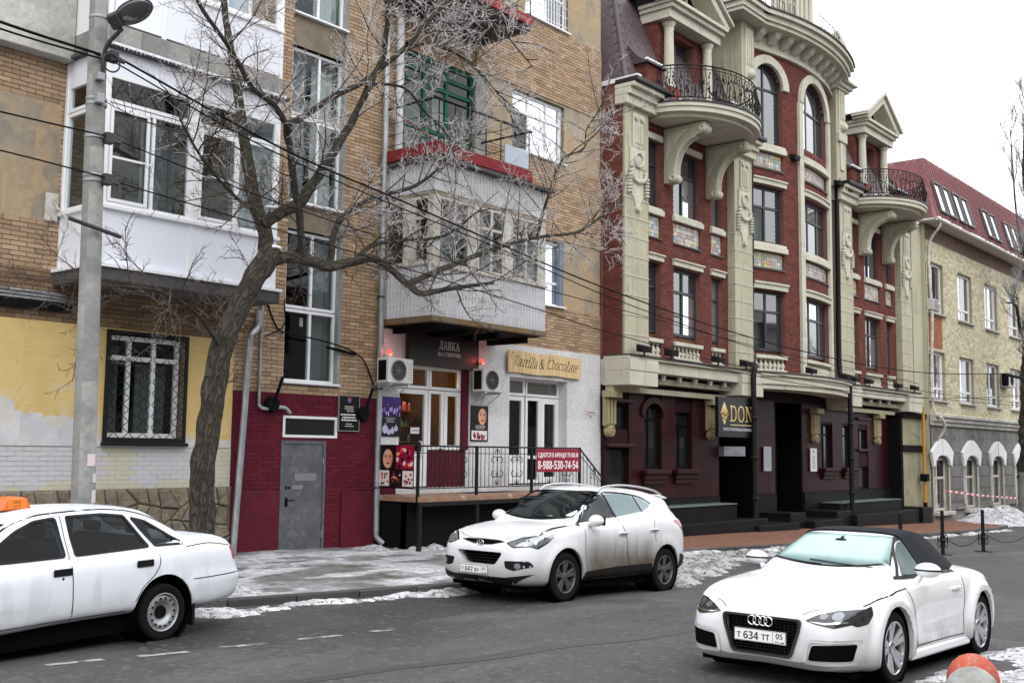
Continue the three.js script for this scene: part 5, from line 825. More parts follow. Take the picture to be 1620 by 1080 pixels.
  reseed(3); const sg = new MB(); for (let x = X0; x < 75; x += 0.3) if (rnd() < 0.7) sg.add(new THREE.SphereGeometry(1, 7, 5).scale(rr(0.15, 0.3), rr(0.03, 0.07), 0.09).translate(x, 12.12, -15.02)); sg.build('snow_on_gutter', M.snow, P, { kind: 'stuff' });
  new MB().tube([V(X0 + 0.05, 12.0, -15.0), V(X0 + 0.05, 11.8, -15.0), V(X0 + 0.12, 11.2, -15.45), V(X0 + 0.12, 8, -15.45), V(X0 + 0.12, 3.98, -15.45), V(X0 + 0.3, 3.7, -15.2), V(X0 + 0.5, 3.3, -15.2), V(X0 + 0.5, 2.9, -15.45)], 0.06, 50, 8).build('downpipe', M.oldWhite, P);
}
// ================================================================ cars
function pchip(xs, ys) { // monotone cubic through (xs, ys), xs ascending
  const n = xs.length, d = [], m = []; for (let i = 0; i < n - 1; i++) d.push((ys[i + 1] - ys[i]) / (xs[i + 1] - xs[i]));
  m[0] = d[0]; m[n - 1] = d[n - 2]; for (let i = 1; i < n - 1; i++) m[i] = d[i - 1] * d[i] <= 0 ? 0 : 2 * d[i - 1] * d[i] / (d[i - 1] + d[i]);
  return x => { if (x <= xs[0]) return ys[0]; if (x >= xs[n - 1]) return ys[n - 1]; let i = 0; while (x > xs[i + 1]) i++; const h = xs[i + 1] - xs[i], t = (x - xs[i]) / h, t2 = t * t, t3 = t2 * t; return (2 * t3 - 3 * t2 + 1) * ys[i] + (t3 - 2 * t2 + t) * h * m[i] + (-2 * t3 + 3 * t2) * ys[i + 1] + (t3 - t2) * h * m[i + 1]; };
}
const curve = pts => { const s = [...pts].sort((a, b) => a[0] - b[0]); return pchip(s.map(p => p[0]), s.map(p => p[1])); };
// closed body lofted along x; prof(x) gives the half section from bottom centre to top centre as [z,y]
function loft(x0, x1, nx, nr, prof, mod) {
  const pos = [], idx = [], ring = 2 * nr;
  for (let i = 0; i <= nx; i++) {
    let s = i / nx; s = 0.5 - 0.5 * Math.cos(Math.PI * s) * (0.55) - 0.45 * (0.5 - s) ; // denser at the ends
    s = clamp((s - 0.0) / 1.0); const x = mix(x0, x1, s), P = prof(x).map(p => V(p[0], p[1], 0)), c = new THREE.CatmullRomCurve3(P, false, 'centripetal', 0.5), h = [];
    for (let j = 0; j <= nr; j++) h.push(c.getPoint(j / nr));
    const put = (z, y) => { let q = [x, y, z]; if (mod) q = mod(...q); pos.push(...q); };
    for (let j = 0; j <= nr; j++) put(j === 0 || j === nr ? 0 : h[j].x, h[j].y);
    for (let j = nr - 1; j >= 1; j--) put(-h[j].x, h[j].y);
  }
  for (let i = 0; i < nx; i++) for (let j = 0; j < ring; j++) { const a = i * ring + j, b = i * ring + (j + 1) % ring, c = a + ring, d = b + ring; idx.push(a, c, b, b, c, d); }
  for (const [i, f] of [[0, 0], [nx, 1]]) { let y = 0; for (let j = 0; j < ring; j++) y += pos[(i * ring + j) * 3 + 1] / ring; const k = pos.length / 3; pos.push(pos[i * ring * 3], y, 0); for (let j = 0; j < ring; j++) { const a = i * ring + j, b = i * ring + (j + 1) % ring; f ? idx.push(k, b, a) : idx.push(k, a, b); } }
  const g = new THREE.BufferGeometry(); g.setAttribute('position', new THREE.Float32BufferAttribute(pos, 3)); g.setIndex(idx); g.computeVertexNormals();
  // make sure the faces point outwards
  const p = g.attributes.position, m = Math.floor(nx / 2) * ring + Math.floor(nr / 2); if (g.attributes.normal.getZ(m) * p.getZ(m) < 0) { g.setIndex(idx.reverse()); g.computeVertexNormals(); }
  return g;
}
const csg = new Evaluator(); csg.attributes = ['position', 'normal']; csg.useGroups = false;
function cut(g, tool) { for (const k of ['uv']) { if (g.attributes[k]) g.deleteAttribute(k); if (tool.attributes[k]) tool.deleteAttribute(k); } const a = new Brush(g), b = new Brush(tool); a.updateMatrixWorld(); b.updateMatrixWorld(); const r = csg.evaluate(a, b, SUBTRACTION).geometry; r.clearGroups(); return r; }
const planUV = g => { const h = g.index ? g.toNonIndexed() : g, p = h.attributes.position, uv = new Float32Array(p.count * 2); for (let i = 0; i < p.count; i++) { uv[2 * i] = p.getX(i); uv[2 * i + 1] = p.getY(i); } h.setAttribute('uv', new THREE.BufferAttribute(uv, 2)); return h; };
function roundPoly(poly, r, n = 4) { // soften the corners
  const o = []; for (let i = 0; i < poly.length; i++) { const a = poly[(i + poly.length - 1) % poly.length], b = poly[i], c = poly[(i + 1) % poly.length], la = Math.hypot(a[0] - b[0], a[1] - b[1]), lc = Math.hypot(c[0] - b[0], c[1] - b[1]), ra = Math.min(r, la * 0.45), rc = Math.min(r, lc * 0.45); const p = [b[0] + (a[0] - b[0]) * ra / la, b[1] + (a[1] - b[1]) * ra / la], q = [b[0] + (c[0] - b[0]) * rc / lc, b[1] + (c[1] - b[1]) * rc / lc]; for (let k = 0; k <= n; k++) { const t = k / n; o.push([(1 - t) ** 2 * p[0] + 2 * t * (1 - t) * b[0] + t * t * q[0], (1 - t) ** 2 * p[1] + 2 * t * (1 - t) * b[1] + t * t * q[1]]); } } return o;
}
class Car {
  constructor(group, solids) { this.g = group; this.m = solids.map(g => new THREE.Mesh(g, new THREE.MeshBasicMaterial({ side: THREE.DoubleSide }))); this.m.forEach(m => { m.updateMatrixWorld(); m.geometry.computeBoundingSphere(); m.geometry.boundsTree = new MeshBVH(m.geometry); m.raycast = acceleratedRaycast; }); this.rc = new THREE.Raycaster(); }
  hit(view, a, b) { const o = { L: [V(a, b, -3), V(0, 0, 1)], R: [V(a, b, 3), V(0, 0, -1)], F: [V(6, b, a), V(-1, 0, 0)], B: [V(-6, b, a), V(1, 0, 0)], T: [V(a, 4, b), V(0, -1, 0)] }[view]; this.rc.set(o[0], o[1]); const h = this.rc.intersectObjects(this.m, false)[0]; return h ? h.distance : null; }
  surf(view, pts, off, edge) { // polygon in the view's plane laid on the body
    const s = new THREE.ShapeGeometry(new THREE.Shape(pts.map(p => new THREE.Vector2(p[0], p[1])))); let g = new TessellateModifier(edge, 7).modify(s.toNonIndexed()); g.deleteAttribute('uv'); g.deleteAttribute('normal'); g = mergeVertices(g, 1e-4);
    const p = g.attributes.position, ds = []; for (let i = 0; i < p.count; i++) ds.push(this.hit(view, p.getX(i), p.getY(i)));
    const ok = ds.filter(d => d !== null).sort((a, b) => a - b), med = ok[ok.length >> 1] ?? 3; ds.forEach((d, i) => { if (d === null || Math.abs(d - med) > 1.1) d = med; d -= off; const a = p.getX(i), b = p.getY(i); const q = { L: [a, b, -3 + d], R: [a, b, 3 - d], F: [6 - d, b, a], B: [-6 + d, b, a], T: [a, 4 - d, b] }[view]; p.setXYZ(i, ...q); });
    g.computeVertexNormals(); const n = g.attributes.normal; let f = 0; for (let i = 0; i < n.count; i++) f += { L: -n.getZ(i), R: n.getZ(i), F: n.getX(i), B: -n.getX(i), T: n.getY(i) }[view]; if (f < 0) { g.setIndex([...g.index.array].reverse()); g.computeVertexNormals(); }
    return g;
  }
  patch(name, view, pts, mat, o = {}) { const { off = 0.004, edge = 0.07, parent = this.g, round = 0 } = o; const g = this.surf(view, round ? roundPoly(pts, round) : pts, off, edge); g.setAttribute('uv', new THREE.BufferAttribute(new Float32Array(g.attributes.position.count * 2), 2)); return meshOf(name, g, mat, parent); }
  both(name, pts, mat, o = {}) { const a = this.patch(name, 'L', pts, mat, o); this.patch(name, 'R', pts, mat, o); return a; }
  line(view, pts, w, off = 0.003) { // ribbon along a polyline
    const c = new THREE.CatmullRomCurve3(pts.map(p => V(p[0], p[1], 0)), false, 'centripetal'), n = Math.max(6, Math.ceil(c.getLength() / 0.04)), L = [], R = []; for (let i = 0; i <= n; i++) { const p = c.getPoint(i / n), t = c.getTangent(i / n); L.push([p.x - t.y * w, p.y + t.x * w]); R.unshift([p.x + t.y * w, p.y - t.x * w]); }
    return this.surf(view, [...L, ...R], off, 0.12);
  }
  lines(name, list, mat, w = 0.004, views = ['L', 'R'], parent = this.g, off = 0.003) { for (const v of views) for (const pts of list) { const g = this.line(v, pts, w, off); g.setAttribute('uv', new THREE.BufferAttribute(new Float32Array(g.attributes.position.count * 2), 2)); meshOf(name, g, mat, parent); } }
}
const paint = () => new THREE.MeshPhysicalMaterial({ color: lin(0.8, 0.81, 0.83), roughness: 0.35, clearcoat: 1, clearcoatRoughness: 0.06 });
const CM = { glass: new THREE.MeshPhysicalMaterial({ color: lin(0.008, 0.014, 0.015), roughness: 0.03, ior: 1.5, specularIntensity: 0.6 }), trim: matte(0.008, 0.008, 0.009, 0.55, 0.4), gap: matte(0.012, 0.012, 0.013, 0.8), lampRed: new THREE.MeshPhysicalMaterial({ color: lin(0.4, 0.012, 0.015), roughness: 0.15, clearcoat: 1 }), lens: new THREE.MeshPhysicalMaterial({ color: lin(0.3, 0.32, 0.34), roughness: 0.15, metalness: 0.6, clearcoat: 1 }), dirtySill: matte(0.022, 0.02, 0.018, 0.9), liner: matte(0.004, 0.004, 0.004, 0.95, 0.05) };
function wheel(car, x, y, z, R, rimR, style) { // z<0 is the left side
  const w = new THREE.Group(); w.name = 'wheel'; car.add(w); const s = Math.sign(z), tw = R * 0.62, rot = new THREE.Matrix4().makeRotationX(s * Math.PI / 2).setPosition(x, y, z); // local +y points outwards
  XF = rot; const L = { local: true };
  const tp = [[rimR, -tw], [R * 0.93, -tw], [R * 0.985, -tw * 0.9], [R, -tw * 0.75], [R, -0.035], [R * 0.985, -0.012], [R * 0.95, 0.002], [R * 0.86, 0.008], [rimR + 0.008, 0.0], [rimR - 0.002, -0.012], [rimR - 0.004, -tw]];
  new MB().lathe(tp, 0, 0, 0, 40).build('tyre', M.rubber, w, null, L);
  const rim = new MB();
  rim.lathe([[rimR, -0.02], [rimR + 0.004, 0.004], [rimR - 0.006, 0.006], [rimR - 0.016, -0.012], [rimR - 0.03, -tw * 0.6], [rimR - 0.034, -tw], [rimR - 0.01, -tw]], 0, 0, 0, 40);
  const spoke = (a, w0, w1, r0, r1, y0, y1) => { const g = new THREE.ExtrudeGeometry(new THREE.Shape([[-w0, r0], [w0, r0], [w1, r1], [-w1, r1]].map(p => new THREE.Vector2(...p))), { depth: 0.022, bevelEnabled: true, bevelSize: 0.006, bevelThickness: 0.008, bevelSegments: 2 }); g.rotateX(Math.PI / 2); const p = g.attributes.position; for (let i = 0; i < p.count; i++) { const r = p.getZ(i), t = clamp((r - r0) / (r1 - r0)); p.setY(i, p.getY(i) + mix(y0, y1, t)); } g.rotateY(a); rim.add(g); };
  if (style === 'steel') { rim.lathe([[rimR - 0.012, -0.035], [rimR - 0.02, -0.02], [rimR * 0.82, -0.014], [rimR * 0.72, -0.006], [rimR * 0.55, -0.02], [rimR * 0.5, -0.045], [rimR * 0.34, -0.05], [0, -0.05]], 0, 0, 0, 40); }
  if (style === 'ten') for (let k = 0; k < 5; k++) for (const d of [-0.17, 0.17]) spoke(k * Math.PI * 0.4 + d, 0.014, 0.022, 0.05, rimR - 0.01, -0.028, -0.01);
  if (style === 'five') for (let k = 0; k < 5; k++) for (const d of [-0.2, 0.2]) spoke(k * Math.PI * 0.4 + d + 0.2, 0.02, 0.03, 0.045, rimR - 0.008, -0.04, -0.004);
  if (style !== 'steel') rim.lathe([[0.0, -0.012], [0.05, -0.014], [0.062, -0.03], [0.065, -0.05], [0, -0.05]], 0, 0, 0, 20);
  rim.build('rim', style === 'five' ? std(0.45, 0.46, 0.48, 0.25, { metalness: 0.9 }) : style === 'ten' ? std(0.13, 0.125, 0.12, 0.5, { metalness: 0.7 }) : std(0.36, 0.37, 0.38, 0.45, { metalness: 0.5 }), w, null, L);
  if (style === 'steel') { const h = new MB(); for (let k = 0; k < 14; k++) { const a = k / 14 * 6.283; h.add(new THREE.CylinderGeometry(0.011, 0.011, 0.012, 10).translate(Math.cos(a) * rimR * 0.74, -0.002, Math.sin(a) * rimR * 0.74)); } h.add(new THREE.CylinderGeometry(rimR * 0.33, rimR * 0.36, 0.02, 24).translate(0, -0.04, 0)); h.build('wheel_hole', M.black, w, null, L); }
  new MB().lathe([[0, -0.07], [rimR * 0.72, -0.07], [rimR * 0.72, -0.085], [0, -0.085]], 0, 0, 0, 30).add(new THREE.CylinderGeometry(rimR - 0.036, rimR - 0.036, 0.01, 30).translate(0, -tw * 0.75, 0)).build('brake_disc', std(0.06, 0.06, 0.06, 0.5, { metalness: 0.6 }), w, null, L);
  XF = null; return w;
}
function arches(g, list, depth, zo) { for (const [x, y, r] of list) for (const s of [-1, 1]) { const c = new THREE.CylinderGeometry(r, r, depth, 40).rotateX(Math.PI / 2).translate(x, y, s * (zo - depth / 2 + 0.12)); g = cut(g, c); } return g; }
function liners(car, list, depth, zo) { for (const [x, y, r] of list) for (const s of [-1, 1]) { const b = new MB(), c = new THREE.CylinderGeometry(r - 0.004, r - 0.004, depth - 0.13, 30, 1, true).rotateX(Math.PI / 2).translate(x, y, s * (zo - depth / 2 + 0.045)); b.add(c).add(new THREE.CylinderGeometry(r - 0.006, r - 0.006, 0.01, 30).rotateX(Math.PI / 2).translate(x, y, s * (zo - depth + 0.14))); b.build('wheel_liner', CM.liner, car, null, { local: true }); } }
// flat print: canvas text on a thin plate in local coordinates, facing +z before 'mat4' is applied
function printed(name, w, h, px, draw, parent, mat4, opt = {}) {
  const cv = document.createElement('canvas'); cv.width = px; cv.height = Math.max(16, Math.round(px * h / w)); const c = cv.getContext('2d'); draw(c, cv.width, cv.height);
  const t = new THREE.CanvasTexture(cv); t.colorSpace = THREE.SRGBColorSpace; const g = new THREE.BoxGeometry(w, h, opt.thick || 0.006); const uvA = g.attributes.uv; // front face keeps the print, the other faces show its edge
  for (let i = 0; i < uvA.count; i++) if (!(g.attributes.normal.getZ(i) > 0.5)) uvA.setXY(i, 0.01, 0.01);
  g.applyMatrix4(mat4); if (parent && !opt.local) { parent.updateWorldMatrix(true, false); g.applyMatrix4(parent.matrixWorld.clone().invert()); }
  return meshOf(name, g, new THREE.MeshStandardMaterial(Object.assign({ map: t, roughness: opt.rough ?? 0.5 }, opt.mat || {})), parent);
}
const faceFwd = (x, y, z, tilt = 0) => new THREE.Matrix4().makeTranslation(x, y, z).multiply(new THREE.Matrix4().makeRotationY(Math.PI / 2)).multiply(new THREE.Matrix4().makeRotationX(tilt));
function numberPlate(car, x, y, z, main, region, tilt) {
  return printed('number_plate', 0.52, 0.112, 416, (c, w, h) => {
    c.fillStyle = '#e9e9e6'; c.fillRect(0, 0, w, h); c.strokeStyle = '#222'; c.lineWidth = 3; c.strokeRect(3, 3, w - 6, h - 6); c.beginPath(); c.moveTo(w * 0.75, 3); c.lineTo(w * 0.75, h - 3); c.stroke();
    c.fillStyle = '#15151a'; c.textBaseline = 'middle'; c.textAlign = 'center'; const [a, n, b] = main; c.font = 'bold ' + h * 0.66 + 'px sans-serif'; c.fillText(a, w * 0.09, h * 0.57); c.fillText(b, w * 0.61, h * 0.57, w * 0.24); c.font = 'bold ' + h * 0.86 + 'px sans-serif'; c.fillText(n, w * 0.325, h * 0.53, w * 0.36);
    c.font = 'bold ' + h * 0.6 + 'px sans-serif'; c.fillText(region, w * 0.875, h * 0.38); c.font = 'bold ' + h * 0.2 + 'px sans-serif'; c.fillText('RUS', w * 0.835, h * 0.84); c.fillStyle = '#fff'; c.fillRect(w * 0.9, h * 0.73, w * 0.07, h * 0.06); c.fillStyle = '#2040a0'; c.fillRect(w * 0.9, h * 0.79, w * 0.07, h * 0.06); c.fillStyle = '#c02020'; c.fillRect(w * 0.9, h * 0.85, w * 0.07, h * 0.06);
  }, car, faceFwd(x, y, z, tilt || 0), { local: true, thick: 0.01 });
}
const pose = (g, X, Y, Z, yaw, pt) => { g.rotation.set(0, THREE.MathUtils.degToRad(yaw), pt, 'YXZ'); g.position.set(X, Y, Z); g.updateMatrixWorld(true); };

// ---------------------------------------------------------------- white compact crossover
{
  const car = thing('parked_car', 'white crossover with mud on its doors parked by the shop terrace', 'car'); pose(car, 12.68, 0.065, -10.4, 179.5, 0.0363);
  const bot = curve([[0.88, 0.33], [0.8, 0.25], [0.5, 0.22], [-0.5, 0.25], [-2.2, 0.27], [-3.0, 0.3], [-3.4, 0.36], [-3.53, 0.5]]);
  const wid = curve([[0.89, 0.5], [0.86, 0.64], [0.78, 0.76], [0.6, 0.855], [0.3, 0.895], [0, 0.905], [-0.6, 0.895], [-1.3, 0.89], [-2.2, 0.9], [-2.7, 0.91], [-3.1, 0.87], [-3.35, 0.79], [-3.48, 0.68], [-3.53, 0.58]]);
  const sh = curve([[0.89, 0.66], [0.85, 0.74], [0.75, 0.82], [0.5, 0.91], [0.2, 0.98], [-0.2, 1.03], [-0.6, 1.06], [-1.3, 1.11], [-2, 1.16], [-2.6, 1.2], [-3.1, 1.16], [-3.4, 1.02], [-3.53, 0.85]]);
  const top = curve([[0.89, 0.72], [0.85, 0.8], [0.75, 0.87], [0.5, 0.97], [0.2, 1.04], [-0.2, 1.09], [-0.6, 1.12], [-2.6, 1.22], [-3.1, 1.18], [-3.4, 1.06], [-3.53, 0.9]]);
  const flare = (x, y, z) => { for (const cx of [0, -2.64]) { const r = Math.hypot(x - cx, y - 0.345), k = Math.exp(-(((r - 0.43) / 0.07) ** 2)); if (y > 0.2 && Math.abs(z) > 0.6) z += Math.sign(z) * 0.022 * k; } if (Math.abs(z) > 0.6) z += Math.sign(z) * (0.012 * Math.exp(-(((y - (0.93 - 0.035 * x)) / 0.035) ** 2)) - 0.02 * Math.exp(-(((y - 0.66) / 0.12) ** 2)) * sst(-0.3, -0.7, x) * sst(-2.5, -2.1, x)); return [x, y, z]; };
  const body0 = loft(0.89, -3.53, 110, 26, x => { const b = bot(x), w = wid(x), s = sh(x), t = top(x), e = x > 0.5 || x < -3 ? 1 : 0; return [[0, b], [w * 0.82, b], [w * 0.95, b + 0.05], [w * 0.99, b + 0.16], [w, mix(b, s, 0.5)], [w * 0.985, mix(b, s, 0.78)], [w * 0.93, s], [w * 0.8, mix(s, t, 0.55)], [w * 0.45, mix(s, t, 0.93)], [0, t]]; }, flare);
  const rt = curve([[-0.2, 1.06], [-0.5, 1.22], [-0.8, 1.38], [-1.05, 1.5], [-1.25, 1.58], [-1.5, 1.625], [-1.9, 1.64], [-2.3, 1.625], [-2.7, 1.58], [-3.0, 1.53], [-3.2, 1.475], [-3.3, 1.38], [-3.4, 1.24], [-3.46, 1.1]]);
  const rw = curve([[-0.2, 0.72], [-0.6, 0.69], [-1.1, 0.6], [-1.5, 0.585], [-2.2, 0.57], [-3.0, 0.53], [-3.3, 0.52], [-3.46, 0.6]]), bw = curve([[-0.2, 0.74], [-0.6, 0.815], [-1.3, 0.825], [-2.4, 0.815], [-3.0, 0.75], [-3.46, 0.66]]);
  const green0 = loft(-0.2, -3.46, 70, 22, x => { const t = rt(x), b = Math.min(t - 0.03, 1.0), r = rw(x), w = bw(x), sp = t - 0.07 * sst(1.1, 1.5, t); return [[0, b], [w * 0.95, b], [w, b + (sp - b) * 0.1], [mix(w, r, 0.5), b + (sp - b) * 0.55], [r, sp - 0.012], [r * 0.93, mix(sp, t, 0.5)], [r * 0.65, mix(sp, t, 0.88)], [0, t]]; });
  const C = new Car(car, [body0.clone(), green0.clone()]);
  const AR = [[0, 0.36, 0.4], [-2.64, 0.36, 0.4]];
  let b1 = arches(body0, AR, 0.5, 0.9);
  const prismX = (pts, x0, x1) => { const g = new THREE.ExtrudeGeometry(new THREE.Shape(pts.map(p => new THREE.Vector2(-p[0], p[1]))), { depth: x1 - x0, bevelEnabled: false }); g.rotateY(Math.PI / 2); g.translate(x0, 0, 0); return g; };
  const upG = roundPoly([[-0.43, 0.825], [-0.2, 0.775], [0, 0.765], [0.2, 0.775], [0.43, 0.825], [0.3, 0.845], [-0.3, 0.845]], 0.03), lowG = roundPoly([[-0.44, 0.68], [0.44, 0.68], [0.3, 0.5], [-0.3, 0.5]], 0.06);
  b1 = cut(b1, prismX(upG, 0.72, 1.2)); b1 = cut(b1, prismX(lowG, 0.72, 1.2));
  const dirt = ctex(1024, 8, (u, v) => { const x = u > 0.5 ? u * 8 - 8 : u * 8, y = v * 8; let k = 0; if (y < 1.25) { const st = fbm(u * 1, v * 0.1, 110, 3), n = fbm(u, v, 30, 4, 1), zone = sst(0.15, -0.75, x) * sst(-3.3, -2.1, x); k = zone * sst(1.04, 0.5, y + 0.13 * (st - 0.5) + 0.1 * (n - 0.5)) * (0.85 + 0.2 * (n - 0.5)); k = Math.max(k, 0.55 * sst(0.66, 0.3, y + 0.15 * (n - 0.5)), 0.22 * zone * sst(0.58, 0.7, st) * sst(1.05, 0.8, y)); } return mix3([0.79, 0.8, 0.82], [0.095, 0.072, 0.05], clamp(k * 1.12)); });
  const wp = new THREE.MeshPhysicalMaterial({ map: dirt, roughness: 0.35, clearcoat: 0.8, clearcoatRoughness: 0.1 });
  const gg = mergeGeometries([planUV(b1), planUV(green0)].map(g => { for (const k of Object.keys(g.attributes)) if (!['position', 'normal', 'uv'].includes(k)) g.deleteAttribute(k); return g; }));
  meshOf('body', gg, wp, car); liners(car, AR, 0.5, 0.9);
  new MB().box(0.66, 0.74, 0.46, 0.86, -0.5, 0.5).build('grille_backing', CM.liner, car, null, { local: true });
  { const gr = new MB(); for (const y of [0.79, 0.81, 0.83]) gr.box(0.74, 0.8, y - 0.004, y + 0.004, -0.4, 0.4); for (const y of [0.54, 0.58, 0.62, 0.66]) gr.box(0.75, 0.79, y - 0.005, y + 0.005, -0.42, 0.42); gr.build('grille', CM.trim, car, null, { local: true }); }
  XF = new THREE.Matrix4().makeBasis(V(0, 0, -1), V(0, 1, 0), V(1, 0, 0)).setPosition(0, 0, 0);
  { const e = new MB(), zc = 0.875; e.add(new THREE.TorusGeometry(0.05, 0.006, 6, 30).scale(1.25, 0.8, 1).translate(0, 0.795, zc)).bar(V(-0.03, 0.765, zc), V(-0.012, 0.826, zc), 0.007).bar(V(0.012, 0.765, zc), V(0.03, 0.826, zc), 0.007).bar(V(-0.024, 0.79, zc), V(0.024, 0.802, zc), 0.006); e.build('emblem', M.chrome, car, null, { local: true }); }
  XF = null;
  // glass
  C.both('side_window', [[-0.46, 1.1], [-0.82, 1.4], [-1.08, 1.51], [-1.22, 1.525], [-1.33, 1.185]], CM.glass, { round: 0.02 });
  C.both('side_window', [[-1.4, 1.19], [-1.3, 1.53], [-1.7, 1.54], [-2.02, 1.51], [-2.16, 1.27]], std(0.13, 0.19, 0.2, 0.12, { metalness: 0.2 }), { round: 0.02 });
  C.both('side_window', [[-2.22, 1.275], [-2.1, 1.5], [-2.3, 1.465], [-2.52, 1.38], [-2.45, 1.34]], std(0.2, 0.26, 0.28, 0.12, { metalness: 0.2 }), { round: 0.015 });
  C.lines('window_trim', [[[-0.36, 1.075], [-0.9, 1.14], [-1.35, 1.165], [-2.0, 1.225], [-2.42, 1.3], [-2.58, 1.385]]], M.chrome, 0.011); C.lines('window_trim', [[[-0.4, 1.07], [-0.8, 1.42], [-1.05, 1.53], [-1.4, 1.555], [-2.0, 1.53], [-2.35, 1.475], [-2.58, 1.385]]], CM.trim, 0.014); C.lines('window_pillar', [[[-1.37, 1.17], [-1.26, 1.54]]], CM.trim, 0.032); C.lines('window_pillar', [[[-2.19, 1.26], [-2.06, 1.515]]], CM.trim, 0.02);
  C.both('mirror_triangle', [[-0.34, 1.06], [-0.46, 1.1], [-0.7, 1.31]], CM.trim);
  const scr = []; for (let i = 0; i <= 8; i++) scr.push([-0.3 - 0.12 * (Math.abs(i / 4 - 1) ** 2), (i / 4 - 1) * 0.665]); for (let i = 8; i >= 0; i--) scr.push([-1.2 - 0.06 * (Math.abs(i / 4 - 1) ** 2), (i / 4 - 1) * 0.545]);
  const ws = C.patch('windscreen', 'T', scr, CM.glass, { edge: 0.06, off: 0.004 });
for (const fp of [[[-0.43, -0.63], [-0.44, -0.5], [-0.5, -0.53], [-0.62, -0.6], [-0.55, -0.645]], [[-0.66, -0.625], [-0.68, -0.59], [-0.84, -0.575], [-0.82, -0.605]], [[-0.4, -0.3], [-0.395, 0.0], [-0.41, 0.02], [-0.42, -0.28]]]) C.patch('frost', 'T', fp, M.snow, { off: 0.007, parent: ws, round: 0.03 });
  C.lines('wiper', [[[-0.36, -0.6], [-0.38, -0.2], [-0.4, 0.1]], [[-0.33, 0.0], [-0.36, 0.35], [-0.4, 0.55]]], CM.trim, 0.012, ['T'], car, 0.02);
  // lamps
  C.both('headlight', [[0.76, 0.795], [0.62, 0.765], [0.4, 0.86], [0.2, 0.975], [0.36, 0.965], [0.62, 0.905]], CM.lens, { round: 0.03, edge: 0.05 });
  for (const q of [-1, 1]) C.patch('headlight_rim', 'F', [[q * 0.44, 0.815], [q * 0.6, 0.75], [q * 0.79, 0.775], [q * 0.87, 0.9], [q * 0.81, 0.94], [q * 0.61, 0.9]], CM.trim, { round: 0.03, edge: 0.05, off: 0.003 });
  for (const q of [-1, 1]) C.patch('headlight', 'F', [[q * 0.47, 0.815], [q * 0.6, 0.765], [q * 0.78, 0.79], [q * 0.85, 0.9], [q * 0.8, 0.925], [q * 0.62, 0.885]], CM.lens, { round: 0.03, edge: 0.05, off: 0.005 });
  C.both('headlight_rim', [[0.78, 0.79], [0.6, 0.745], [0.4, 0.835], [0.24, 0.94], [0.4, 0.855], [0.62, 0.765]], CM.trim, { off: 0.006 });
  for (const [x, y, r] of [[0.6, 0.835, 0.05], [0.45, 0.885, 0.035]]) { const p = [...Array(16)].map((_, i) => [x + r * Math.cos(i * 0.3927), y + r * 0.8 * Math.sin(i * 0.3927)]); C.both('lamp_reflector', p, M.chrome, { off: 0.008 }); }
  const fogP = s => roundPoly([[s * 0.47, 0.57], [s * 0.8, 0.58], [s * 0.84, 0.5], [s * 0.62, 0.44], [s * 0.5, 0.47]], 0.03);
  for (const s of [-1, 1]) { C.patch('fog_lamp_recess', 'F', fogP(s), CM.trim); C.patch('fog_lamp', 'F', [...Array(14)].map((_, i) => [s * 0.68 + 0.042 * Math.cos(i * 0.4488), 0.51 + 0.042 * Math.sin(i * 0.4488)]), CM.lens, { off: 0.012 }); }
  C.patch('bumper_skirt', 'F', [[-0.84, 0.4], [-0.5, 0.34], [0.5, 0.34], [0.84, 0.4], [0.6, 0.24], [-0.6, 0.24]], CM.trim, { off: 0.01 });
  C.both('sill_cladding', [[-0.4, 0.245], [-0.44, 0.4], [-1.3, 0.45], [-2.2, 0.47], [-2.26, 0.275]], CM.dirtySill, { off: 0.01, round: 0.02 });
  C.both('tail_lamp', [[-2.88, 1.13], [-3.05, 1.155], [-3.35, 1.06], [-3.46, 0.96], [-3.38, 0.93], [-3.15, 1.01]], CM.lampRed, { round: 0.03, edge: 0.05 });
  C.patch('rear_window', 'B', [[-0.55, 1.16], [0.55, 1.16], [0.46, 1.45], [-0.46, 1.45]], CM.glass);
  C.both('rear_cladding', [[-3.02, 0.32], [-3.08, 0.6], [-3.3, 0.56], [-3.5, 0.52], [-3.4, 0.38]], CM.trim, { off: 0.01 });
  // gaps, handles, mirrors, rails, plate
  C.lines('panel_gap', [[[-0.5, 0.42], [-0.46, 0.7], [-0.46, 1.06]], [[-1.6, 0.44], [-1.55, 0.8], [-1.4, 1.16]], [[-2.34, 0.8], [-2.3, 0.98], [-2.36, 1.22], [-2.5, 1.34]], [[0.7, 0.86], [0.3, 0.99], [-0.1, 1.05], [-0.4, 1.065]]], CM.gap, 0.0045);
  C.lines('panel_gap', [[[0.62, -0.62], [0.74, -0.4], [0.79, 0], [0.74, 0.4], [0.62, 0.62]]], CM.gap, 0.004, ['T']);
  for (const [x, y] of [[-1.42, 0.94], [-2.28, 0.985]]) for (const s of [-1, 1]) { const d = C.hit(s < 0 ? 'L' : 'R', x, y), z = s * (3 - d); new MB().rbox(x - 0.11, x + 0.11, y - 0.018, y + 0.018, z + s * 0.012, z + s * 0.035, 0.012, 2).build('door_handle', M.chrome, car, null, { local: true }); }
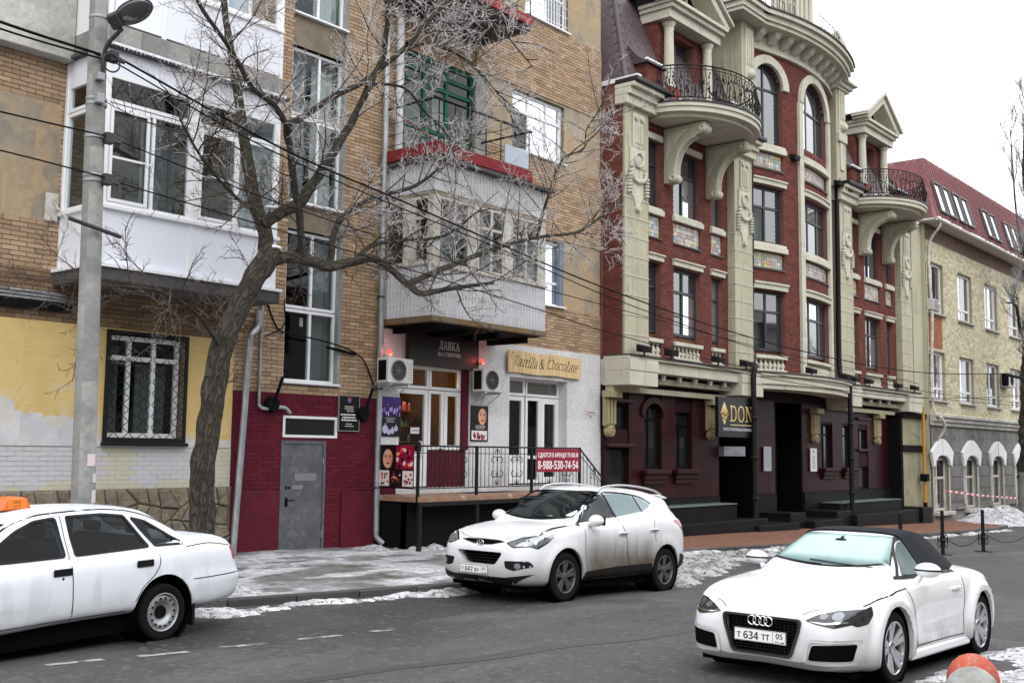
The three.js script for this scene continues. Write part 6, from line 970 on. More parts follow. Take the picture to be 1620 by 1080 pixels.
  for (const s of [-1, 1]) { const mm = new THREE.SphereGeometry(1, 18, 12).scale(0.1, 0.088, 0.125).translate(-0.62, 1.14, s * 0.95), h = new MB().add(mm).bar(V(-0.6, 1.08, s * 0.8), V(-0.62, 1.1, s * 0.9), 0.03, 0.03, 8); const mr = h.build('mirror', paint(), car, null, { local: true }); new MB().rbox(-0.735, -0.7, 1.07, 1.2, s * 0.95 - 0.1, s * 0.95 + 0.1, 0.02).build('mirror_base', CM.trim, mr, null, { local: true });
    const rl = [], zz = 0.56; for (const [x, y] of [[-1.15, 1.535], [-1.25, 1.6], [-1.7, 1.655], [-2.3, 1.64], [-2.8, 1.585], [-3.0, 1.53]]) rl.push(V(x, y + 0.015, s * (zz - 0.015 * (x + 1.2) * -0.8))); new MB().tube(rl, 0.016, 30, 8).build('roof_rail', std(0.55, 0.56, 0.58, 0.35, { metalness: 0.7 }), car, null, { local: true }); }
  new MB().prism([[-2.95, 1.52], [-3.05, 1.54], [-3.27, 1.495], [-3.26, 1.47], [-3.1, 1.47]], -0.5, 0.5, [], 0.012).build('spoiler', paint(), car, null, { local: true });
  numberPlate(car, 0.905, 0.42, 0.08, ['Т', '047', 'ВУ'], '61', 0.0);
  new MB().box(-3.2, 0.6, 0.16, 0.32, -0.76, 0.76).build('underbody', CM.liner, car, null, { local: true });
  for (const x of [0, -2.64]) for (const s of [-1, 1]) wheel(car, x, 0.345, s * 0.885, 0.345, 0.228, 'ten');
}

// ---------------------------------------------------------------- white roadster with dark soft top
{
  const car = thing('parked_car', 'white two seat roadster with closed black soft top and frosted windscreen', 'car'); pose(car, 10.22, 0.092, -4.75, 179.3, 0.0255);
  const bot = curve([[0.88, 0.24], [0.8, 0.17], [0.5, 0.15], [-0.5, 0.17], [-2.0, 0.18], [-2.9, 0.22], [-3.2, 0.3], [-3.3, 0.42]]);
  const wid = curve([[0.885, 0.46], [0.865, 0.6], [0.8, 0.73], [0.65, 0.83], [0.4, 0.89], [0, 0.915], [-0.6, 0.9], [-1.3, 0.895], [-2.0, 0.91], [-2.47, 0.92], [-2.85, 0.88], [-3.1, 0.79], [-3.24, 0.66], [-3.3, 0.5]]);
  const sh = curve([[0.885, 0.5], [0.86, 0.56], [0.78, 0.63], [0.6, 0.71], [0.3, 0.79], [0, 0.82], [-0.4, 0.85], [-0.9, 0.875], [-1.6, 0.9], [-2.3, 0.9], [-2.8, 0.86], [-3.1, 0.79], [-3.24, 0.68], [-3.3, 0.56]]);
  const top = curve([[0.885, 0.58], [0.86, 0.63], [0.78, 0.69], [0.6, 0.76], [0.3, 0.84], [0, 0.89], [-0.4, 0.94], [-0.9, 0.96], [-2.0, 0.99], [-2.5, 0.97], [-2.9, 0.91], [-3.1, 0.84], [-3.24, 0.74], [-3.3, 0.62]]);
  const flare = (x, y, z) => { if (Math.abs(z) > 0.5) for (const cx of [0, -2.468]) { const r = Math.hypot(x - cx, y - 0.335), k = sst(0.52, 0.45, r) * sst(0.3, 0.4, r); z += Math.sign(z) * 0.05 * k; } if (Math.abs(z) > 0.5 && y > 0.2) z -= Math.sign(z) * 0.03 * Math.exp(-(((y - 0.5) / 0.13) ** 2)) * sst(-0.5, -0.8, x) * sst(-2.1, -1.8, x); return [x, y, z]; };
  const body0 = loft(0.885, -3.3, 120, 26, x => { const b = bot(x), w = wid(x), s = sh(x), t = top(x); return [[0, b], [w * 0.84, b], [w * 0.96, b + 0.04], [w * 0.99, b + 0.13], [w, mix(b, s, 0.5)], [w * 0.985, mix(b, s, 0.8)], [w * 0.92, s], [w * 0.78, mix(s, t, 0.6)], [w * 0.42, mix(s, t, 0.95)], [0, t]]; }, flare);
  const rt = curve([[-0.36, 0.9], [-0.6, 1.05], [-0.85, 1.19], [-1.05, 1.285], [-1.2, 1.325], [-1.5, 1.345], [-1.8, 1.325], [-2.1, 1.24], [-2.4, 1.1], [-2.62, 0.97], [-2.7, 0.92]]);
  const rw = curve([[-0.36, 0.66], [-0.7, 0.62], [-1.05, 0.535], [-1.5, 0.52], [-1.9, 0.5], [-2.3, 0.5], [-2.7, 0.52]]), bw = curve([[-0.36, 0.7], [-0.8, 0.77], [-1.4, 0.775], [-2.0, 0.74], [-2.5, 0.64], [-2.7, 0.58]]);
  const gp = x => { const t = rt(x), b = Math.min(t - 0.03, 0.86), r = rw(x), w = bw(x), sp = t - 0.06 * sst(0.95, 1.25, t); return [[0, b], [w * 0.95, b], [w, b + (sp - b) * 0.1], [mix(w, r, 0.5), b + (sp - b) * 0.55], [r, sp - 0.012], [r * 0.92, mix(sp, t, 0.5)], [r * 0.6, mix(sp, t, 0.9)], [0, t]]; };
  const green0 = loft(-0.36, -2.7, 70, 22, gp), frontG = loft(-0.36, -1.24, 40, 22, gp), softG = loft(-1.15, -2.7, 50, 22, x => gp(x).map(p => [p[0] * 1.012, p[1] + 0.016]));
  const C = new Car(car, [body0.clone(), green0.clone()]), AR = [[0, 0.335, 0.375], [-2.468, 0.335, 0.375]];
  let b1 = arches(body0, AR, 0.5, 0.92);
  const prismX = (pts, x0, x1) => { const g = new THREE.ExtrudeGeometry(new THREE.Shape(pts.map(p => new THREE.Vector2(-p[0], p[1]))), { depth: x1 - x0, bevelEnabled: false }); g.rotateY(Math.PI / 2); g.translate(x0, 0, 0); return g; };
  const gP = roundPoly([[-0.4, 0.605], [0.4, 0.605], [0.385, 0.5], [0.3, 0.25], [-0.3, 0.25], [-0.385, 0.5]], 0.045), inP = s => roundPoly([[s * 0.455, 0.255], [s * 0.49, 0.39], [s * 0.83, 0.42], [s * 0.8, 0.27]], 0.025);
  b1 = cut(b1, prismX(gP, 0.76, 1.2));
  const white = paint(); white.color = lin(1, 1, 1); white.map = ctex(512, 8, (u, v) => { const y = v * 8, n = fbm(u, v, 50, 4), st = fbm(u, v * 0.15, 90, 3, 1); const k = y < 1.2 ? 0.75 * sst(0.5, 0.18, y + 0.2 * (n - 0.5)) + 0.12 * sst(0.55, 0.72, st) * sst(0.8, 0.5, y) : 0; return mix3([0.8, 0.81, 0.83], [0.3, 0.29, 0.28], clamp(k)); }); const strip = g => { for (const k of Object.keys(g.attributes)) if (!['position', 'normal', 'uv'].includes(k)) g.deleteAttribute(k); return g; };
  meshOf('body', mergeGeometries([strip(planUV(b1)), strip(planUV(frontG))]), white, car); liners(car, AR, 0.5, 0.92);
  meshOf('soft_top', planUV(softG), mottled([0.012, 0.013, 0.017], [0.018, 0.019, 0.024], 0.4, 16, 0.9), car);
  { const s = new MB().prism(gP.map(p => [p[0], p[1]]), 0, 0.03, [roundPoly([[-0.375, 0.585], [0.375, 0.585], [0.36, 0.5], [0.28, 0.27], [-0.28, 0.27], [-0.36, 0.5]], 0.04)]); const X = new THREE.Matrix4().makeBasis(V(0, 0, -1), V(0, 1, 0), V(1, 0, 0));
    XF = X.clone().setPosition(0.87, 0, 0); s.build('grille_frame', std(0.05, 0.05, 0.055, 0.3, { metalness: 0.6 }), car, null, { local: true });
    XF = null; new MB().box(0.74, 0.775, 0.22, 0.62, -0.42, 0.42).build('grille_backing', CM.liner, car, null, { local: true }); for (const q of [-1, 1]) { C.patch('side_intake', 'F', inP(q), CM.liner, { edge: 0.04 }); C.lines('intake_lip', [[[q * 0.43, 0.24], [q * 0.475, 0.415], [q * 0.66, 0.43], [q * 0.85, 0.445]], [[q * 0.43, 0.235], [q * 0.6, 0.235], [q * 0.82, 0.25]]], white, 0.014, ['F'], car, 0.014); }
    const g = new MB(); for (let i = 0; i < 13; i++) { const y = 0.27 + i * 0.026; g.box(0.8, 0.83, y - 0.0035, y + 0.0035, -0.37, 0.37); } for (let i = -9; i <= 9; i++) g.box(0.8, 0.825, 0.26, 0.6, i * 0.04 - 0.003, i * 0.04 + 0.003); g.build('grille', CM.trim, car, null, { local: true });
    XF = X.clone().setPosition(0.905, 0.555, 0); for (let i = 0; i < 4; i++) new MB().add(new THREE.TorusGeometry(0.04, 0.0075, 8, 28).translate(-0.084 + i * 0.056, 0, i % 2 * 0.004)).build('emblem_ring', M.chrome, car, null, { local: true }); XF = null; }
  numberPlate(car, 0.91, 0.42, 0, ['Т', '634', 'ТТ'], '05', 0.0);
  const teal = new THREE.MeshPhysicalMaterial({ map: ctex(256, 1, (u, v) => { const x = u < 0.7 ? u - 1 : u - 2, z = Math.abs(v < 0.5 ? v : v - 1) * 1.4, n = fbm(u, v, 7, 4) - 0.5; const e = Math.min(sst(-0.54, -0.7, x + 0.06 * n), sst(-1.1, -0.98, x + 0.05 * n), sst(0.56 + 0.12 * (x + 1), 0.42 + 0.12 * (x + 1), z + 0.06 * n)); return mix3([0.05, 0.12, 0.12], [0.33 + 0.1 * n, 0.47 + 0.1 * n, 0.455 + 0.1 * n], e); }), roughness: 0.45, clearcoat: 0.3, clearcoatRoughness: 0.15 });
  const scr = (k) => { const p = []; for (let i = 0; i <= 10; i++) p.push([-0.46 - k - 0.1 * (Math.abs(i / 5 - 1) ** 2), (i / 5 - 1) * (0.675 - 1.2 * k)]); for (let i = 10; i >= 0; i--) p.push([-1.085 + k * 0.6 - 0.05 * (Math.abs(i / 5 - 1) ** 2), (i / 5 - 1) * (0.515 - k)]); return p; };
  C.patch('windscreen_surround', 'T', scr(0.03), CM.trim, { edge: 0.06 }); const ws = C.patch('windscreen', 'T', scr(0.048), teal, { edge: 0.06, off: 0.008 });
  { const p = ws.geometry.attributes.position, uv = ws.geometry.attributes.uv; for (let i = 0; i < p.count; i++) uv.setXY(i, p.getX(i), p.getZ(i) / 1.4); }
  const rv = C.hit('T', -0.98, 0.02); new MB().add(new THREE.SphereGeometry(1, 14, 10).scale(0.02, 0.03, 0.075).translate(-0.93, 4 - rv - 0.03, 0.02)).bar(V(-0.98, 4 - rv + 0.005, 0.02), V(-0.93, 4 - rv - 0.02, 0.02), 0.02).build('inner_mirror', CM.trim, car, null, { local: true });
  C.lines('wiper', [[[-0.5, -0.5], [-0.53, -0.1], [-0.56, 0.2]], [[-0.5, 0.05], [-0.52, 0.3], [-0.56, 0.55]]], CM.trim, 0.008, ['T'], car, 0.018);
  const sideG = new THREE.MeshPhysicalMaterial({ color: lin(0.015, 0.05, 0.045), roughness: 0.15, specularIntensity: 0.5 });
  C.both('side_window', [[-0.66, 0.945], [-0.86, 1.13], [-1.06, 1.245], [-1.35, 1.255], [-1.6, 1.2], [-1.82, 1.06], [-1.86, 0.95]], sideG, { round: 0.03, edge: 0.06, off: 0.012 });
  C.lines('window_seal', [[[-0.55, 0.92], [-0.85, 1.15], [-1.06, 1.265], [-1.36, 1.275], [-1.63, 1.22], [-1.86, 1.07], [-1.92, 0.94]], [[-0.5, 0.925], [-1.2, 0.935], [-1.95, 0.94]]], CM.trim, 0.014, ['L', 'R'], car, 0.014);
  for (const s of [-1, 1]) {
    const v = s < 0 ? 'L' : 'R';
    C.patch('headlight', v, [[0.74, 0.6], [0.66, 0.565], [0.52, 0.585], [0.42, 0.66], [0.4, 0.735], [0.6, 0.69]], new THREE.MeshPhysicalMaterial({ color: lin(0.03, 0.033, 0.036), roughness: 0.1, metalness: 0.2, clearcoat: 0.6 }), { round: 0.02, edge: 0.04 });
    C.patch('headlight', 'F', [[s * 0.52, 0.575], [s * 0.42, 0.6], [s * 0.52, 0.655], [s * 0.66, 0.698], [s * 0.84, 0.715], [s * 0.85, 0.6], [s * 0.68, 0.55]], new THREE.MeshPhysicalMaterial({ color: lin(0.03, 0.033, 0.036), roughness: 0.1, metalness: 0.2, clearcoat: 0.6 }), { round: 0.02, edge: 0.04, off: 0.005 });
    C.patch('light_strip', 'F', [[s * 0.46, 0.595], [s * 0.6, 0.578], [s * 0.77, 0.598], [s * 0.77, 0.612], [s * 0.6, 0.594]], M.chrome, { off: 0.009 });
    C.patch('lamp_projector', 'F', [...Array(16)].map((_, i) => [s * 0.69 + 0.045 * Math.cos(i * 0.3927), 0.655 + 0.036 * Math.sin(i * 0.3927)]), std(0.22, 0.23, 0.24, 0.15, { metalness: 0.8 }), { off: 0.01 });
    C.patch('lamp_projector', 'F', [...Array(14)].map((_, i) => [s * 0.58 + 0.035 * Math.cos(i * 0.4488), 0.645 + 0.025 * Math.sin(i * 0.4488)]), std(0.2, 0.2, 0.21, 0.2, { metalness: 0.7 }), { off: 0.01 });
    const d = C.hit(v, -1.72, 0.77), z = s * (3 - d); new MB().rbox(-1.83, -1.62, 0.755, 0.79, z + s * 0.005, z + s * 0.03, 0.012, 2).build('door_handle', paint(), car, null, { local: true });
    const mr = new MB().add(new THREE.SphereGeometry(1, 20, 14).scale(0.085, 0.075, 0.13).translate(-0.8, 1.0, s * 0.93)).bar(V(-0.78, 0.89, s * 0.83), V(-0.79, 0.96, s * 0.88), 0.035, 0.025, 10).build('mirror', paint(), car, null, { local: true });
    new MB().add(new THREE.SphereGeometry(1, 16, 6, 0, 6.283, 1.45, 0.2).scale(0.09, 0.079, 0.134).translate(-0.8, 1.0, s * 0.93)).build('mirror_strip', CM.trim, mr, null, { local: true });
    C.patch('tail_lamp', v, [[-2.95, 0.72], [-3.0, 0.8], [-3.18, 0.77], [-3.25, 0.66], [-3.1, 0.65]], CM.lampRed, { round: 0.02 });
    new MB().rbox(-2.08, -0.42, 0.165, 0.26, Math.min(s * 0.8, s * 0.915), Math.max(s * 0.8, s * 0.915), 0.03, 2).build('side_skirt', paint(), car, null, { local: true });
  }
  C.lines('panel_gap', [[[-0.62, 0.27], [-0.56, 0.5], [-0.5, 0.72], [-0.42, 0.88]], [[-2.0, 0.93], [-1.96, 0.7], [-1.93, 0.45], [-1.92, 0.28]], [[-0.6, 0.29], [-1.3, 0.29], [-1.92, 0.29]], [[0.5, 0.735], [0.2, 0.79], [-0.1, 0.82], [-0.45, 0.84]]], CM.gap, 0.0045);
  C.lines('panel_gap', [[[0.84, -0.39], [0.78, -0.46], [0.74, -0.54]], [[0.84, 0.39], [0.78, 0.46], [0.74, 0.54]]], CM.gap, 0.004, ['T']);
  new MB().tube([V(-2.85, 0.9, 0), V(-2.86, 1.02, 0), V(-2.88, 1.28, 0)], 0.006, 8, 5).bar(V(-2.85, 0.9, 0), V(-2.855, 1.0, 0), 0.013, 0.009, 8).build('aerial', CM.trim, car, null, { local: true });
  new MB().box(-3.0, 0.6, 0.1, 0.24, -0.78, 0.78).build('underbody', CM.liner, car, null, { local: true });
  for (const x of [0, -2.468]) for (const s of [-1, 1]) wheel(car, x, 0.33, s * 0.9, 0.33, 0.242, 'five');
}

// ---------------------------------------------------------------- white taxi saloon, origin at its rear axle
{
  const car = thing('taxi', 'old white saloon taxi with orange roof sign at the left edge', 'car'); pose(car, 6.75, 0.115, -11.4, 186, -0.02); car.scale.setScalar(1.05); car.updateMatrixWorld(true);
  const bot = curve([[3.38, 0.36], [3.2, 0.28], [2.6, 0.28], [1, 0.32], [0, 0.31], [-0.6, 0.27], [-1.0, 0.32], [-1.13, 0.44]]);
  const wid = curve([[3.39, 0.6], [3.3, 0.72], [3.0, 0.8], [2.52, 0.825], [1.2, 0.83], [0, 0.825], [-0.6, 0.81], [-0.9, 0.785], [-1.03, 0.745], [-1.1, 0.69], [-1.13, 0.62]]);
  const sh = curve([[3.39, 0.62], [3.2, 0.72], [2.6, 0.8], [1.9, 0.87], [1.0, 0.91], [0.0, 0.93], [-0.5, 0.955], [-0.85, 0.94], [-0.96, 0.885], [-1.03, 0.73], [-1.1, 0.63], [-1.13, 0.57]]);
  const top = curve([[3.39, 0.68], [3.2, 0.78], [2.6, 0.88], [1.9, 0.93], [0.0, 0.99], [-0.4, 1.035], [-0.75, 1.025], [-0.9, 0.985], [-0.97, 0.92], [-1.03, 0.77], [-1.1, 0.66], [-1.13, 0.6]]);
  const crease = (x, y, z) => { if (Math.abs(z) > 0.5) { z += Math.sign(z) * (0.008 * Math.exp(-(((y - 0.56) / 0.012) ** 2)) + 0.01 * Math.exp(-(((Math.hypot(x, y - 0.285) - 0.36) / 0.03) ** 2)) + (x < -0.35 ? 0.016 * sst(0.62, 0.585, y) : 0)); } return [x, y, z]; };
  const body0 = loft(3.39, -1.13, 110, 26, x => { const b = bot(x), w = wid(x), s = sh(x), t = top(x); return [[0, b], [w * 0.85, b], [w * 0.96, b + 0.05], [w * 0.99, b + 0.15], [w, mix(b, s, 0.5)], [w * 0.985, mix(b, s, 0.82)], [w * 0.93, s], [w * 0.82, mix(s, t, 0.7)], [w * 0.45, mix(s, t, 0.96)], [0, t]]; }, crease);
  const rt = curve([[2.25, 0.93], [1.9, 1.13], [1.6, 1.29], [1.4, 1.355], [1.1, 1.39], [0.7, 1.392], [0.35, 1.38], [0.12, 1.345], [-0.06, 1.26], [-0.27, 1.12], [-0.42, 1.02], [-0.5, 0.96]]);
  const rw = curve([[2.25, 0.66], [1.6, 0.58], [1.1, 0.565], [0.3, 0.55], [-0.1, 0.57], [-0.5, 0.62]]), bw = curve([[2.25, 0.7], [1.7, 0.745], [0.8, 0.75], [0, 0.745], [-0.5, 0.7]]);
  const gp = k => x => { const t = rt(x) - k * 0.9, b = Math.min(t - 0.03, 0.84), r = rw(x) - k, w = bw(x) - k, sp = t - 0.06 * sst(1.0, 1.3, t); return [[0, b], [w * 0.95, b], [w, b + (sp - b) * 0.12], [mix(w, r, 0.5), b + (sp - b) * 0.55], [r, sp - 0.01], [r * 0.93, mix(sp, t, 0.5)], [r * 0.62, mix(sp, t, 0.9)], [0, t]]; };
  const green0 = loft(2.25, -0.5, 64, 22, gp(0)), inner = loft(2.12, -0.4, 40, 18, gp(0.045));
  const C = new Car(car, [body0.clone(), green0.clone()]), AR = [[0, 0.31, 0.365], [2.52, 0.31, 0.365]];
  const b1 = arches(body0, AR, 0.46, 0.83);
  let g1 = cut(green0.clone(), inner);
  const W1 = roundPoly([[1.11, 0.95], [1.13, 1.31], [1.35, 1.29], [1.55, 1.21], [1.9, 0.985], [1.88, 0.945]], 0.03), W2 = roundPoly([[1.0, 0.95], [1.01, 1.315], [0.6, 1.315], [0.35, 1.285], [0.14, 0.965]], 0.025), W3 = roundPoly([[0.06, 0.965], [0.27, 1.26], [0.1, 1.215], [-0.1, 1.1], [-0.28, 0.99], [-0.26, 0.965]], 0.02);
  for (const w of [W1, W2, W3]) { const g = new THREE.ExtrudeGeometry(new THREE.Shape(w.map(p => new THREE.Vector2(...p))), { depth: 2, bevelEnabled: false }).translate(0, 0, -1); g1 = cut(g1, g); }
  { const g = new THREE.ExtrudeGeometry(new THREE.Shape([[-0.56, 1.0], [-0.48, 1.28], [0.48, 1.28], [0.56, 1.0]].map(p => new THREE.Vector2(...p))), { depth: 1.5, bevelEnabled: false }).rotateY(-Math.PI / 2).translate(0.0, 0, 0); g1 = cut(g1, g); const h = new THREE.ExtrudeGeometry(new THREE.Shape([[-0.58, 0.97], [-0.49, 1.28], [0.49, 1.28], [0.58, 0.97]].map(p => new THREE.Vector2(...p))), { depth: 1.5, bevelEnabled: false }).rotateY(Math.PI / 2).translate(1.5, 0, 0); g1 = cut(g1, h); }
  const strip = g => { for (const k of Object.keys(g.attributes)) if (!['position', 'normal', 'uv'].includes(k)) g.deleteAttribute(k); return g; };
  const tp = new THREE.MeshPhysicalMaterial({ map: ctex(1024, 8, (u, v) => { const x = u * 8, y = v * 8, st = fbm(u, v * 0.2, 50, 3), n = fbm(u, v, 60, 3, 1); let k = y < 1 ? 0.5 * sst(0.62, 0.25, y + 0.2 * (n - 0.5)) : 0; k = Math.max(k, y < 1 ? 0.3 * sst(0.6, 0.75, st) * sst(0.95, 0.6, y) : 0, y < 1 ? 0.35 * sst(0.66, 0.75, n) * sst(0.8, 0.9, y) * sst(1, 0.9, y) : 0); return mix3([0.76, 0.79, 0.84], [0.4, 0.41, 0.43], clamp(k)); }), roughness: 0.4, clearcoat: 0.6, clearcoatRoughness: 0.12 });
  meshOf('body', mergeGeometries([strip(planUV(b1)), strip(planUV(g1))]), tp, car); liners(car, AR, 0.46, 0.83);
  const tint = new THREE.MeshPhysicalMaterial({ color: lin(0.3, 0.34, 0.36), transmission: 1, thickness: 0, roughness: 0.02, specularIntensity: 0.35 });
  for (const w of [W1, W2, W3]) C.both('side_window', w, tint, { off: -0.012, edge: 0.09 });
  C.patch('rear_window', 'T', [[-0.02, -0.5], [-0.02, 0.5], [-0.48, 0.56], [-0.48, -0.56]], tint, { off: -0.008 }); C.patch('windscreen', 'T', [[1.48, -0.5], [1.48, 0.5], [2.15, 0.6], [2.15, -0.6]], tint, { off: -0.008 });
  C.lines('window_seal', [[...W1, W1[0]], [...W2, W2[0]], [...W3, W3[0]]].map(l => l), CM.trim, 0.012, ['L', 'R'], car, 0.003);
  C.lines('door_frame', [[[1.07, 0.93], [1.075, 1.335]]], CM.gap, 0.004); C.lines('roof_gutter', [[[1.95, 1.03], [1.6, 1.26], [1.35, 1.335], [1.0, 1.36], [0.5, 1.355], [0.2, 1.31], [-0.1, 1.2], [-0.42, 1.03]]], CM.gap, 0.006);
  // cabin: dark floor tray, seats, wheel
  new MB().box(-0.5, 2.1, 0.86, 1.005, -0.66, 0.66).build('cabin_tray', CM.liner, car, null, { local: true });
  const seatM = std(0.018, 0.018, 0.02, 0.9);
  for (const z of [-0.35, 0.35]) { new MB().rbox(1.15, 1.3, 0.6, 1.1, z - 0.25, z + 0.25, 0.06, 3).rbox(1.13, 1.25, 1.11, 1.27, z - 0.13, z + 0.13, 0.05, 3).bar(V(1.2, 1.05, z - 0.06), V(1.19, 1.15, z - 0.06), 0.008).bar(V(1.2, 1.05, z + 0.06), V(1.19, 1.15, z + 0.06), 0.008).build('front_seat', seatM, car, null, { local: true }); }
  new MB().rbox(0.0, 0.16, 0.7, 1.06, -0.6, 0.6, 0.06, 3).build('rear_seat', seatM, car, null, { local: true }); for (const z of [-0.36, 0.36]) new MB().rbox(0.0, 0.1, 1.07, 1.18, z - 0.12, z + 0.12, 0.04, 3).build('rear_headrest', seatM, car, null, { local: true });
  XF = new THREE.Matrix4().makeRotationZ(0.5).setPosition(1.72, 1.02, -0.36); new MB().add(new THREE.TorusGeometry(0.18, 0.014, 8, 30).rotateY(Math.PI / 2)).build('steering_wheel', seatM, car, null, { local: true }); XF = null;
  // handles, gaps, moulding, lamps
  for (const [x, y] of [[1.18, 0.815], [0.25, 0.81]]) for (const s of [-1, 1]) { const z = s * (3 - C.hit(s < 0 ? 'L' : 'R', x, y)); const h = new MB().rbox(x - 0.1, x + 0.1, y - 0.034, y + 0.034, z - 0.004, z + s * 0.022 + 0.004, 0.02, 2); if (x > 1) h.bar(V(x + 0.0, y - 0.06, z), V(x + 0.0, y - 0.06, z + s * 0.012), 0.014, 0.014, 10); h.build('door_handle', CM.trim, car, null, { local: true }); }
  C.lines('panel_gap', [[[1.08, 0.93], [1.075, 0.6], [1.07, 0.35]], [[0.07, 0.95], [0.06, 0.8], [0.14, 0.68], [0.27, 0.58], [0.36, 0.44]], [[2.1, 0.86], [2.1, 0.5], [2.06, 0.33]], [[-0.3, 0.93], [-0.6, 0.945], [-0.9, 0.9]], [[-0.36, 0.59], [-0.6, 0.59], [-1.05, 0.6]], [[0.45, 0.36], [1.2, 0.365], [2.1, 0.36]]], CM.gap, 0.0045);
  C.both('tail_lamp', [[-0.9, 0.89], [-0.955, 0.88], [-1.03, 0.75], [-0.945, 0.735]], CM.lampRed, { round: 0.015, edge: 0.03 }); C.patch('tail_lamp', 'B', [[-0.72, 0.74], [-0.72, 0.87], [-0.4, 0.87], [-0.4, 0.74]], CM.lampRed); C.patch('tail_lamp', 'B', [[0.72, 0.74], [0.72, 0.87], [0.4, 0.87], [0.4, 0.74]], CM.lampRed);
  for (const s of [-1, 1]) new MB().rbox(-0.42, -0.38, 0.1, 0.36, s * 0.7 - 0.1, s * 0.7 + 0.1, 0.012).build('mud_flap', CM.trim, car, null, { local: true });
  new MB().box(-0.4, 3.0, 0.14, 0.36, -0.7, 0.7).build('underbody', CM.liner, car, null, { local: true });
  for (const x of [0, 2.52]) for (const s of [-1, 1]) wheel(car, x, 0.288, s * 0.8, 0.288, 0.192, 'steel');
  // roof sign
  const sg = new MB().prism([[1.08, 1.375], [1.13, 1.48], [1.18, 1.5], [1.31, 1.5], [1.36, 1.48], [1.41, 1.375]], -0.13, 0.13, [], 0.02).build('roof_sign', std(0.62, 0.13, 0.02, 0.4), car, null, { local: true });
  for (const s of [-1, 1]) printed('sign_lettering', 0.19, 0.09, 160, (c, w, h) => { c.fillStyle = '#e2761f'; c.fillRect(0, 0, w, h); c.fillStyle = '#3a1206'; c.textAlign = 'center'; c.textBaseline = 'middle'; c.font = 'bold ' + h * 0.42 + 'px sans-serif'; c.fillText('TAXI', w / 2, h * 0.3); c.font = 'bold ' + h * 0.36 + 'px sans-serif'; c.fillText('33-33', w / 2, h * 0.74); }, sg, new THREE.Matrix4().makeTranslation(1.245, 1.435, s * 0.131).multiply(new THREE.Matrix4().makeRotationY(s > 0 ? 0 : Math.PI)), { local: true, thick: 0.003 });
}
// ================================================================ things on and by the shopfront
const MI = (x, y, z) => new THREE.Matrix4().makeTranslation(x, y, z);
const gloss = { rough: 0.35 };
const lines = (c, w, y0, n, lh, col, f0 = 0.2, f1 = 0.8) => { c.fillStyle = col; for (let i = 0; i < n; i++) { const a = mix(f0, f0 + 0.12, rnd()), b = mix(f1 - 0.12, f1, rnd()); let x = w * a; while (x < w * b) { const k = w * rr(0.03, 0.09); c.fillRect(x, y0 + i * lh, Math.min(k, w * b - x), lh * 0.5); x += k + w * 0.02; } } };
// shop terrace with its steps
{
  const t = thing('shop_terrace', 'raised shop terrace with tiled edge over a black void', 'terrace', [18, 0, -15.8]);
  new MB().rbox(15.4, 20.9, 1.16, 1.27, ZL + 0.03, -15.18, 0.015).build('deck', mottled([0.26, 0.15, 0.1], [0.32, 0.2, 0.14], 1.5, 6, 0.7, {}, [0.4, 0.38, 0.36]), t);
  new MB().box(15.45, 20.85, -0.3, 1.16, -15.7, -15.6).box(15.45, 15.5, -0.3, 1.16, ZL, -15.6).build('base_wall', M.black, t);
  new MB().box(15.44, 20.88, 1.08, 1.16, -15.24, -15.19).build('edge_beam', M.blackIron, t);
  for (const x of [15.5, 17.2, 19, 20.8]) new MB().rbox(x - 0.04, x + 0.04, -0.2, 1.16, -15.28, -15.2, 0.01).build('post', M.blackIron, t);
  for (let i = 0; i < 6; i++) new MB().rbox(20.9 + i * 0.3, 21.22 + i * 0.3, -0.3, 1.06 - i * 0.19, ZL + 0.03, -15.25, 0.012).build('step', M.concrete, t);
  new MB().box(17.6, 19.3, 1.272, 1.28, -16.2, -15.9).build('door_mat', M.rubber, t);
  new MB().box(20.9, 23.38, -0.5, 1.0, ZL - 0.0, ZL + 0.028).build('back_wall', M.whiteWall, t);
}
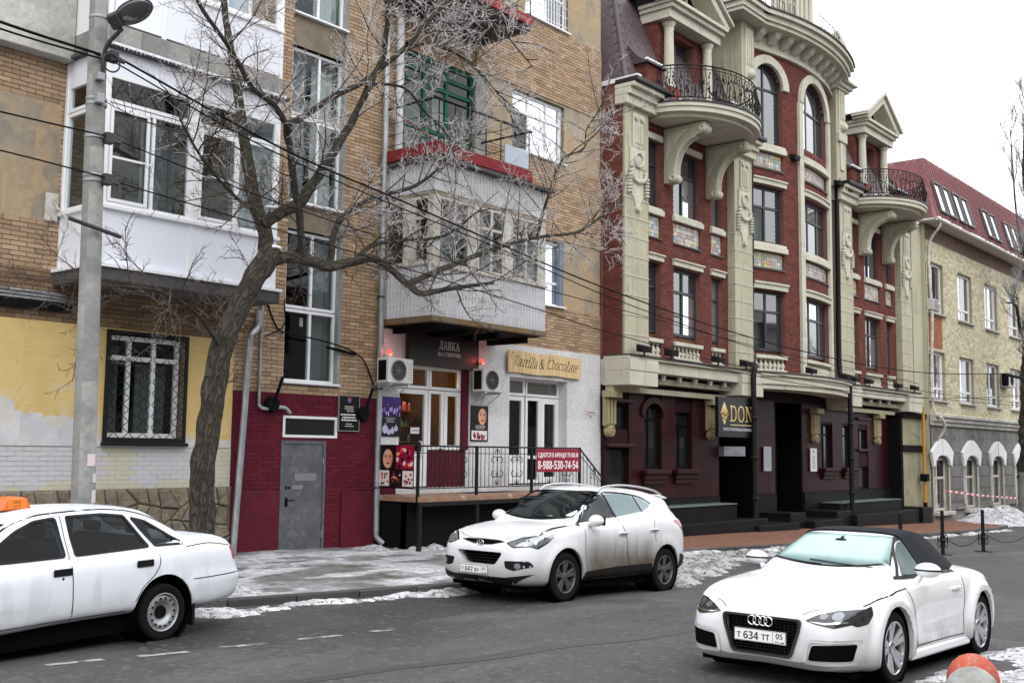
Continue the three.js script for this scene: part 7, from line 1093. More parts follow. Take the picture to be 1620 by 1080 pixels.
{ // railing
  const r = thing('metal_railing', 'black metal railing with scroll ornaments on the shop terrace', 'railing', [18, 1.27, -15.22]);
  const rail = (a, b, n) => { // panel from a to b (posts at both ends)
    const d = b.clone().sub(a), up = y => p => V(p.x, p.y + y, p.z), P = t => a.clone().addScaledVector(d, t);
    const fr = new MB(); fr.bar(up(1.0)(a), up(1.0)(b), 0.02).bar(up(0.16)(a), up(0.16)(b), 0.012).bar(up(0.86)(a), up(0.86)(b), 0.009); fr.build('rail', M.blackIron, r);
    const ux = d.clone().normalize(), sc = [0.36, 0.72].map(f => f);
    for (let i = 1; i < n; i++) { const t = i / n; if (n > 8 && sc.some(f => Math.abs(t - f) < 0.035)) continue; const p = P(t); new MB().bar(up(0.16)(p), up(1.0)(p), 0.0075).build('baluster', M.blackIron, r); }
    for (const f of n > 8 ? sc : [0.5]) { const p = P(f), b2 = new MB(), cy = 0.58; b2.bar(up(0.16)(p), up(0.98)(p), 0.009);
      for (const sy of [-1, 1]) for (const sx of [-1, 1]) { // lyre of four spirals
        const pts = []; for (let k = 0; k <= 20; k++) { const q = k / 20, a2 = q * 4.6, R2 = 0.09 * (1 - 0.62 * q); pts.push(V(p.x, p.y + cy + sy * 0.13, p.z).addScaledVector(ux, sx * 1.45 * (0.075 - R2 * Math.cos(a2))).add(V(0, sy * R2 * Math.sin(a2) * 1.2, 0))); } b2.tube(pts, 0.01, 26, 4);
        const q2 = []; for (let k = 0; k <= 16; k++) { const q = k / 16, a2 = q * 3.9, R2 = 0.065 * (1 - 0.5 * q); q2.push(V(p.x, p.y + cy + sy * 0.3, p.z).addScaledVector(ux, sx * (0.01 + R2 * (1 - Math.cos(a2)) * 0.7)).add(V(0, sy * R2 * Math.sin(a2) * 1.3, 0))); } b2.tube(q2, 0.01, 20, 4); }
      b2.build('scroll_ornament', M.blackIron, r); }
  };
  const y = 1.27, pts = [V(15.42, y, -15.22), V(17.16, y, -15.22), V(19.0, y, -15.22), V(20.8, y, -15.22), V(22.0, y - 0.9, -15.22)];
  for (let i = 0; i < 3; i++) rail(pts[i], pts[i + 1], 14); rail(pts[3], pts[4], 8); rail(V(15.42, y, ZL + 0.05), V(15.42, y, -15.22), 9);
  pts.forEach((p, i) => new MB().rbox(p.x - 0.028, p.x + 0.028, p.y - 0.12, p.y + 1.02, p.z - 0.028, p.z + 0.028, 0.006).build('post', M.blackIron, r));
}
const face = (c, x, y, s, hair) => { // plain painted face for the cosmetics prints
  c.fillStyle = hair; c.beginPath(); c.ellipse(x, y, s * 0.62, s * 0.8, 0, 0, 7); c.fill(); c.fillStyle = '#e0ad90'; c.beginPath(); c.ellipse(x, y + s * 0.06, s * 0.45, s * 0.62, 0, 0, 7); c.fill(); c.fillStyle = '#c98d72'; c.beginPath(); c.ellipse(x + s * 0.3, y + s * 0.15, s * 0.14, s * 0.4, 0.2, 0, 7); c.fill();
  c.fillStyle = '#1c1210'; for (const k of [-1, 1]) { c.beginPath(); c.ellipse(x + k * s * 0.19, y - s * 0.06, s * 0.1, s * 0.045, 0, 0, 7); c.fill(); c.fillRect(x + k * s * 0.19 - s * 0.12, y - s * 0.2, s * 0.24, s * 0.035); } c.fillStyle = '#b3775e'; c.fillRect(x - s * 0.03, y, s * 0.06, s * 0.2); c.fillStyle = '#a01d2c'; c.beginPath(); c.ellipse(x, y + s * 0.36, s * 0.16, s * 0.065, 0, 0, 7); c.fill();
};
reseed(12);
tag(printed('shop_sign', 2.2, 0.72, 1024, (c, w, h) => {
  c.fillStyle = '#160a0e'; c.fillRect(0, 0, w, h); c.fillStyle = '#2a0d16'; c.fillRect(0, h * 0.82, w, h * 0.18); c.fillStyle = '#c9c4c0'; c.textAlign = 'center'; c.font = 'bold ' + h * 0.36 + 'px serif'; c.fillText('ЛАВКА', w * 0.56, h * 0.46, w * 0.3); c.font = 'bold ' + h * 0.17 + 'px serif'; c.fillText('НА СУВОРОВА', w * 0.56, h * 0.66, w * 0.34);
  lines(c, w, h * 0.48, 2, h * 0.19, '#5a1620', 0.76, 0.97);
}, null, MI(17.26, 4.34, ZL + 0.12), { thick: 0.12, rough: 0.5 }), 'dark shop sign with pale lettering under the grey balcony', 'shop sign');
{ // gathered script banner: cloth with folds
  const cv = document.createElement('canvas'); cv.width = 1024; cv.height = 180; const c = cv.getContext('2d'); c.fillStyle = '#d3b98a'; c.fillRect(0, 0, 1024, 180); for (let i = 0; i < 300; i++) { c.fillStyle = `rgba(${rnd() < 0.5 ? '110,80,40' : '240,215,170'},0.07)`; c.fillRect(rnd() * 1024, 0, rr(2, 10), 180); }
  c.save(); c.transform(1, 0, -0.4, 1, 50, 0); c.fillStyle = '#3a2a18'; c.textAlign = 'center'; c.font = '118px serif'; c.fillText('Vanilla & Chocolate', 512, 128, 900); c.restore(); c.strokeStyle = '#3a2a18'; c.lineWidth = 4; for (const x of [60, 560]) { c.beginPath(); c.moveTo(x, 70); c.bezierCurveTo(x - 50, 10, x + 80, -5, x + 60, 60); c.stroke(); }
  const t = new THREE.CanvasTexture(cv); t.colorSpace = THREE.SRGBColorSpace; const W = 2.92, H = 0.52, g = new THREE.BoxGeometry(W, H, 0.012, 90, 6, 1), p = g.attributes.position; for (let i = 0; i < p.count; i++) { const x = p.getX(i), y = p.getY(i); p.setZ(i, p.getZ(i) + 0.012 * Math.sin(x * 31 + y * 5 + 2 * Math.sin(x * 9)) * (y > 0 ? 1.1 : 0.6) + 0.018 * Math.sin(x * 7.3)); p.setY(i, y + 0.012 * Math.sin(x * 4.2)); } g.computeVertexNormals(); g.translate(20.93, 4.29, ZL + 0.1);
  tag(meshOf('fabric_banner', g, new THREE.MeshStandardMaterial({ map: t, roughness: 0.9 })), 'gold fabric banner with script lettering above the right shop door', 'banner');
}
tag(printed('poster', 0.58, 0.82, 300, (c, w, h) => { c.fillStyle = '#0c0a12'; c.fillRect(0, 0, w, h); const g = c.createLinearGradient(0, 0, 0, h * 0.5); g.addColorStop(0, '#4a2c86'); g.addColorStop(1, '#1a1230'); c.fillStyle = g; c.fillRect(0, 0, w, h * 0.5); for (let i = 0; i < 26; i++) { c.fillStyle = ['#8b6fd0', '#c7b8f0', '#2a1b55'][i % 3]; c.fillRect(w * rnd(), h * rr(0.18, 0.42), w * 0.05, h * rr(0.04, 0.14)); } lines(c, w, h * 0.53, 3, h * 0.045, '#b9b4c8', 0.25, 0.8); c.fillStyle = '#b9b6d6'; for (const [x, y, s] of [[0.27, 0.82, 0.14], [0.62, 0.86, 0.1], [0.8, 0.8, 0.09], [0.45, 0.9, 0.08]]) { c.beginPath(); c.ellipse(w * x, h * y, w * s, h * s * 0.75, 0, 0, 7); c.fill(); c.fillRect(w * (x - 0.02), h * (y - s * 1.1), w * 0.05, h * 0.06); } }, null, MI(15.76, 2.87, ZL + 0.05), gloss), 'violet poster of bottles and teapots left of the first shop door', 'poster');
tag(printed('poster', 0.6, 0.8, 300, (c, w, h) => { c.fillStyle = '#120b0e'; c.fillRect(0, 0, w, h); face(c, w * 0.66, h * 0.28, w * 0.5, '#241512'); lines(c, w, h * 0.55, 3, h * 0.04, '#d8d2d0', 0.2, 0.85); c.fillStyle = '#e9e2e4'; c.fillRect(w * 0.06, h * 0.7, w * 0.88, h * 0.26); for (let i = 0; i < 18; i++) { c.fillStyle = ['#8c1f30', '#c2546a', '#5a1420'][i % 3]; c.beginPath(); c.ellipse(w * rr(0.15, 0.85), h * rr(0.78, 0.92), w * 0.07, h * 0.035, rnd() * 3, 0, 7); c.fill(); } }, null, MI(18.56, 2.8, ZL + 0.05), gloss), "poster of a woman's face between the two shop doors", 'poster');
{
  const m = new THREE.Matrix4().makeRotationY(-Math.PI / 2).setPosition(15.375, 1.86, -15.8);
  tag(printed('advertising_panel', 1.02, 0.84, 420, (c, w, h) => { c.fillStyle = '#170a10'; c.fillRect(0, 0, w, h); c.fillStyle = '#8f1238'; c.fillRect(w * 0.5, 0, w * 0.5, h * 0.56); face(c, w * 0.27, h * 0.3, w * 0.3, '#1c0f10'); for (let i = 0; i < 16; i++) { c.fillStyle = ['#d23a5a', '#f0a060', '#30101c', '#e8c8d0'][i % 4]; c.beginPath(); c.ellipse(w * rr(0.52, 0.95), h * rr(0.1, 0.52), w * 0.035, h * 0.06, rnd() * 3, 0, 7); c.fill(); } for (const x of [0.03, 0.36, 0.69]) { c.fillStyle = x === 0.36 ? '#1a1418' : '#ddd4cf'; c.fillRect(w * x, h * 0.6, w * 0.29, h * 0.37); for (let i = 0; i < 14; i++) { c.fillStyle = ['#7a3a28', '#b0283c', '#c9b06a', '#2c2028'][i % 4]; c.beginPath(); c.ellipse(w * (x + rr(0.03, 0.26)), h * rr(0.66, 0.93), w * 0.025, h * 0.03, 0, 0, 7); c.fill(); } } }, null, m, gloss), 'cosmetics advert panel hung on the left end of the terrace railing', 'advert panel');
}
tag(printed('rental_banner', 1.62, 0.52, 820, (c, w, h) => { c.fillStyle = '#8a1530'; c.fillRect(0, 0, w, h); c.fillStyle = '#f1ecec'; c.textAlign = 'center'; c.font = 'bold ' + h * 0.27 + 'px sans-serif'; c.fillText('СДАЕТСЯ В АРЕНДУ 75 КВ.М', w / 2, h * 0.36, w * 0.94); c.font = 'bold ' + h * 0.5 + 'px sans-serif'; c.fillText('8-988-530-74-54', w / 2, h * 0.88, w * 0.94); }, null, MI(19.93, 1.99, -15.18), { rough: 0.5 }), 'maroon rental banner with white phone number on the terrace railing', 'banner');
tag(printed('wall_plaque', 0.56, 0.72, 280, (c, w, h) => { c.fillStyle = '#0d0d10'; c.fillRect(0, 0, w, h); c.strokeStyle = '#b8b8b8'; c.lineWidth = 5; c.strokeRect(5, 5, w - 10, h - 10); c.fillStyle = '#a83030'; c.fillRect(w * 0.42, h * 0.06, w * 0.16, h * 0.1); c.fillStyle = '#5878b0'; c.fillRect(w * 0.44, h * 0.1, w * 0.12, h * 0.1); lines(c, w, h * 0.3, 3, h * 0.06, '#c8c8c8', 0.28, 0.72); lines(c, w, h * 0.52, 3, h * 0.075, '#f2f2f2', 0.08, 0.92); lines(c, w, h * 0.78, 2, h * 0.06, '#b8b8b8', 0.25, 0.75); }, null, MI(14.64, 2.9, ZL + 0.03), { thick: 0.03, rough: 0.25 }), 'black notice plaque with white text right of the grey steel door', 'plaque');
{ const s = new THREE.Shape(); s.moveTo(-0.25, 0.05); s.lineTo(0.25, 0.05); s.lineTo(0.25, -0.02); s.quadraticCurveTo(0.02, -0.05, 0, -0.16); s.quadraticCurveTo(-0.02, -0.05, -0.25, -0.02); const g = thing('house_number_plate', 'small white street name plate with dark lettering near the corner', 'plate', [22.9, 3.2, ZL + 0.03]);
  const e = new THREE.ExtrudeGeometry(s, { depth: 0.012, bevelEnabled: false }); meshOf('plate', e, std(0.6, 0.55, 0.55, 0.5), g);
  printed('lettering', 0.44, 0.09, 260, (c, w, h) => { c.fillStyle = '#cfc6c6'; c.fillRect(0, 0, w, h); c.fillStyle = '#5a2a30'; c.textAlign = 'center'; c.font = 'bold ' + h * 0.8 + 'px sans-serif'; c.fillText('Суворова', w / 2, h * 0.75, w * 0.9); }, g, MI(0, 0.0, 0.014), { local: true, thick: 0.003 });
  printed('lettering', 0.08, 0.07, 64, (c, w, h) => { c.fillStyle = '#cfc6c6'; c.fillRect(0, 0, w, h); c.fillStyle = '#5a2a30'; c.textAlign = 'center'; c.font = 'bold ' + h * 0.9 + 'px sans-serif'; c.fillText('19', w / 2, h * 0.85); }, g, MI(0, -0.085, 0.014), { local: true, thick: 0.003 }); }
tag(printed('door_notice', 0.26, 0.13, 128, (c, w, h) => { c.fillStyle = '#d8d8d4'; c.fillRect(0, 0, w, h); c.fillStyle = '#444'; c.textAlign = 'center'; c.font = 'bold ' + h * 0.5 + 'px sans-serif'; c.fillText('ОТКРЫТО', w / 2, h * 0.68, w * 0.85); }, null, MI(16.6, 2.6, ZL - 0.055), {}), 'white notice stuck inside the glass of the first shop door', 'notice');
function airUnit(label, x0, x1, y0, y1, z0, z1, group) {
  const g = thing('air_conditioner', label, 'air conditioner', [(x0 + x1) / 2, y0, z0], 0, group), w = x1 - x0, cx = x0 + w * 0.4, cy = (y0 + y1) / 2, r = (y1 - y0) * 0.4;
  new MB().rbox(x0, x1, y0, y1, z0, z1 - 0.015, 0.02, 2).build('casing', std(0.62, 0.62, 0.6, 0.45), g);
  new MB().bar(V(cx, cy, z1 - 0.02), V(cx, cy, z1 - 0.008), r, r, 28).build('fan_opening', M.black, g);
  const f = new MB(); for (let k = 1; k < 6; k++) f.add(new THREE.TorusGeometry(r * k / 5.2, 0.004, 4, 28).translate(cx, cy, z1)); for (let k = 0; k < 10; k++) { const a = k * 0.628; f.bar(V(cx, cy, z1), V(cx + r * Math.cos(a), cy + r * Math.sin(a), z1), 0.004, 0.004, 4); } f.add(new THREE.TorusGeometry(r * 1.03, 0.012, 6, 30).translate(cx, cy, z1 - 0.006)); f.build('fan_grille', std(0.25, 0.25, 0.25, 0.5), g);
  const l = new MB(); for (let k = 0; k < 7; k++) l.box(x0 + w * 0.8, x1 - 0.04, y0 + 0.06 + k * 0.055, y0 + 0.075 + k * 0.055, z1 - 0.016, z1 - 0.01); l.build('louvre', std(0.4, 0.4, 0.39, 0.5), g, { kind: 'stuff' });
  new MB().box(x0 - 0.004, x0 + 0.01, y0 + 0.05, y1 - 0.05, z0 + 0.05, z1 - 0.08).build('side_grille', M.black, g);
  const b = new MB(); for (const x of [x0 + 0.1, x1 - 0.1]) b.box(x - 0.02, x + 0.02, y0 - 0.04, y0 - 0.002, ZL + 0.03, z1 - 0.03).bar(V(x, y0 - 0.05, z1 - 0.08), V(x, y0 - 0.3, ZL + 0.04), 0.012); b.build('bracket', std(0.5, 0.5, 0.5, 0.5), g);
  return g;
}
airUnit('air conditioner unit beside the dark shop sign over the first poster', 15.24, 15.95, 3.54, 4.05, -16.28, -15.92);
airUnit('air conditioner unit left of the gold fabric banner', 18.16, 18.88, 3.5, 4.02, -16.28, -15.92);
for (const [x, y, label] of [[15.5, 4.1, 'glowing red alarm lamp above the left shop air conditioner'], [18.38, 4.12, 'glowing red alarm lamp above the right shop air conditioner']]) {
  const g = thing('alarm_lamp', label, 'alarm lamp', [x, y, -16.2]); new MB().rbox(-0.05, 0.05, 0, 0.05, -0.05, 0.05, 0.01).box(-0.02, 0.02, 0.01, 0.04, -0.22, -0.05).build('base', std(0.6, 0.6, 0.6, 0.5), g, null, { local: true });
  new MB().lathe([[0, 0.13], [0.03, 0.12], [0.045, 0.09], [0.048, 0.05], [0, 0.05]], 0, 0, 0, 14).build('dome', new THREE.MeshStandardMaterial({ color: lin(0.5, 0.02, 0.01), emissive: lin(1, 0.06, 0.03), emissiveIntensity: 1.6, roughness: 0.3 }), g, null, { local: true });
  const p = new THREE.PointLight(new THREE.Color(1, 0.12, 0.06), 0.12, 4); p.position.set(x, y + 0.1, -16.1); p.castShadow = true; scene.add(p);
}
// ================================================================ mansion fittings
tag(printed('entrance_sign', 2.1, 1.15, 820, (c, w, h) => { c.fillStyle = '#0c0d13'; c.fillRect(0, 0, w, h); const g = c.createLinearGradient(0, h * 0.2, 0, h * 0.65); g.addColorStop(0, '#e8d29a'); g.addColorStop(0.5, '#b08a45'); g.addColorStop(1, '#e0c98c'); c.fillStyle = g; c.beginPath(); c.moveTo(w * 0.17, h * 0.12); c.lineTo(w * 0.29, h * 0.4); c.lineTo(w * 0.17, h * 0.7); c.lineTo(w * 0.06, h * 0.4); c.fill(); c.strokeStyle = '#0c0d13'; c.lineWidth = h * 0.03; for (const k of [0, 0.1]) { c.beginPath(); c.moveTo(w * 0.08, h * (0.46 + k)); c.bezierCurveTo(w * 0.14, h * (0.3 + k), w * 0.2, h * (0.62 + k), w * 0.28, h * (0.36 + k)); c.stroke(); } c.fillStyle = g; c.font = h * 0.56 + 'px serif'; c.textAlign = 'left'; c.fillText('DON', w * 0.32, h * 0.6, w * 0.78); c.fillRect(w * 0.34, h * 0.68, w * 0.64, h * 0.02); c.fillStyle = '#c8c8cc'; c.font = 'bold ' + h * 0.1 + 'px sans-serif'; c.fillText('ГРУППА СТРОИТЕЛЬНЫХ КОМПАНИЙ', w * 0.14, h * 0.84, w * 0.84); }, null, MI(28.85, 3.24, -15.48), { thick: 0.1, rough: 0.3 }), 'dark entrance sign with gold diamond emblem and gold capital letters', 'sign');
tag(printed('door_plaque', 0.5, 0.78, 120, (c, w, h) => { c.fillStyle = '#9aa3ad'; c.fillRect(0, 0, w, h); lines(c, w, h * 0.1, 9, h * 0.09, '#7d8690', 0.12, 0.88); }, null, MI(32.45, 2.03, -16.24), { thick: 0.03 }), 'grey blue plaque on maroon granite left of the second entrance', 'plaque');
tag(printed('door_plaque', 0.5, 0.8, 120, (c, w, h) => { c.fillStyle = '#d4d4d2'; c.fillRect(0, 0, w, h); c.fillStyle = '#333'; c.fillRect(w * 0.42, h * 0.08, w * 0.16, h * 0.12); lines(c, w, h * 0.32, 6, h * 0.1, '#555', 0.2, 0.8); }, null, MI(35.94, 2.0, -16.24), { thick: 0.03 }), 'white plaque with black text right of the second entrance', 'plaque');
{
  const mk = (x, y, z, label) => { const g = thing('floodlight', label, 'floodlight', [x, y, z], 0, 'floodlights on the mansion ledges'); new MB().prism([[-0.13, 0.06], [0.13, 0.14], [0.13, -0.06], [-0.1, -0.08]], -0.2, 0.2, [], 0.02).build('housing', M.blackIron, g, null, { local: true }); new MB().bar(V(0, -0.06, 0), V(0, -0.16, 0), 0.025).build('bracket', M.blackIron, g, null, { local: true }); g.rotation.y = Math.PI / 2; return g; };
  for (const [x, n] of [[23.9, 'under the left pilaster'], [25.25, 'between the first two balustrades of the left bay'], [27.8, 'right of the wide balustrade of the left bay'], [29.5, 'under the pilaster by the left downpipe'], [37.7, 'under the pilaster right of the curved bay'], [39.0, 'left of the wide balustrade of the right bay'], [41.9, 'right of the wide balustrade of the right bay'], [43.7, 'at the far end of the ledge']]) mk(x, 4.86, -15.42, 'small black floodlight on the cream ledge ' + n);
  for (const [x, z, n] of [[33.2, -15.02, 'in the middle of the curved bay ledge'], [36.4, -15.2, 'at the right end of the curved bay ledge']]) mk(x, 4.86, z, 'small black floodlight ' + n);
  for (const [x, y, z, n] of [[33.05, 11.95, -15.42, 'between the two tall arched windows'], [37.05, 11.9, -15.6, 'high beside the right end of the curved bay'], [37.8, 11.8, -15.6, 'high on the cream pilaster before the right balcony']]) mk(x, y, z, 'small black floodlight ' + n);
}
{ const g = thing('gas_pipe', 'yellow gas pipe rising beside the beige garage wall', 'pipe', [45.1, -0.6, -15.6]); const b = new MB().tube([V(44.2, 4.2, -15.6), V(44.9, 4.2, -15.6), V(45.05, 4.15, -15.6), V(45.1, 4.0, -15.6), V(45.1, 2, -15.6), V(45.1, 0.3, -15.6)], 0.065, 40, 10); b.build('pipe', std(0.5, 0.24, 0.02, 0.5), g); new MB().bar(V(45.1, 0.3, -15.6), V(45.1, -0.75, -15.6), 0.085, 0.085, 10).build('sleeve', M.black, g); new MB().rbox(44.95, 45.25, 1.15, 1.45, -15.75, -15.45, 0.03).build('valve', M.black, g); }
{ const g = thing('barrier_tape', 'red and white barrier tape strung along the grey ground floor', 'barrier tape', [46, 0.8, -15.1]); const R_ = std(0.5, 0.05, 0.06, 0.6), W_ = std(0.7, 0.7, 0.7, 0.6); for (let i = 0; i < 56; i++) { const f = x => 0.78 - 0.045 * (x - 46) + 0.0018 * (x - 46) * (x - 62), xa = 46.2 + i * 0.36, xb = xa + 0.355, k = 0.04; new MB().prism([[xa, f(xa) - k], [xb, f(xb) - k], [xb + 0.06, f(xb) + k], [xa + 0.06, f(xa) + k]], -15.12, -15.115).build('stripe', i % 2 ? W_ : R_, g); } }
{ const g = thing('air_conditioner', 'air conditioner unit between windows of the far pale brick building', 'air conditioner', [56.5, 5.5, -15.5]); new MB().rbox(55.9, 57.0, 5.55, 6.25, -15.55, -15.15, 0.03).build('casing', std(0.45, 0.45, 0.44, 0.5), g); new MB().bar(V(56.35, 5.9, -15.16), V(56.35, 5.9, -15.14), 0.27, 0.27, 20).build('fan_opening', M.black, g); new MB().box(55.89, 55.9, 5.6, 6.2, -15.5, -15.2).build('side_grille', M.black, g); const h = thing('air_conditioner', 'small air conditioner on the sill of the nearest far window', 'air conditioner', [46.2, 8.3, -15.5]); new MB().rbox(45.98, 46.6, 8.28, 8.75, -15.75, -15.35, 0.03).build('casing', std(0.5, 0.5, 0.48, 0.5), h); new MB().box(46.04, 46.54, 8.33, 8.7, -15.352, -15.344).build('grille', std(0.2, 0.2, 0.2, 0.5), h); }
{ // plain houses across the street, seen only in the windows and paintwork
  const g = thing('opposite_building', 'plain plastered building row across the street behind the viewer', 'building', [20, 0, 9]);
  new MB().box(-22, 75, -3, 9.5, 8, 18).build('wall', std(0.3, 0.27, 0.23, 0.9), g); new MB().box(-23, 76, 9.5, 9.8, 7.5, 18).build('roof', M.steelDark, g);
  const im = new THREE.InstancedMesh(brickGeo, M.glassDark, 72), m = new THREE.Matrix4(); let q = 0; for (let f = 0; f < 3; f++) for (let i = 0; i < 24; i++) { m.makeScale(1.5, 1.8, 0.1).setPosition(-20 + i * 4 - 20, 1.6 + f * 3, 7.97 - 9); im.setMatrixAt(q++, m); } im.name = 'windows'; im.userData.kind = 'stuff'; g.add(im);
}
// ================================================================ street furniture
{ // lamp post by the taxi
  const g = thing('street_lamp', 'grey concrete street lamp post standing behind the taxi', 'street lamp', [7.15, 0.2, -12.9]);
  new MB().bar(V(7.16, 0.1, -12.9), V(6.98, 9.6, -12.9), 0.155, 0.105, 14).build('pole', M.concrete, g);
  const st = std(0.3, 0.31, 0.32, 0.5, { metalness: 0.5 }), dk = std(0.03, 0.03, 0.032, 0.6);
  [[5.55, 0.13], [5.62, 0.13], [6.12, 0.128], [6.55, 0.125], [6.62, 0.125], [7.7, 0.118]].forEach(([y, r]) => new MB().lathe([[r, 0], [r + 0.008, 0], [r + 0.008, 0.035], [r, 0.035]], 7.16 - 0.018 * (y - 0.1), y, -12.9, 16).build('steel_band', st, g));
  for (const y of [5.58, 6.12, 7.2]) new MB().rbox(7.1, 7.22, y - 0.06, y + 0.08, -12.82, -12.7, 0.01).bar(V(7.16, y, -12.75), V(7.3, y - 0.04, -12.7), 0.03).build('insulator', dk, g);
  new MB().rbox(6.95, 7.05, 6.55, 6.68, -12.8, -12.7, 0.01).rbox(6.94, 7.04, 6.85, 6.95, -12.8, -12.7, 0.01).build('terminal_box', st, g);
  new MB().bar(V(6.66, 5.0, -12.72), V(7.36, 4.87, -12.7), 0.028).build('cross_bar', dk, g);
  new MB().tube([V(7.05, 6.9, -12.78), V(7.03, 7.12, -12.75), V(7.02, 7.3, -12.66), V(7.1, 7.5, -12.46)], 0.028, 20, 8).add(new THREE.TorusGeometry(0.12, 0.012, 6, 24).translate(7.1, 7.1, -12.68)).build('arm', dk, g);
  const q = new THREE.Matrix4().compose(V(7.16, 7.7, -12.3), new THREE.Quaternion().setFromEuler(new THREE.Euler(-0.5, 0.55, -0.55)), V(1, 1, 1)); XF = q;
  const head = new MB().add(new THREE.SphereGeometry(1, 24, 10, 0, 6.283, 0, Math.PI / 2).scale(0.15, 0.11, 0.26)).build('lamp_head', std(0.55, 0.56, 0.55, 0.45), g);
  new MB().add(new THREE.SphereGeometry(1, 24, 8, 0, 6.283, Math.PI / 2, Math.PI / 2).scale(0.135, 0.05, 0.24)).build('diffuser', new THREE.MeshPhysicalMaterial({ color: lin(0.05, 0.05, 0.052), roughness: 0.15, clearcoat: 1 }), head); new MB().rbox(-0.1, 0.1, -0.08, 0.05, -0.34, -0.19, 0.03, 2).build('gear_housing', dk, head); XF = null;
  reseed(21); for (let i = 0; i < 9; i++) { const y = rr(0.9, 2.3), a = rr(-0.7, 0.9) + 0.4, r = 0.156 - 0.0053 * y + 0.004; const pw = rr(0.08, 0.13), ph = rr(0.07, 0.2); const c = new THREE.CylinderGeometry(r, r, ph, 6, 1, true, a - pw / r / 2, pw / r); c.translate(7.16 - 0.019 * y, y, -12.9); new MB().add(c).build('pasted_notice', std(...(i === 1 ? [0.6, 0.2, 0.22] : [0.5 + 0.2 * rnd(), 0.52, 0.55]), 0.9), g); }
}
{ // overhead wires; each sags between its fixings
  const wire = (label, pts, r) => { const b = new MB().tube(pts.map(p => V(...p)), r, 80, 5); tag(b.build('overhead_wire', M.black, null), label, 'wire'); };
  wire('thick black cable running right from the top of the lamp post', [[7.1, 7.25, -12.75], [10.02, 6.62, -12.8], [12.48, 6.3, -12.8], [15.1, 5.95, -12.8], [18.4, 5.56, -12.8], [25.8, 5.05, -12.8], [36, 4.95, -12.8], [50, 5.75, -12.8]], 0.016);
  wire('second black cable just below the thick one right of the lamp post', [[7.1, 7.15, -12.72], [9.7, 6.52, -12.7], [15, 5.83, -12.7], [18.3, 5.38, -12.7], [25, 4.8, -12.7], [36, 4.35, -12.7], [49, 4.4, -12.7]], 0.011);
  wire('middle black wire crossing the tree from the lamp post clamp', [[7.25, 6.12, -12.72], [9.5, 5.87, -12.85], [12.6, 5.6, -12.9], [15.3, 5.38, -12.9], [18.6, 5.22, -12.9], [25.6, 4.9, -12.9], [37, 4.6, -12.9]], 0.009);
  wire('lowest black wire from the lamp post across the grey balcony', [[7.25, 5.57, -12.7], [9.36, 5.38, -12.6], [13.1, 5.08, -12.6], [16.1, 4.82, -12.6], [17.8, 4.65, -12.6], [25.4, 4.23, -12.6], [35, 4.1, -12.6], [49, 4.3, -12.6]], 0.01);
  wire('topmost black cable coming from the left to the lamp post', [[3, 7.35, -12.7], [5.7, 7.19, -12.7], [7.0, 7.2, -12.78]], 0.02); wire('doubled black cable below the topmost one at the upper left', [[3, 7.24, -12.68], [5.7, 7.1, -12.68], [7.0, 7.14, -12.76]], 0.014);
  wire('black wire entering from the left to the middle post clamp', [[3, 6.1, -12.72], [5.8, 6.12, -12.72], [7.1, 6.14, -12.72]], 0.012); wire('lowest black wire entering from the left to the lamp post', [[3, 5.66, -12.7], [5.8, 5.65, -12.7], [7.1, 5.6, -12.7]], 0.011);
  wire('thin wire crossing the ledge of the far bay towards the right', [[23.4, 4.6, -14.6], [30, 4.3, -14.2], [38, 4.2, -13.6], [52, 4.9, -13]], 0.012);
}
{ // ornamental chain posts in the road
  const proto = (label, x, z) => { const y = GY(x), g = thing('chain_post', label, 'chain post', [x, y, z], 0, 'black chain posts on the roadway');
    const b = new MB().bar(V(0, 0, 0), V(0, 1.02, 0), 0.045, 0.042, 12).add(new THREE.SphereGeometry(0.045, 10, 6).translate(0, 1.02, 0)).lathe([[0.05, 0.3], [0.07, 0.32], [0.07, 0.36], [0.05, 0.38]], 0, 0, 0, 12); b.build('post', M.blackIron, g, null, { local: true }); new MB().rbox(-0.22, 0.22, 0, 0.02, -0.03, 0.03, 0.005).rbox(-0.03, 0.03, 0.0, 0.018, -0.22, 0.22, 0.005).build('base_foot', M.blackIron, g, null, { local: true });
    const d = V(0.64, 0, 0.77); for (const s of [-1, 1]) for (const u of [0, 1]) { const pts = []; for (let k = 0; k <= 18; k++) { const q = k / 18, a = q * 4.6, R = 0.1 * (1 - 0.5 * q); pts.push(V(0, u ? 0.37 + R * Math.sin(a) * 1.4 : 0.3 - R * Math.sin(a) * 1.5, 0).addScaledVector(d, s * (0.045 + R * (1 - Math.cos(a)) * 0.55))); } new MB().tube(pts, 0.01, 24, 5).build('scroll', M.blackIron, g, null, { local: true }); } return g; };
  const P = [['chain post nearer the roadster at the right', 27.0, -8.95], ['chain post in front of the far snow heap', 29.3, -8.7], ['chain post at the right edge of the picture', 33.2, -8.5], ['chain post hidden behind the roadster', 24.8, -9.15]]; P.forEach(([l, x, z]) => proto('black iron ' + l, x, z));
  const chain = (a, b, label) => { const g = [], n = 40; for (let i = 0; i <= n; i++) { const t = i / n; g.push(V(mix(a[1], b[1], t), mix(GY(a[1]), GY(b[1]), t) + 0.5 - 0.32 * 4 * t * (1 - t), mix(a[2], b[2], t))); } tag(new MB().tube(g, 0.012, 60, 5).build('post_chain', M.blackIron, null), label, 'chain'); };
  chain(P[0], P[1], 'sagging chain between the two black posts in the road'); chain(P[1], P[2], 'sagging chain running right from the second black post');
}
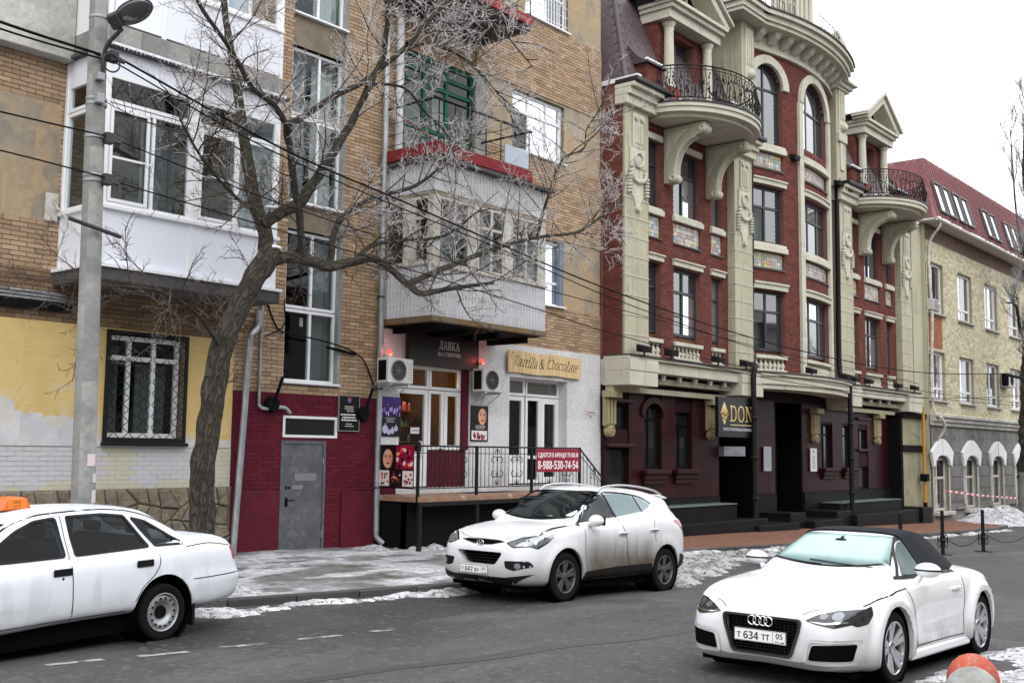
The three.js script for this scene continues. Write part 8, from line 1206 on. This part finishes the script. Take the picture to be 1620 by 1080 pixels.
{ // domed concrete bollards at the lower right
  const dome = (label, x, z, mat, r, h) => { const g = thing('domed_bollard', label, 'bollard', [x, GY(x), z]); new MB().lathe([[r * 1.02, 0], [r * 1.04, 0.02], [r * 1.0, 0.06], [r, 0.16], [r * 0.93, 0.27], [r * 0.76, 0.36], [r * 0.5, 0.43], [r * 0.2, 0.465], [0, 0.47]].map(p => [p[0], p[1] * h]), 0, 0, 0, 36).build('dome', mat, g, null, { local: true }); };
  dome('red painted domed concrete bollard at the bottom right', 10.33, -3.19, mottled([0.48, 0.1, 0.06], [0.42, 0.09, 0.06], 0.7, 6, 0.7, { bumpScale: 0.003 }, [0.36, 0.2, 0.16]), 0.225, 0.74);
  dome('unpainted grey domed concrete bollard in front of the red one', 9.82, -3.04, M.concrete, 0.225, 0.68);
}
// ================================================================ bare frosted trees
function tubesMesh() { return { pos: [], nor: [], idx: [] }; }
function addTube(T, pts, r0, r1, sides) {
  const base = T.pos.length / 3, n = pts.length, t = V(), u = V(), w = V(); let ref = V(0.3, 0.1, 0.9);
  for (let i = 0; i < n; i++) {
    t.copy(pts[Math.min(i + 1, n - 1)]).sub(pts[Math.max(i - 1, 0)]).normalize(); if (Math.abs(t.dot(ref)) > 0.95) ref = V(1, 0, 0); u.copy(ref).addScaledVector(t, -ref.dot(t)).normalize(); w.crossVectors(t, u); const r = mix(r0, r1, i / (n - 1));
    for (let k = 0; k < sides; k++) { const a = k / sides * 6.2832, c = Math.cos(a), s = Math.sin(a), nx = u.x * c + w.x * s, ny = u.y * c + w.y * s, nz = u.z * c + w.z * s; T.pos.push(pts[i].x + nx * r, pts[i].y + ny * r, pts[i].z + nz * r); T.nor.push(nx, ny, nz); }
  }
  for (let i = 0; i < n - 1; i++) for (let k = 0; k < sides; k++) { const a = base + i * sides + k, b = base + i * sides + (k + 1) % sides; T.idx.push(a, b, a + sides, b, b + sides, a + sides); }
}
function meshT(T, name, mat, parent, ud) { const g = new THREE.BufferGeometry(); g.setAttribute('position', new THREE.Float32BufferAttribute(T.pos, 3)); g.setAttribute('normal', new THREE.Float32BufferAttribute(T.nor, 3)); g.setIndex(T.idx); g.setAttribute('uv', new THREE.BufferAttribute(new Float32Array(T.pos.length / 3 * 2), 2)); const o = parent.position; g.translate(-o.x, -o.y, -o.z); return meshOf(name, g, mat, parent, ud); }
const barkR = (u, v) => Math.abs(2 * fbm(u + 0.015 * fbm(u, v, 8, 2, 1), v * 0.22, 30, 3) - 1);
const barkTex = ctex(512, 1, (u, v) => { const r = barkR(u, v), n = fbm(u, v, 5, 4, 1); let c = mix3([0.03, 0.023, 0.017], [0.068, 0.055, 0.042], sst(0.02, 0.35, r)); return mix3(c, [0.04, 0.043, 0.024], 0.5 * sst(0.5, 0.7, n)); });
const barkBump = gtex(512, 1, (u, v) => sst(0, 0.4, barkR(u, v)));
const bark = new THREE.MeshStandardMaterial({ map: barkTex, roughness: 0.95, bumpMap: barkBump, bumpScale: 0.03 });
const twigB = std(0.1, 0.075, 0.06, 0.9), twigF = std(0.5, 0.47, 0.46, 0.9), branchM = std(0.05, 0.04, 0.033, 0.95);
// a limb: tapering swept tube with knots and bark
function limb(parent, name, pts, r0, r1, sides = 12) {
  const c = new THREE.CatmullRomCurve3(pts, false, 'centripetal'), n = Math.max(10, Math.round(c.getLength() * 14)), T = { pos: [], nor: [], idx: [], uv: [] }, fr = c.computeFrenetFrames(n, false);
  let L = 0; for (let i = 0; i <= n; i++) { const p = c.getPointAt(i / n), r = mix(r0, r1, (i / n) ** 0.8); for (let k = 0; k <= sides; k++) { const a = k / sides * 6.2832, kn = 1 + 0.1 * Math.sin(a * 3 + i * 0.21) + 0.07 * Math.sin(a * 5 - i * 0.47 + r0 * 90) + 0.06 * Math.sin(i * 0.9 + a) + 0.22 * (fbm(Math.cos(a) * 0.05 + r0, i * 0.012 + Math.sin(a) * 0.05, 40, 2) - 0.5), d = fr.normals[i].clone().multiplyScalar(Math.cos(a)).addScaledVector(fr.binormals[i], Math.sin(a)); T.pos.push(p.x + d.x * r * kn, p.y + d.y * r * kn, p.z + d.z * r * kn); T.uv.push(k / sides * Math.max(1, Math.round(r * 6.28 / 0.5)) * 0.5, i / 14); } }
  for (let i = 0; i < n; i++) for (let k = 0; k < sides; k++) { const a = i * (sides + 1) + k, b = a + sides + 1; T.idx.push(a, a + 1, b, a + 1, b + 1, b); }
  const g = new THREE.BufferGeometry(); g.setAttribute('position', new THREE.Float32BufferAttribute(T.pos, 3)); g.setAttribute('uv', new THREE.Float32BufferAttribute(T.uv, 2)); g.setIndex(T.idx); g.computeVertexNormals(); const o = parent.position; g.translate(-o.x, -o.y, -o.z); meshOf(name, g, bark, parent); return c;
}
function wander(p, d, L, n, bend, lift) { const pts = [p.clone()], v = d.clone().normalize(); for (let i = 0; i < n; i++) { v.x += rr(-bend, bend); v.y += rr(-bend, bend) + lift; v.z += rr(-bend, bend); v.normalize(); pts.push(pts[i].clone().addScaledVector(v, L / n)); } return pts; }
{
  const tr = thing('tree', 'gnarled bare frosted tree leaning over the pavement behind the taxi', 'tree', [9.6, 0.25, -13.9]);
  const Q = a => a.map(p => V(...p));
  const D = {
    A: [[[9.66, 0.0, -13.9], [9.6, 0.94, -13.9], [9.55, 1.71, -13.88], [9.63, 2.83, -13.86], [9.81, 3.79, -13.84], [10.17, 4.61, -13.82], [10.52, 5.17, -13.8], [10.62, 5.3, -13.8]], 0.178, 0.165],
    B: [[[10.5, 5.1, -13.8], [10.8, 5.22, -13.8], [11.19, 5.23, -13.73], [11.63, 5.17, -13.67], [12.16, 5.33, -13.6], [12.51, 5.43, -13.53], [12.91, 5.26, -13.47], [13.2, 5.06, -13.4], [13.46, 4.92, -13.33], [14.1, 5.07, -13.27], [15.27, 5.32, -13.2]], 0.11, 0.028],
    B2: [[[13.2, 5.06, -13.4], [14.4, 5.55, -13.47], [15.53, 6.01, -13.53], [17.11, 6.53, -13.6], [18.61, 6.9, -13.67], [19.6, 7.44, -13.73], [20.48, 7.93, -13.8]], 0.06, 0.018],
    C: [[[10.5, 5.1, -13.8], [10.51, 5.6, -13.89], [10.43, 5.93, -13.98], [10.37, 6.38, -14.07], [10.33, 6.79, -14.16], [10.28, 7.27, -14.24], [10.19, 8.06, -14.33], [10.09, 8.72, -14.42], [10.01, 9.4, -14.51], [9.96, 10.04, -14.6]], 0.13, 0.04],
    D: [[[10.45, 5.7, -13.85], [10.66, 5.91, -13.71], [10.91, 6.06, -13.62], [11.08, 6.31, -13.53], [11.29, 6.71, -13.44], [11.55, 7.19, -13.35], [11.86, 7.82, -13.26], [12.04, 8.31, -13.17], [12.22, 8.77, -13.08], [12.21, 9.29, -12.99], [12.13, 9.9, -12.9]], 0.1, 0.035],
    E: [[[11.15, 5.2, -13.72], [11.0, 5.82, -13.63], [10.81, 6.35, -13.55], [10.64, 6.92, -13.48], [10.52, 7.22, -13.41], [10.71, 7.38, -13.34], [11.29, 7.86, -13.26], [11.89, 8.27, -13.19], [12.42, 8.77, -13.12], [12.83, 9.2, -13.05], [13.14, 9.62, -12.97], [13.94, 10.53, -12.9]], 0.065, 0.035],
    E2: [[[10.55, 7.15, -13.4], [10.35, 7.2, -13.25], [10.03, 7.38, -13.12], [9.58, 7.5, -13.04], [9.12, 7.92, -12.96], [8.59, 8.29, -12.88], [8.28, 8.54, -12.8]], 0.05, 0.025],
    F: [[[11.7, 5.2, -13.66], [11.89, 5.86, -13.8], [12.31, 6.26, -13.9], [13.07, 6.67, -14.0], [14.03, 7.05, -14.1], [14.63, 7.44, -14.2], [15.4, 8.15, -14.3], [16.2, 8.64, -14.4]], 0.06, 0.018],
    G: [[[12.16, 5.33, -13.6], [12.6, 5.66, -13.7], [13.52, 5.92, -13.8], [14.51, 6.15, -13.9], [15.12, 6.41, -14.0], [15.77, 6.86, -14.1], [16.3, 7.05, -14.2]], 0.045, 0.014],
    H: [[[17.11, 6.53, -13.6], [17.19, 6.97, -13.57], [17.32, 7.33, -13.54], [17.59, 7.98, -13.51], [17.88, 8.35, -13.49], [18.51, 8.69, -13.46], [18.54, 9.08, -13.43], [19.01, 9.62, -13.4]], 0.035, 0.012],
    I: [[[9.7, 3.7, -13.8], [9.18, 4.09, -13.6], [8.55, 4.33, -13.45], [7.96, 4.34, -13.3], [7.42, 4.25, -13.2], [7.08, 3.93, -13.1]], 0.035, 0.01],
    K: [[[12.69, 9.12, -13.0], [13.65, 9.36, -13.07], [14.7, 9.35, -13.25], [15.64, 9.09, -13.43], [16.44, 9.0, -13.6]], 0.035, 0.012],
    K2: [[[11.89, 8.23, -13.15], [12.76, 8.37, -13.1], [13.38, 8.12, -13.2], [13.94, 7.96, -13.3], [14.43, 7.8, -13.4]], 0.03, 0.012],
    N: [[[10.4, 5.86, -13.95], [9.58, 6.05, -13.57], [9.03, 6.39, -13.45], [8.61, 6.74, -13.32], [8.31, 7.1, -13.2]], 0.035, 0.012],
    O: [[[13.94, 10.4, -12.9], [14.8, 10.6, -13.2], [15.9, 10.4, -13.5], [17, 10.1, -13.7]], 0.03, 0.01], R: [[[12.13, 9.8, -12.9], [12.9, 10.3, -13.1], [13.9, 10.1, -13.4], [14.8, 9.9, -13.7]], 0.03, 0.01],
    S: [[[10.0, 9.5, -14.5], [10.6, 9.9, -14.2], [11.5, 9.8, -13.9], [12.4, 10.2, -13.7]], 0.03, 0.012],
  };
  const curves = {}; for (const k of Object.keys(D)) curves[k] = [limb(tr, k === 'A' ? 'trunk' : 'limb', Q(D[k][0]), D[k][1], D[k][2], k === 'A' ? 20 : D[k][1] > 0.08 ? 12 : 8), D[k][1]];
  const br = tubesMesh(), tb = tubesMesh(), tf = tubesMesh(); reseed(2024);
  const grow = (p, d, L, r, lvl, dense) => {
    const n = lvl === 2 ? 8 : lvl === 3 ? 5 : 3, pts = wander(p, d, L, n, lvl === 2 ? 0.16 : 0.22, lvl === 2 ? 0.02 : 0.03);
    if (pts.some(q => q.z < ZL + 0.35 || (q.z < -14.85 && q.y < 8.6 && q.x > 15.2 && q.x < 19.5) || (q.z < -15.0 && q.x < 12))) return;
    const frost = sst(5.6, 7.2, p.y + 0.28 * (p.x - 11)) > rnd() && p.y > 4.9; if (lvl === 2) addTube(br, pts, r, r * 0.4, 5); else addTube(frost ? tf : tb, pts, r, r * 0.5, lvl === 3 ? 4 : 3);
    if (lvl === 4) return; const m = lvl === 2 ? Math.round(L * 10 * dense) : Math.round(L * 12 * dense);
    for (let i = 0; i < m; i++) { const f = 0.12 + 0.88 * (i + rnd()) / m, k = Math.min(n - 1, Math.floor(f * n)), q = pts[k].clone().lerp(pts[k + 1], f * n - k), t = pts[k + 1].clone().sub(pts[k]).normalize(), side = V(rr(-1, 1), rr(-0.8, 1), rr(-1, 1)); side.addScaledVector(t, -side.dot(t)).normalize(); grow(q, t.multiplyScalar(0.75).add(side), lvl === 2 ? rr(0.18, 0.55) * (1.1 - 0.4 * f) : rr(0.05, 0.16), lvl === 2 ? rr(0.0045, 0.0075) : 0.0045, lvl + 1, dense); }
  };
  const dens = { A: 0.15, B: 0.8, B2: 1.3, C: 1.0, D: 0.9, E: 0.85, E2: 1.6, F: 1.2, G: 1.3, H: 1.5, I: 0.9, K: 1.1, K2: 1.2, N: 1.8, O: 1.2, R: 1.1, S: 1.1 };
  for (const k of Object.keys(curves)) { const [c, r0] = curves[k], L = c.getLength(), m = Math.round(L * 4.8 * dens[k]); for (let i = 0; i < m; i++) { const f = k === 'A' ? rr(0.55, 0.98) : 0.06 + 0.94 * (i + rnd()) / m, p = c.getPointAt(f), t = c.getTangentAt(f), side = V(rr(-1, 1), rr(-0.7, 1.1), rr(-1, 1)); side.addScaledVector(t, -side.dot(t)).normalize(); grow(p, t.multiplyScalar(0.6).add(side), rr(0.5, 1.5) * (k === 'A' ? 0.6 : 1), rr(0.008, 0.016), 2, 0.95); } }
  meshT(br, 'branches', branchM, tr, { kind: 'stuff' }); meshT(tb, 'twigs', twigB, tr, { kind: 'stuff' }); meshT(tf, 'frosted_twigs', twigF, tr, { kind: 'stuff' });
  new MB().add(new THREE.SphereGeometry(1, 14, 8).scale(0.14, 0.05, 0.12).translate(10.62, 5.34, -13.78)).build('snow_cap', M.snow, tr); new MB().add(new THREE.SphereGeometry(1, 12, 8).scale(0.1, 0.035, 0.06).translate(10.55, 5.98, -13.8)).build('snow_cap', M.snow, tr);
}
{ // far tree at the right edge with a whitewashed foot
  const tr = thing('tree', 'dark far tree with whitewashed foot beside the snow heap', 'tree', [51.6, -0.85, -13.5]), Q = a => a.map(p => V(...p));
  limb(tr, 'trunk', Q([[51.6, 1.2, -13.5], [51.9, 4, -13.5], [52.4, 7, -13.5], [53, 11, -13.4], [53.6, 16, -13.4], [54, 20, -13.4]]), 0.48, 0.14, 16);
  new MB().lathe([[0.62, -0.3], [0.56, 0.2], [0.52, 1.0], [0.5, 2.3], [0.44, 2.3]], 51.6, -0.8, -13.5, 20).build('whitewash', mottled([0.26, 0.245, 0.23], [0.2, 0.19, 0.17], 1, 6, 0.95), tr);
  const L = [limb(tr, 'limb', Q([[53, 10.8, -13.5], [51.6, 11.0, -13.3], [50.8, 11.5, -13.2], [51.2, 12.6, -13]]), 0.13, 0.04, 8), limb(tr, 'limb', Q([[52.5, 7.2, -13.5], [50.6, 7.8, -13.4], [49.2, 8.7, -13.2], [47, 8.6, -13]]), 0.12, 0.03, 8), limb(tr, 'limb', Q([[53.3, 13, -13.4], [52, 14.6, -13.4], [51.4, 16.4, -13.2], [51.2, 18.5, -13]]), 0.1, 0.03, 8), limb(tr, 'limb', Q([[53.2, 9.8, -13.4], [51.6, 12.5, -13.6], [51, 15, -13.6], [50.8, 17, -13.6]]), 0.08, 0.02, 8), limb(tr, 'limb', Q([[52.4, 7, -13.5], [51, 6.2, -13.2], [49.2, 6.6, -12.8], [48, 6.2, -12.6]]), 0.07, 0.02, 8)];
  const br = tubesMesh(), tf = tubesMesh(); reseed(88);
  const grow = (p, d, len, r, lvl) => { const n = 4, pts = wander(p, d, len, n, 0.2, 0.08); addTube(lvl === 2 ? br : tf, pts, r, r * 0.5, 4); if (lvl > 3) return; for (let i = 0; i < (lvl === 2 ? 9 : 5); i++) { const k = 1 + Math.floor(rnd() * 3), t = pts[k].clone().sub(pts[k - 1]).normalize(); grow(pts[k], t.add(V(rr(-0.9, 0.9), rr(-0.2, 1), rr(-0.9, 0.9))), len * rr(0.35, 0.6), r * 0.55, lvl + 1); } };
  for (const c of L) for (let i = 0; i < 10; i++) { const f = rr(0.15, 1), t = c.getTangentAt(f); grow(c.getPointAt(f), t.multiplyScalar(0.5).add(V(rr(-0.9, 0.9), rr(0, 1), rr(-0.6, 0.6))), rr(0.8, 1.6), 0.016, 2); }
  meshT(br, 'branches', std(0.1, 0.09, 0.085, 0.95), tr, { kind: 'stuff' }); meshT(tf, 'frosted_twigs', std(0.3, 0.29, 0.3, 0.9), tr, { kind: 'stuff' }); tr.position.x += 0.9;
  const g = thing('bracket_arm', 'black steel bracket arm projecting from the far tree trunk', 'bracket', [51.6, 5.6, -13.4]); new MB().rbox(47.6, 52.0, 5.5, 5.62, -13.1, -13.0, 0.01).bar(V(47.9, 5.5, -13.05), V(47.9, 5.15, -13.05), 0.05).build('arm', M.black, g);
}
renderer.render(scene, camera);
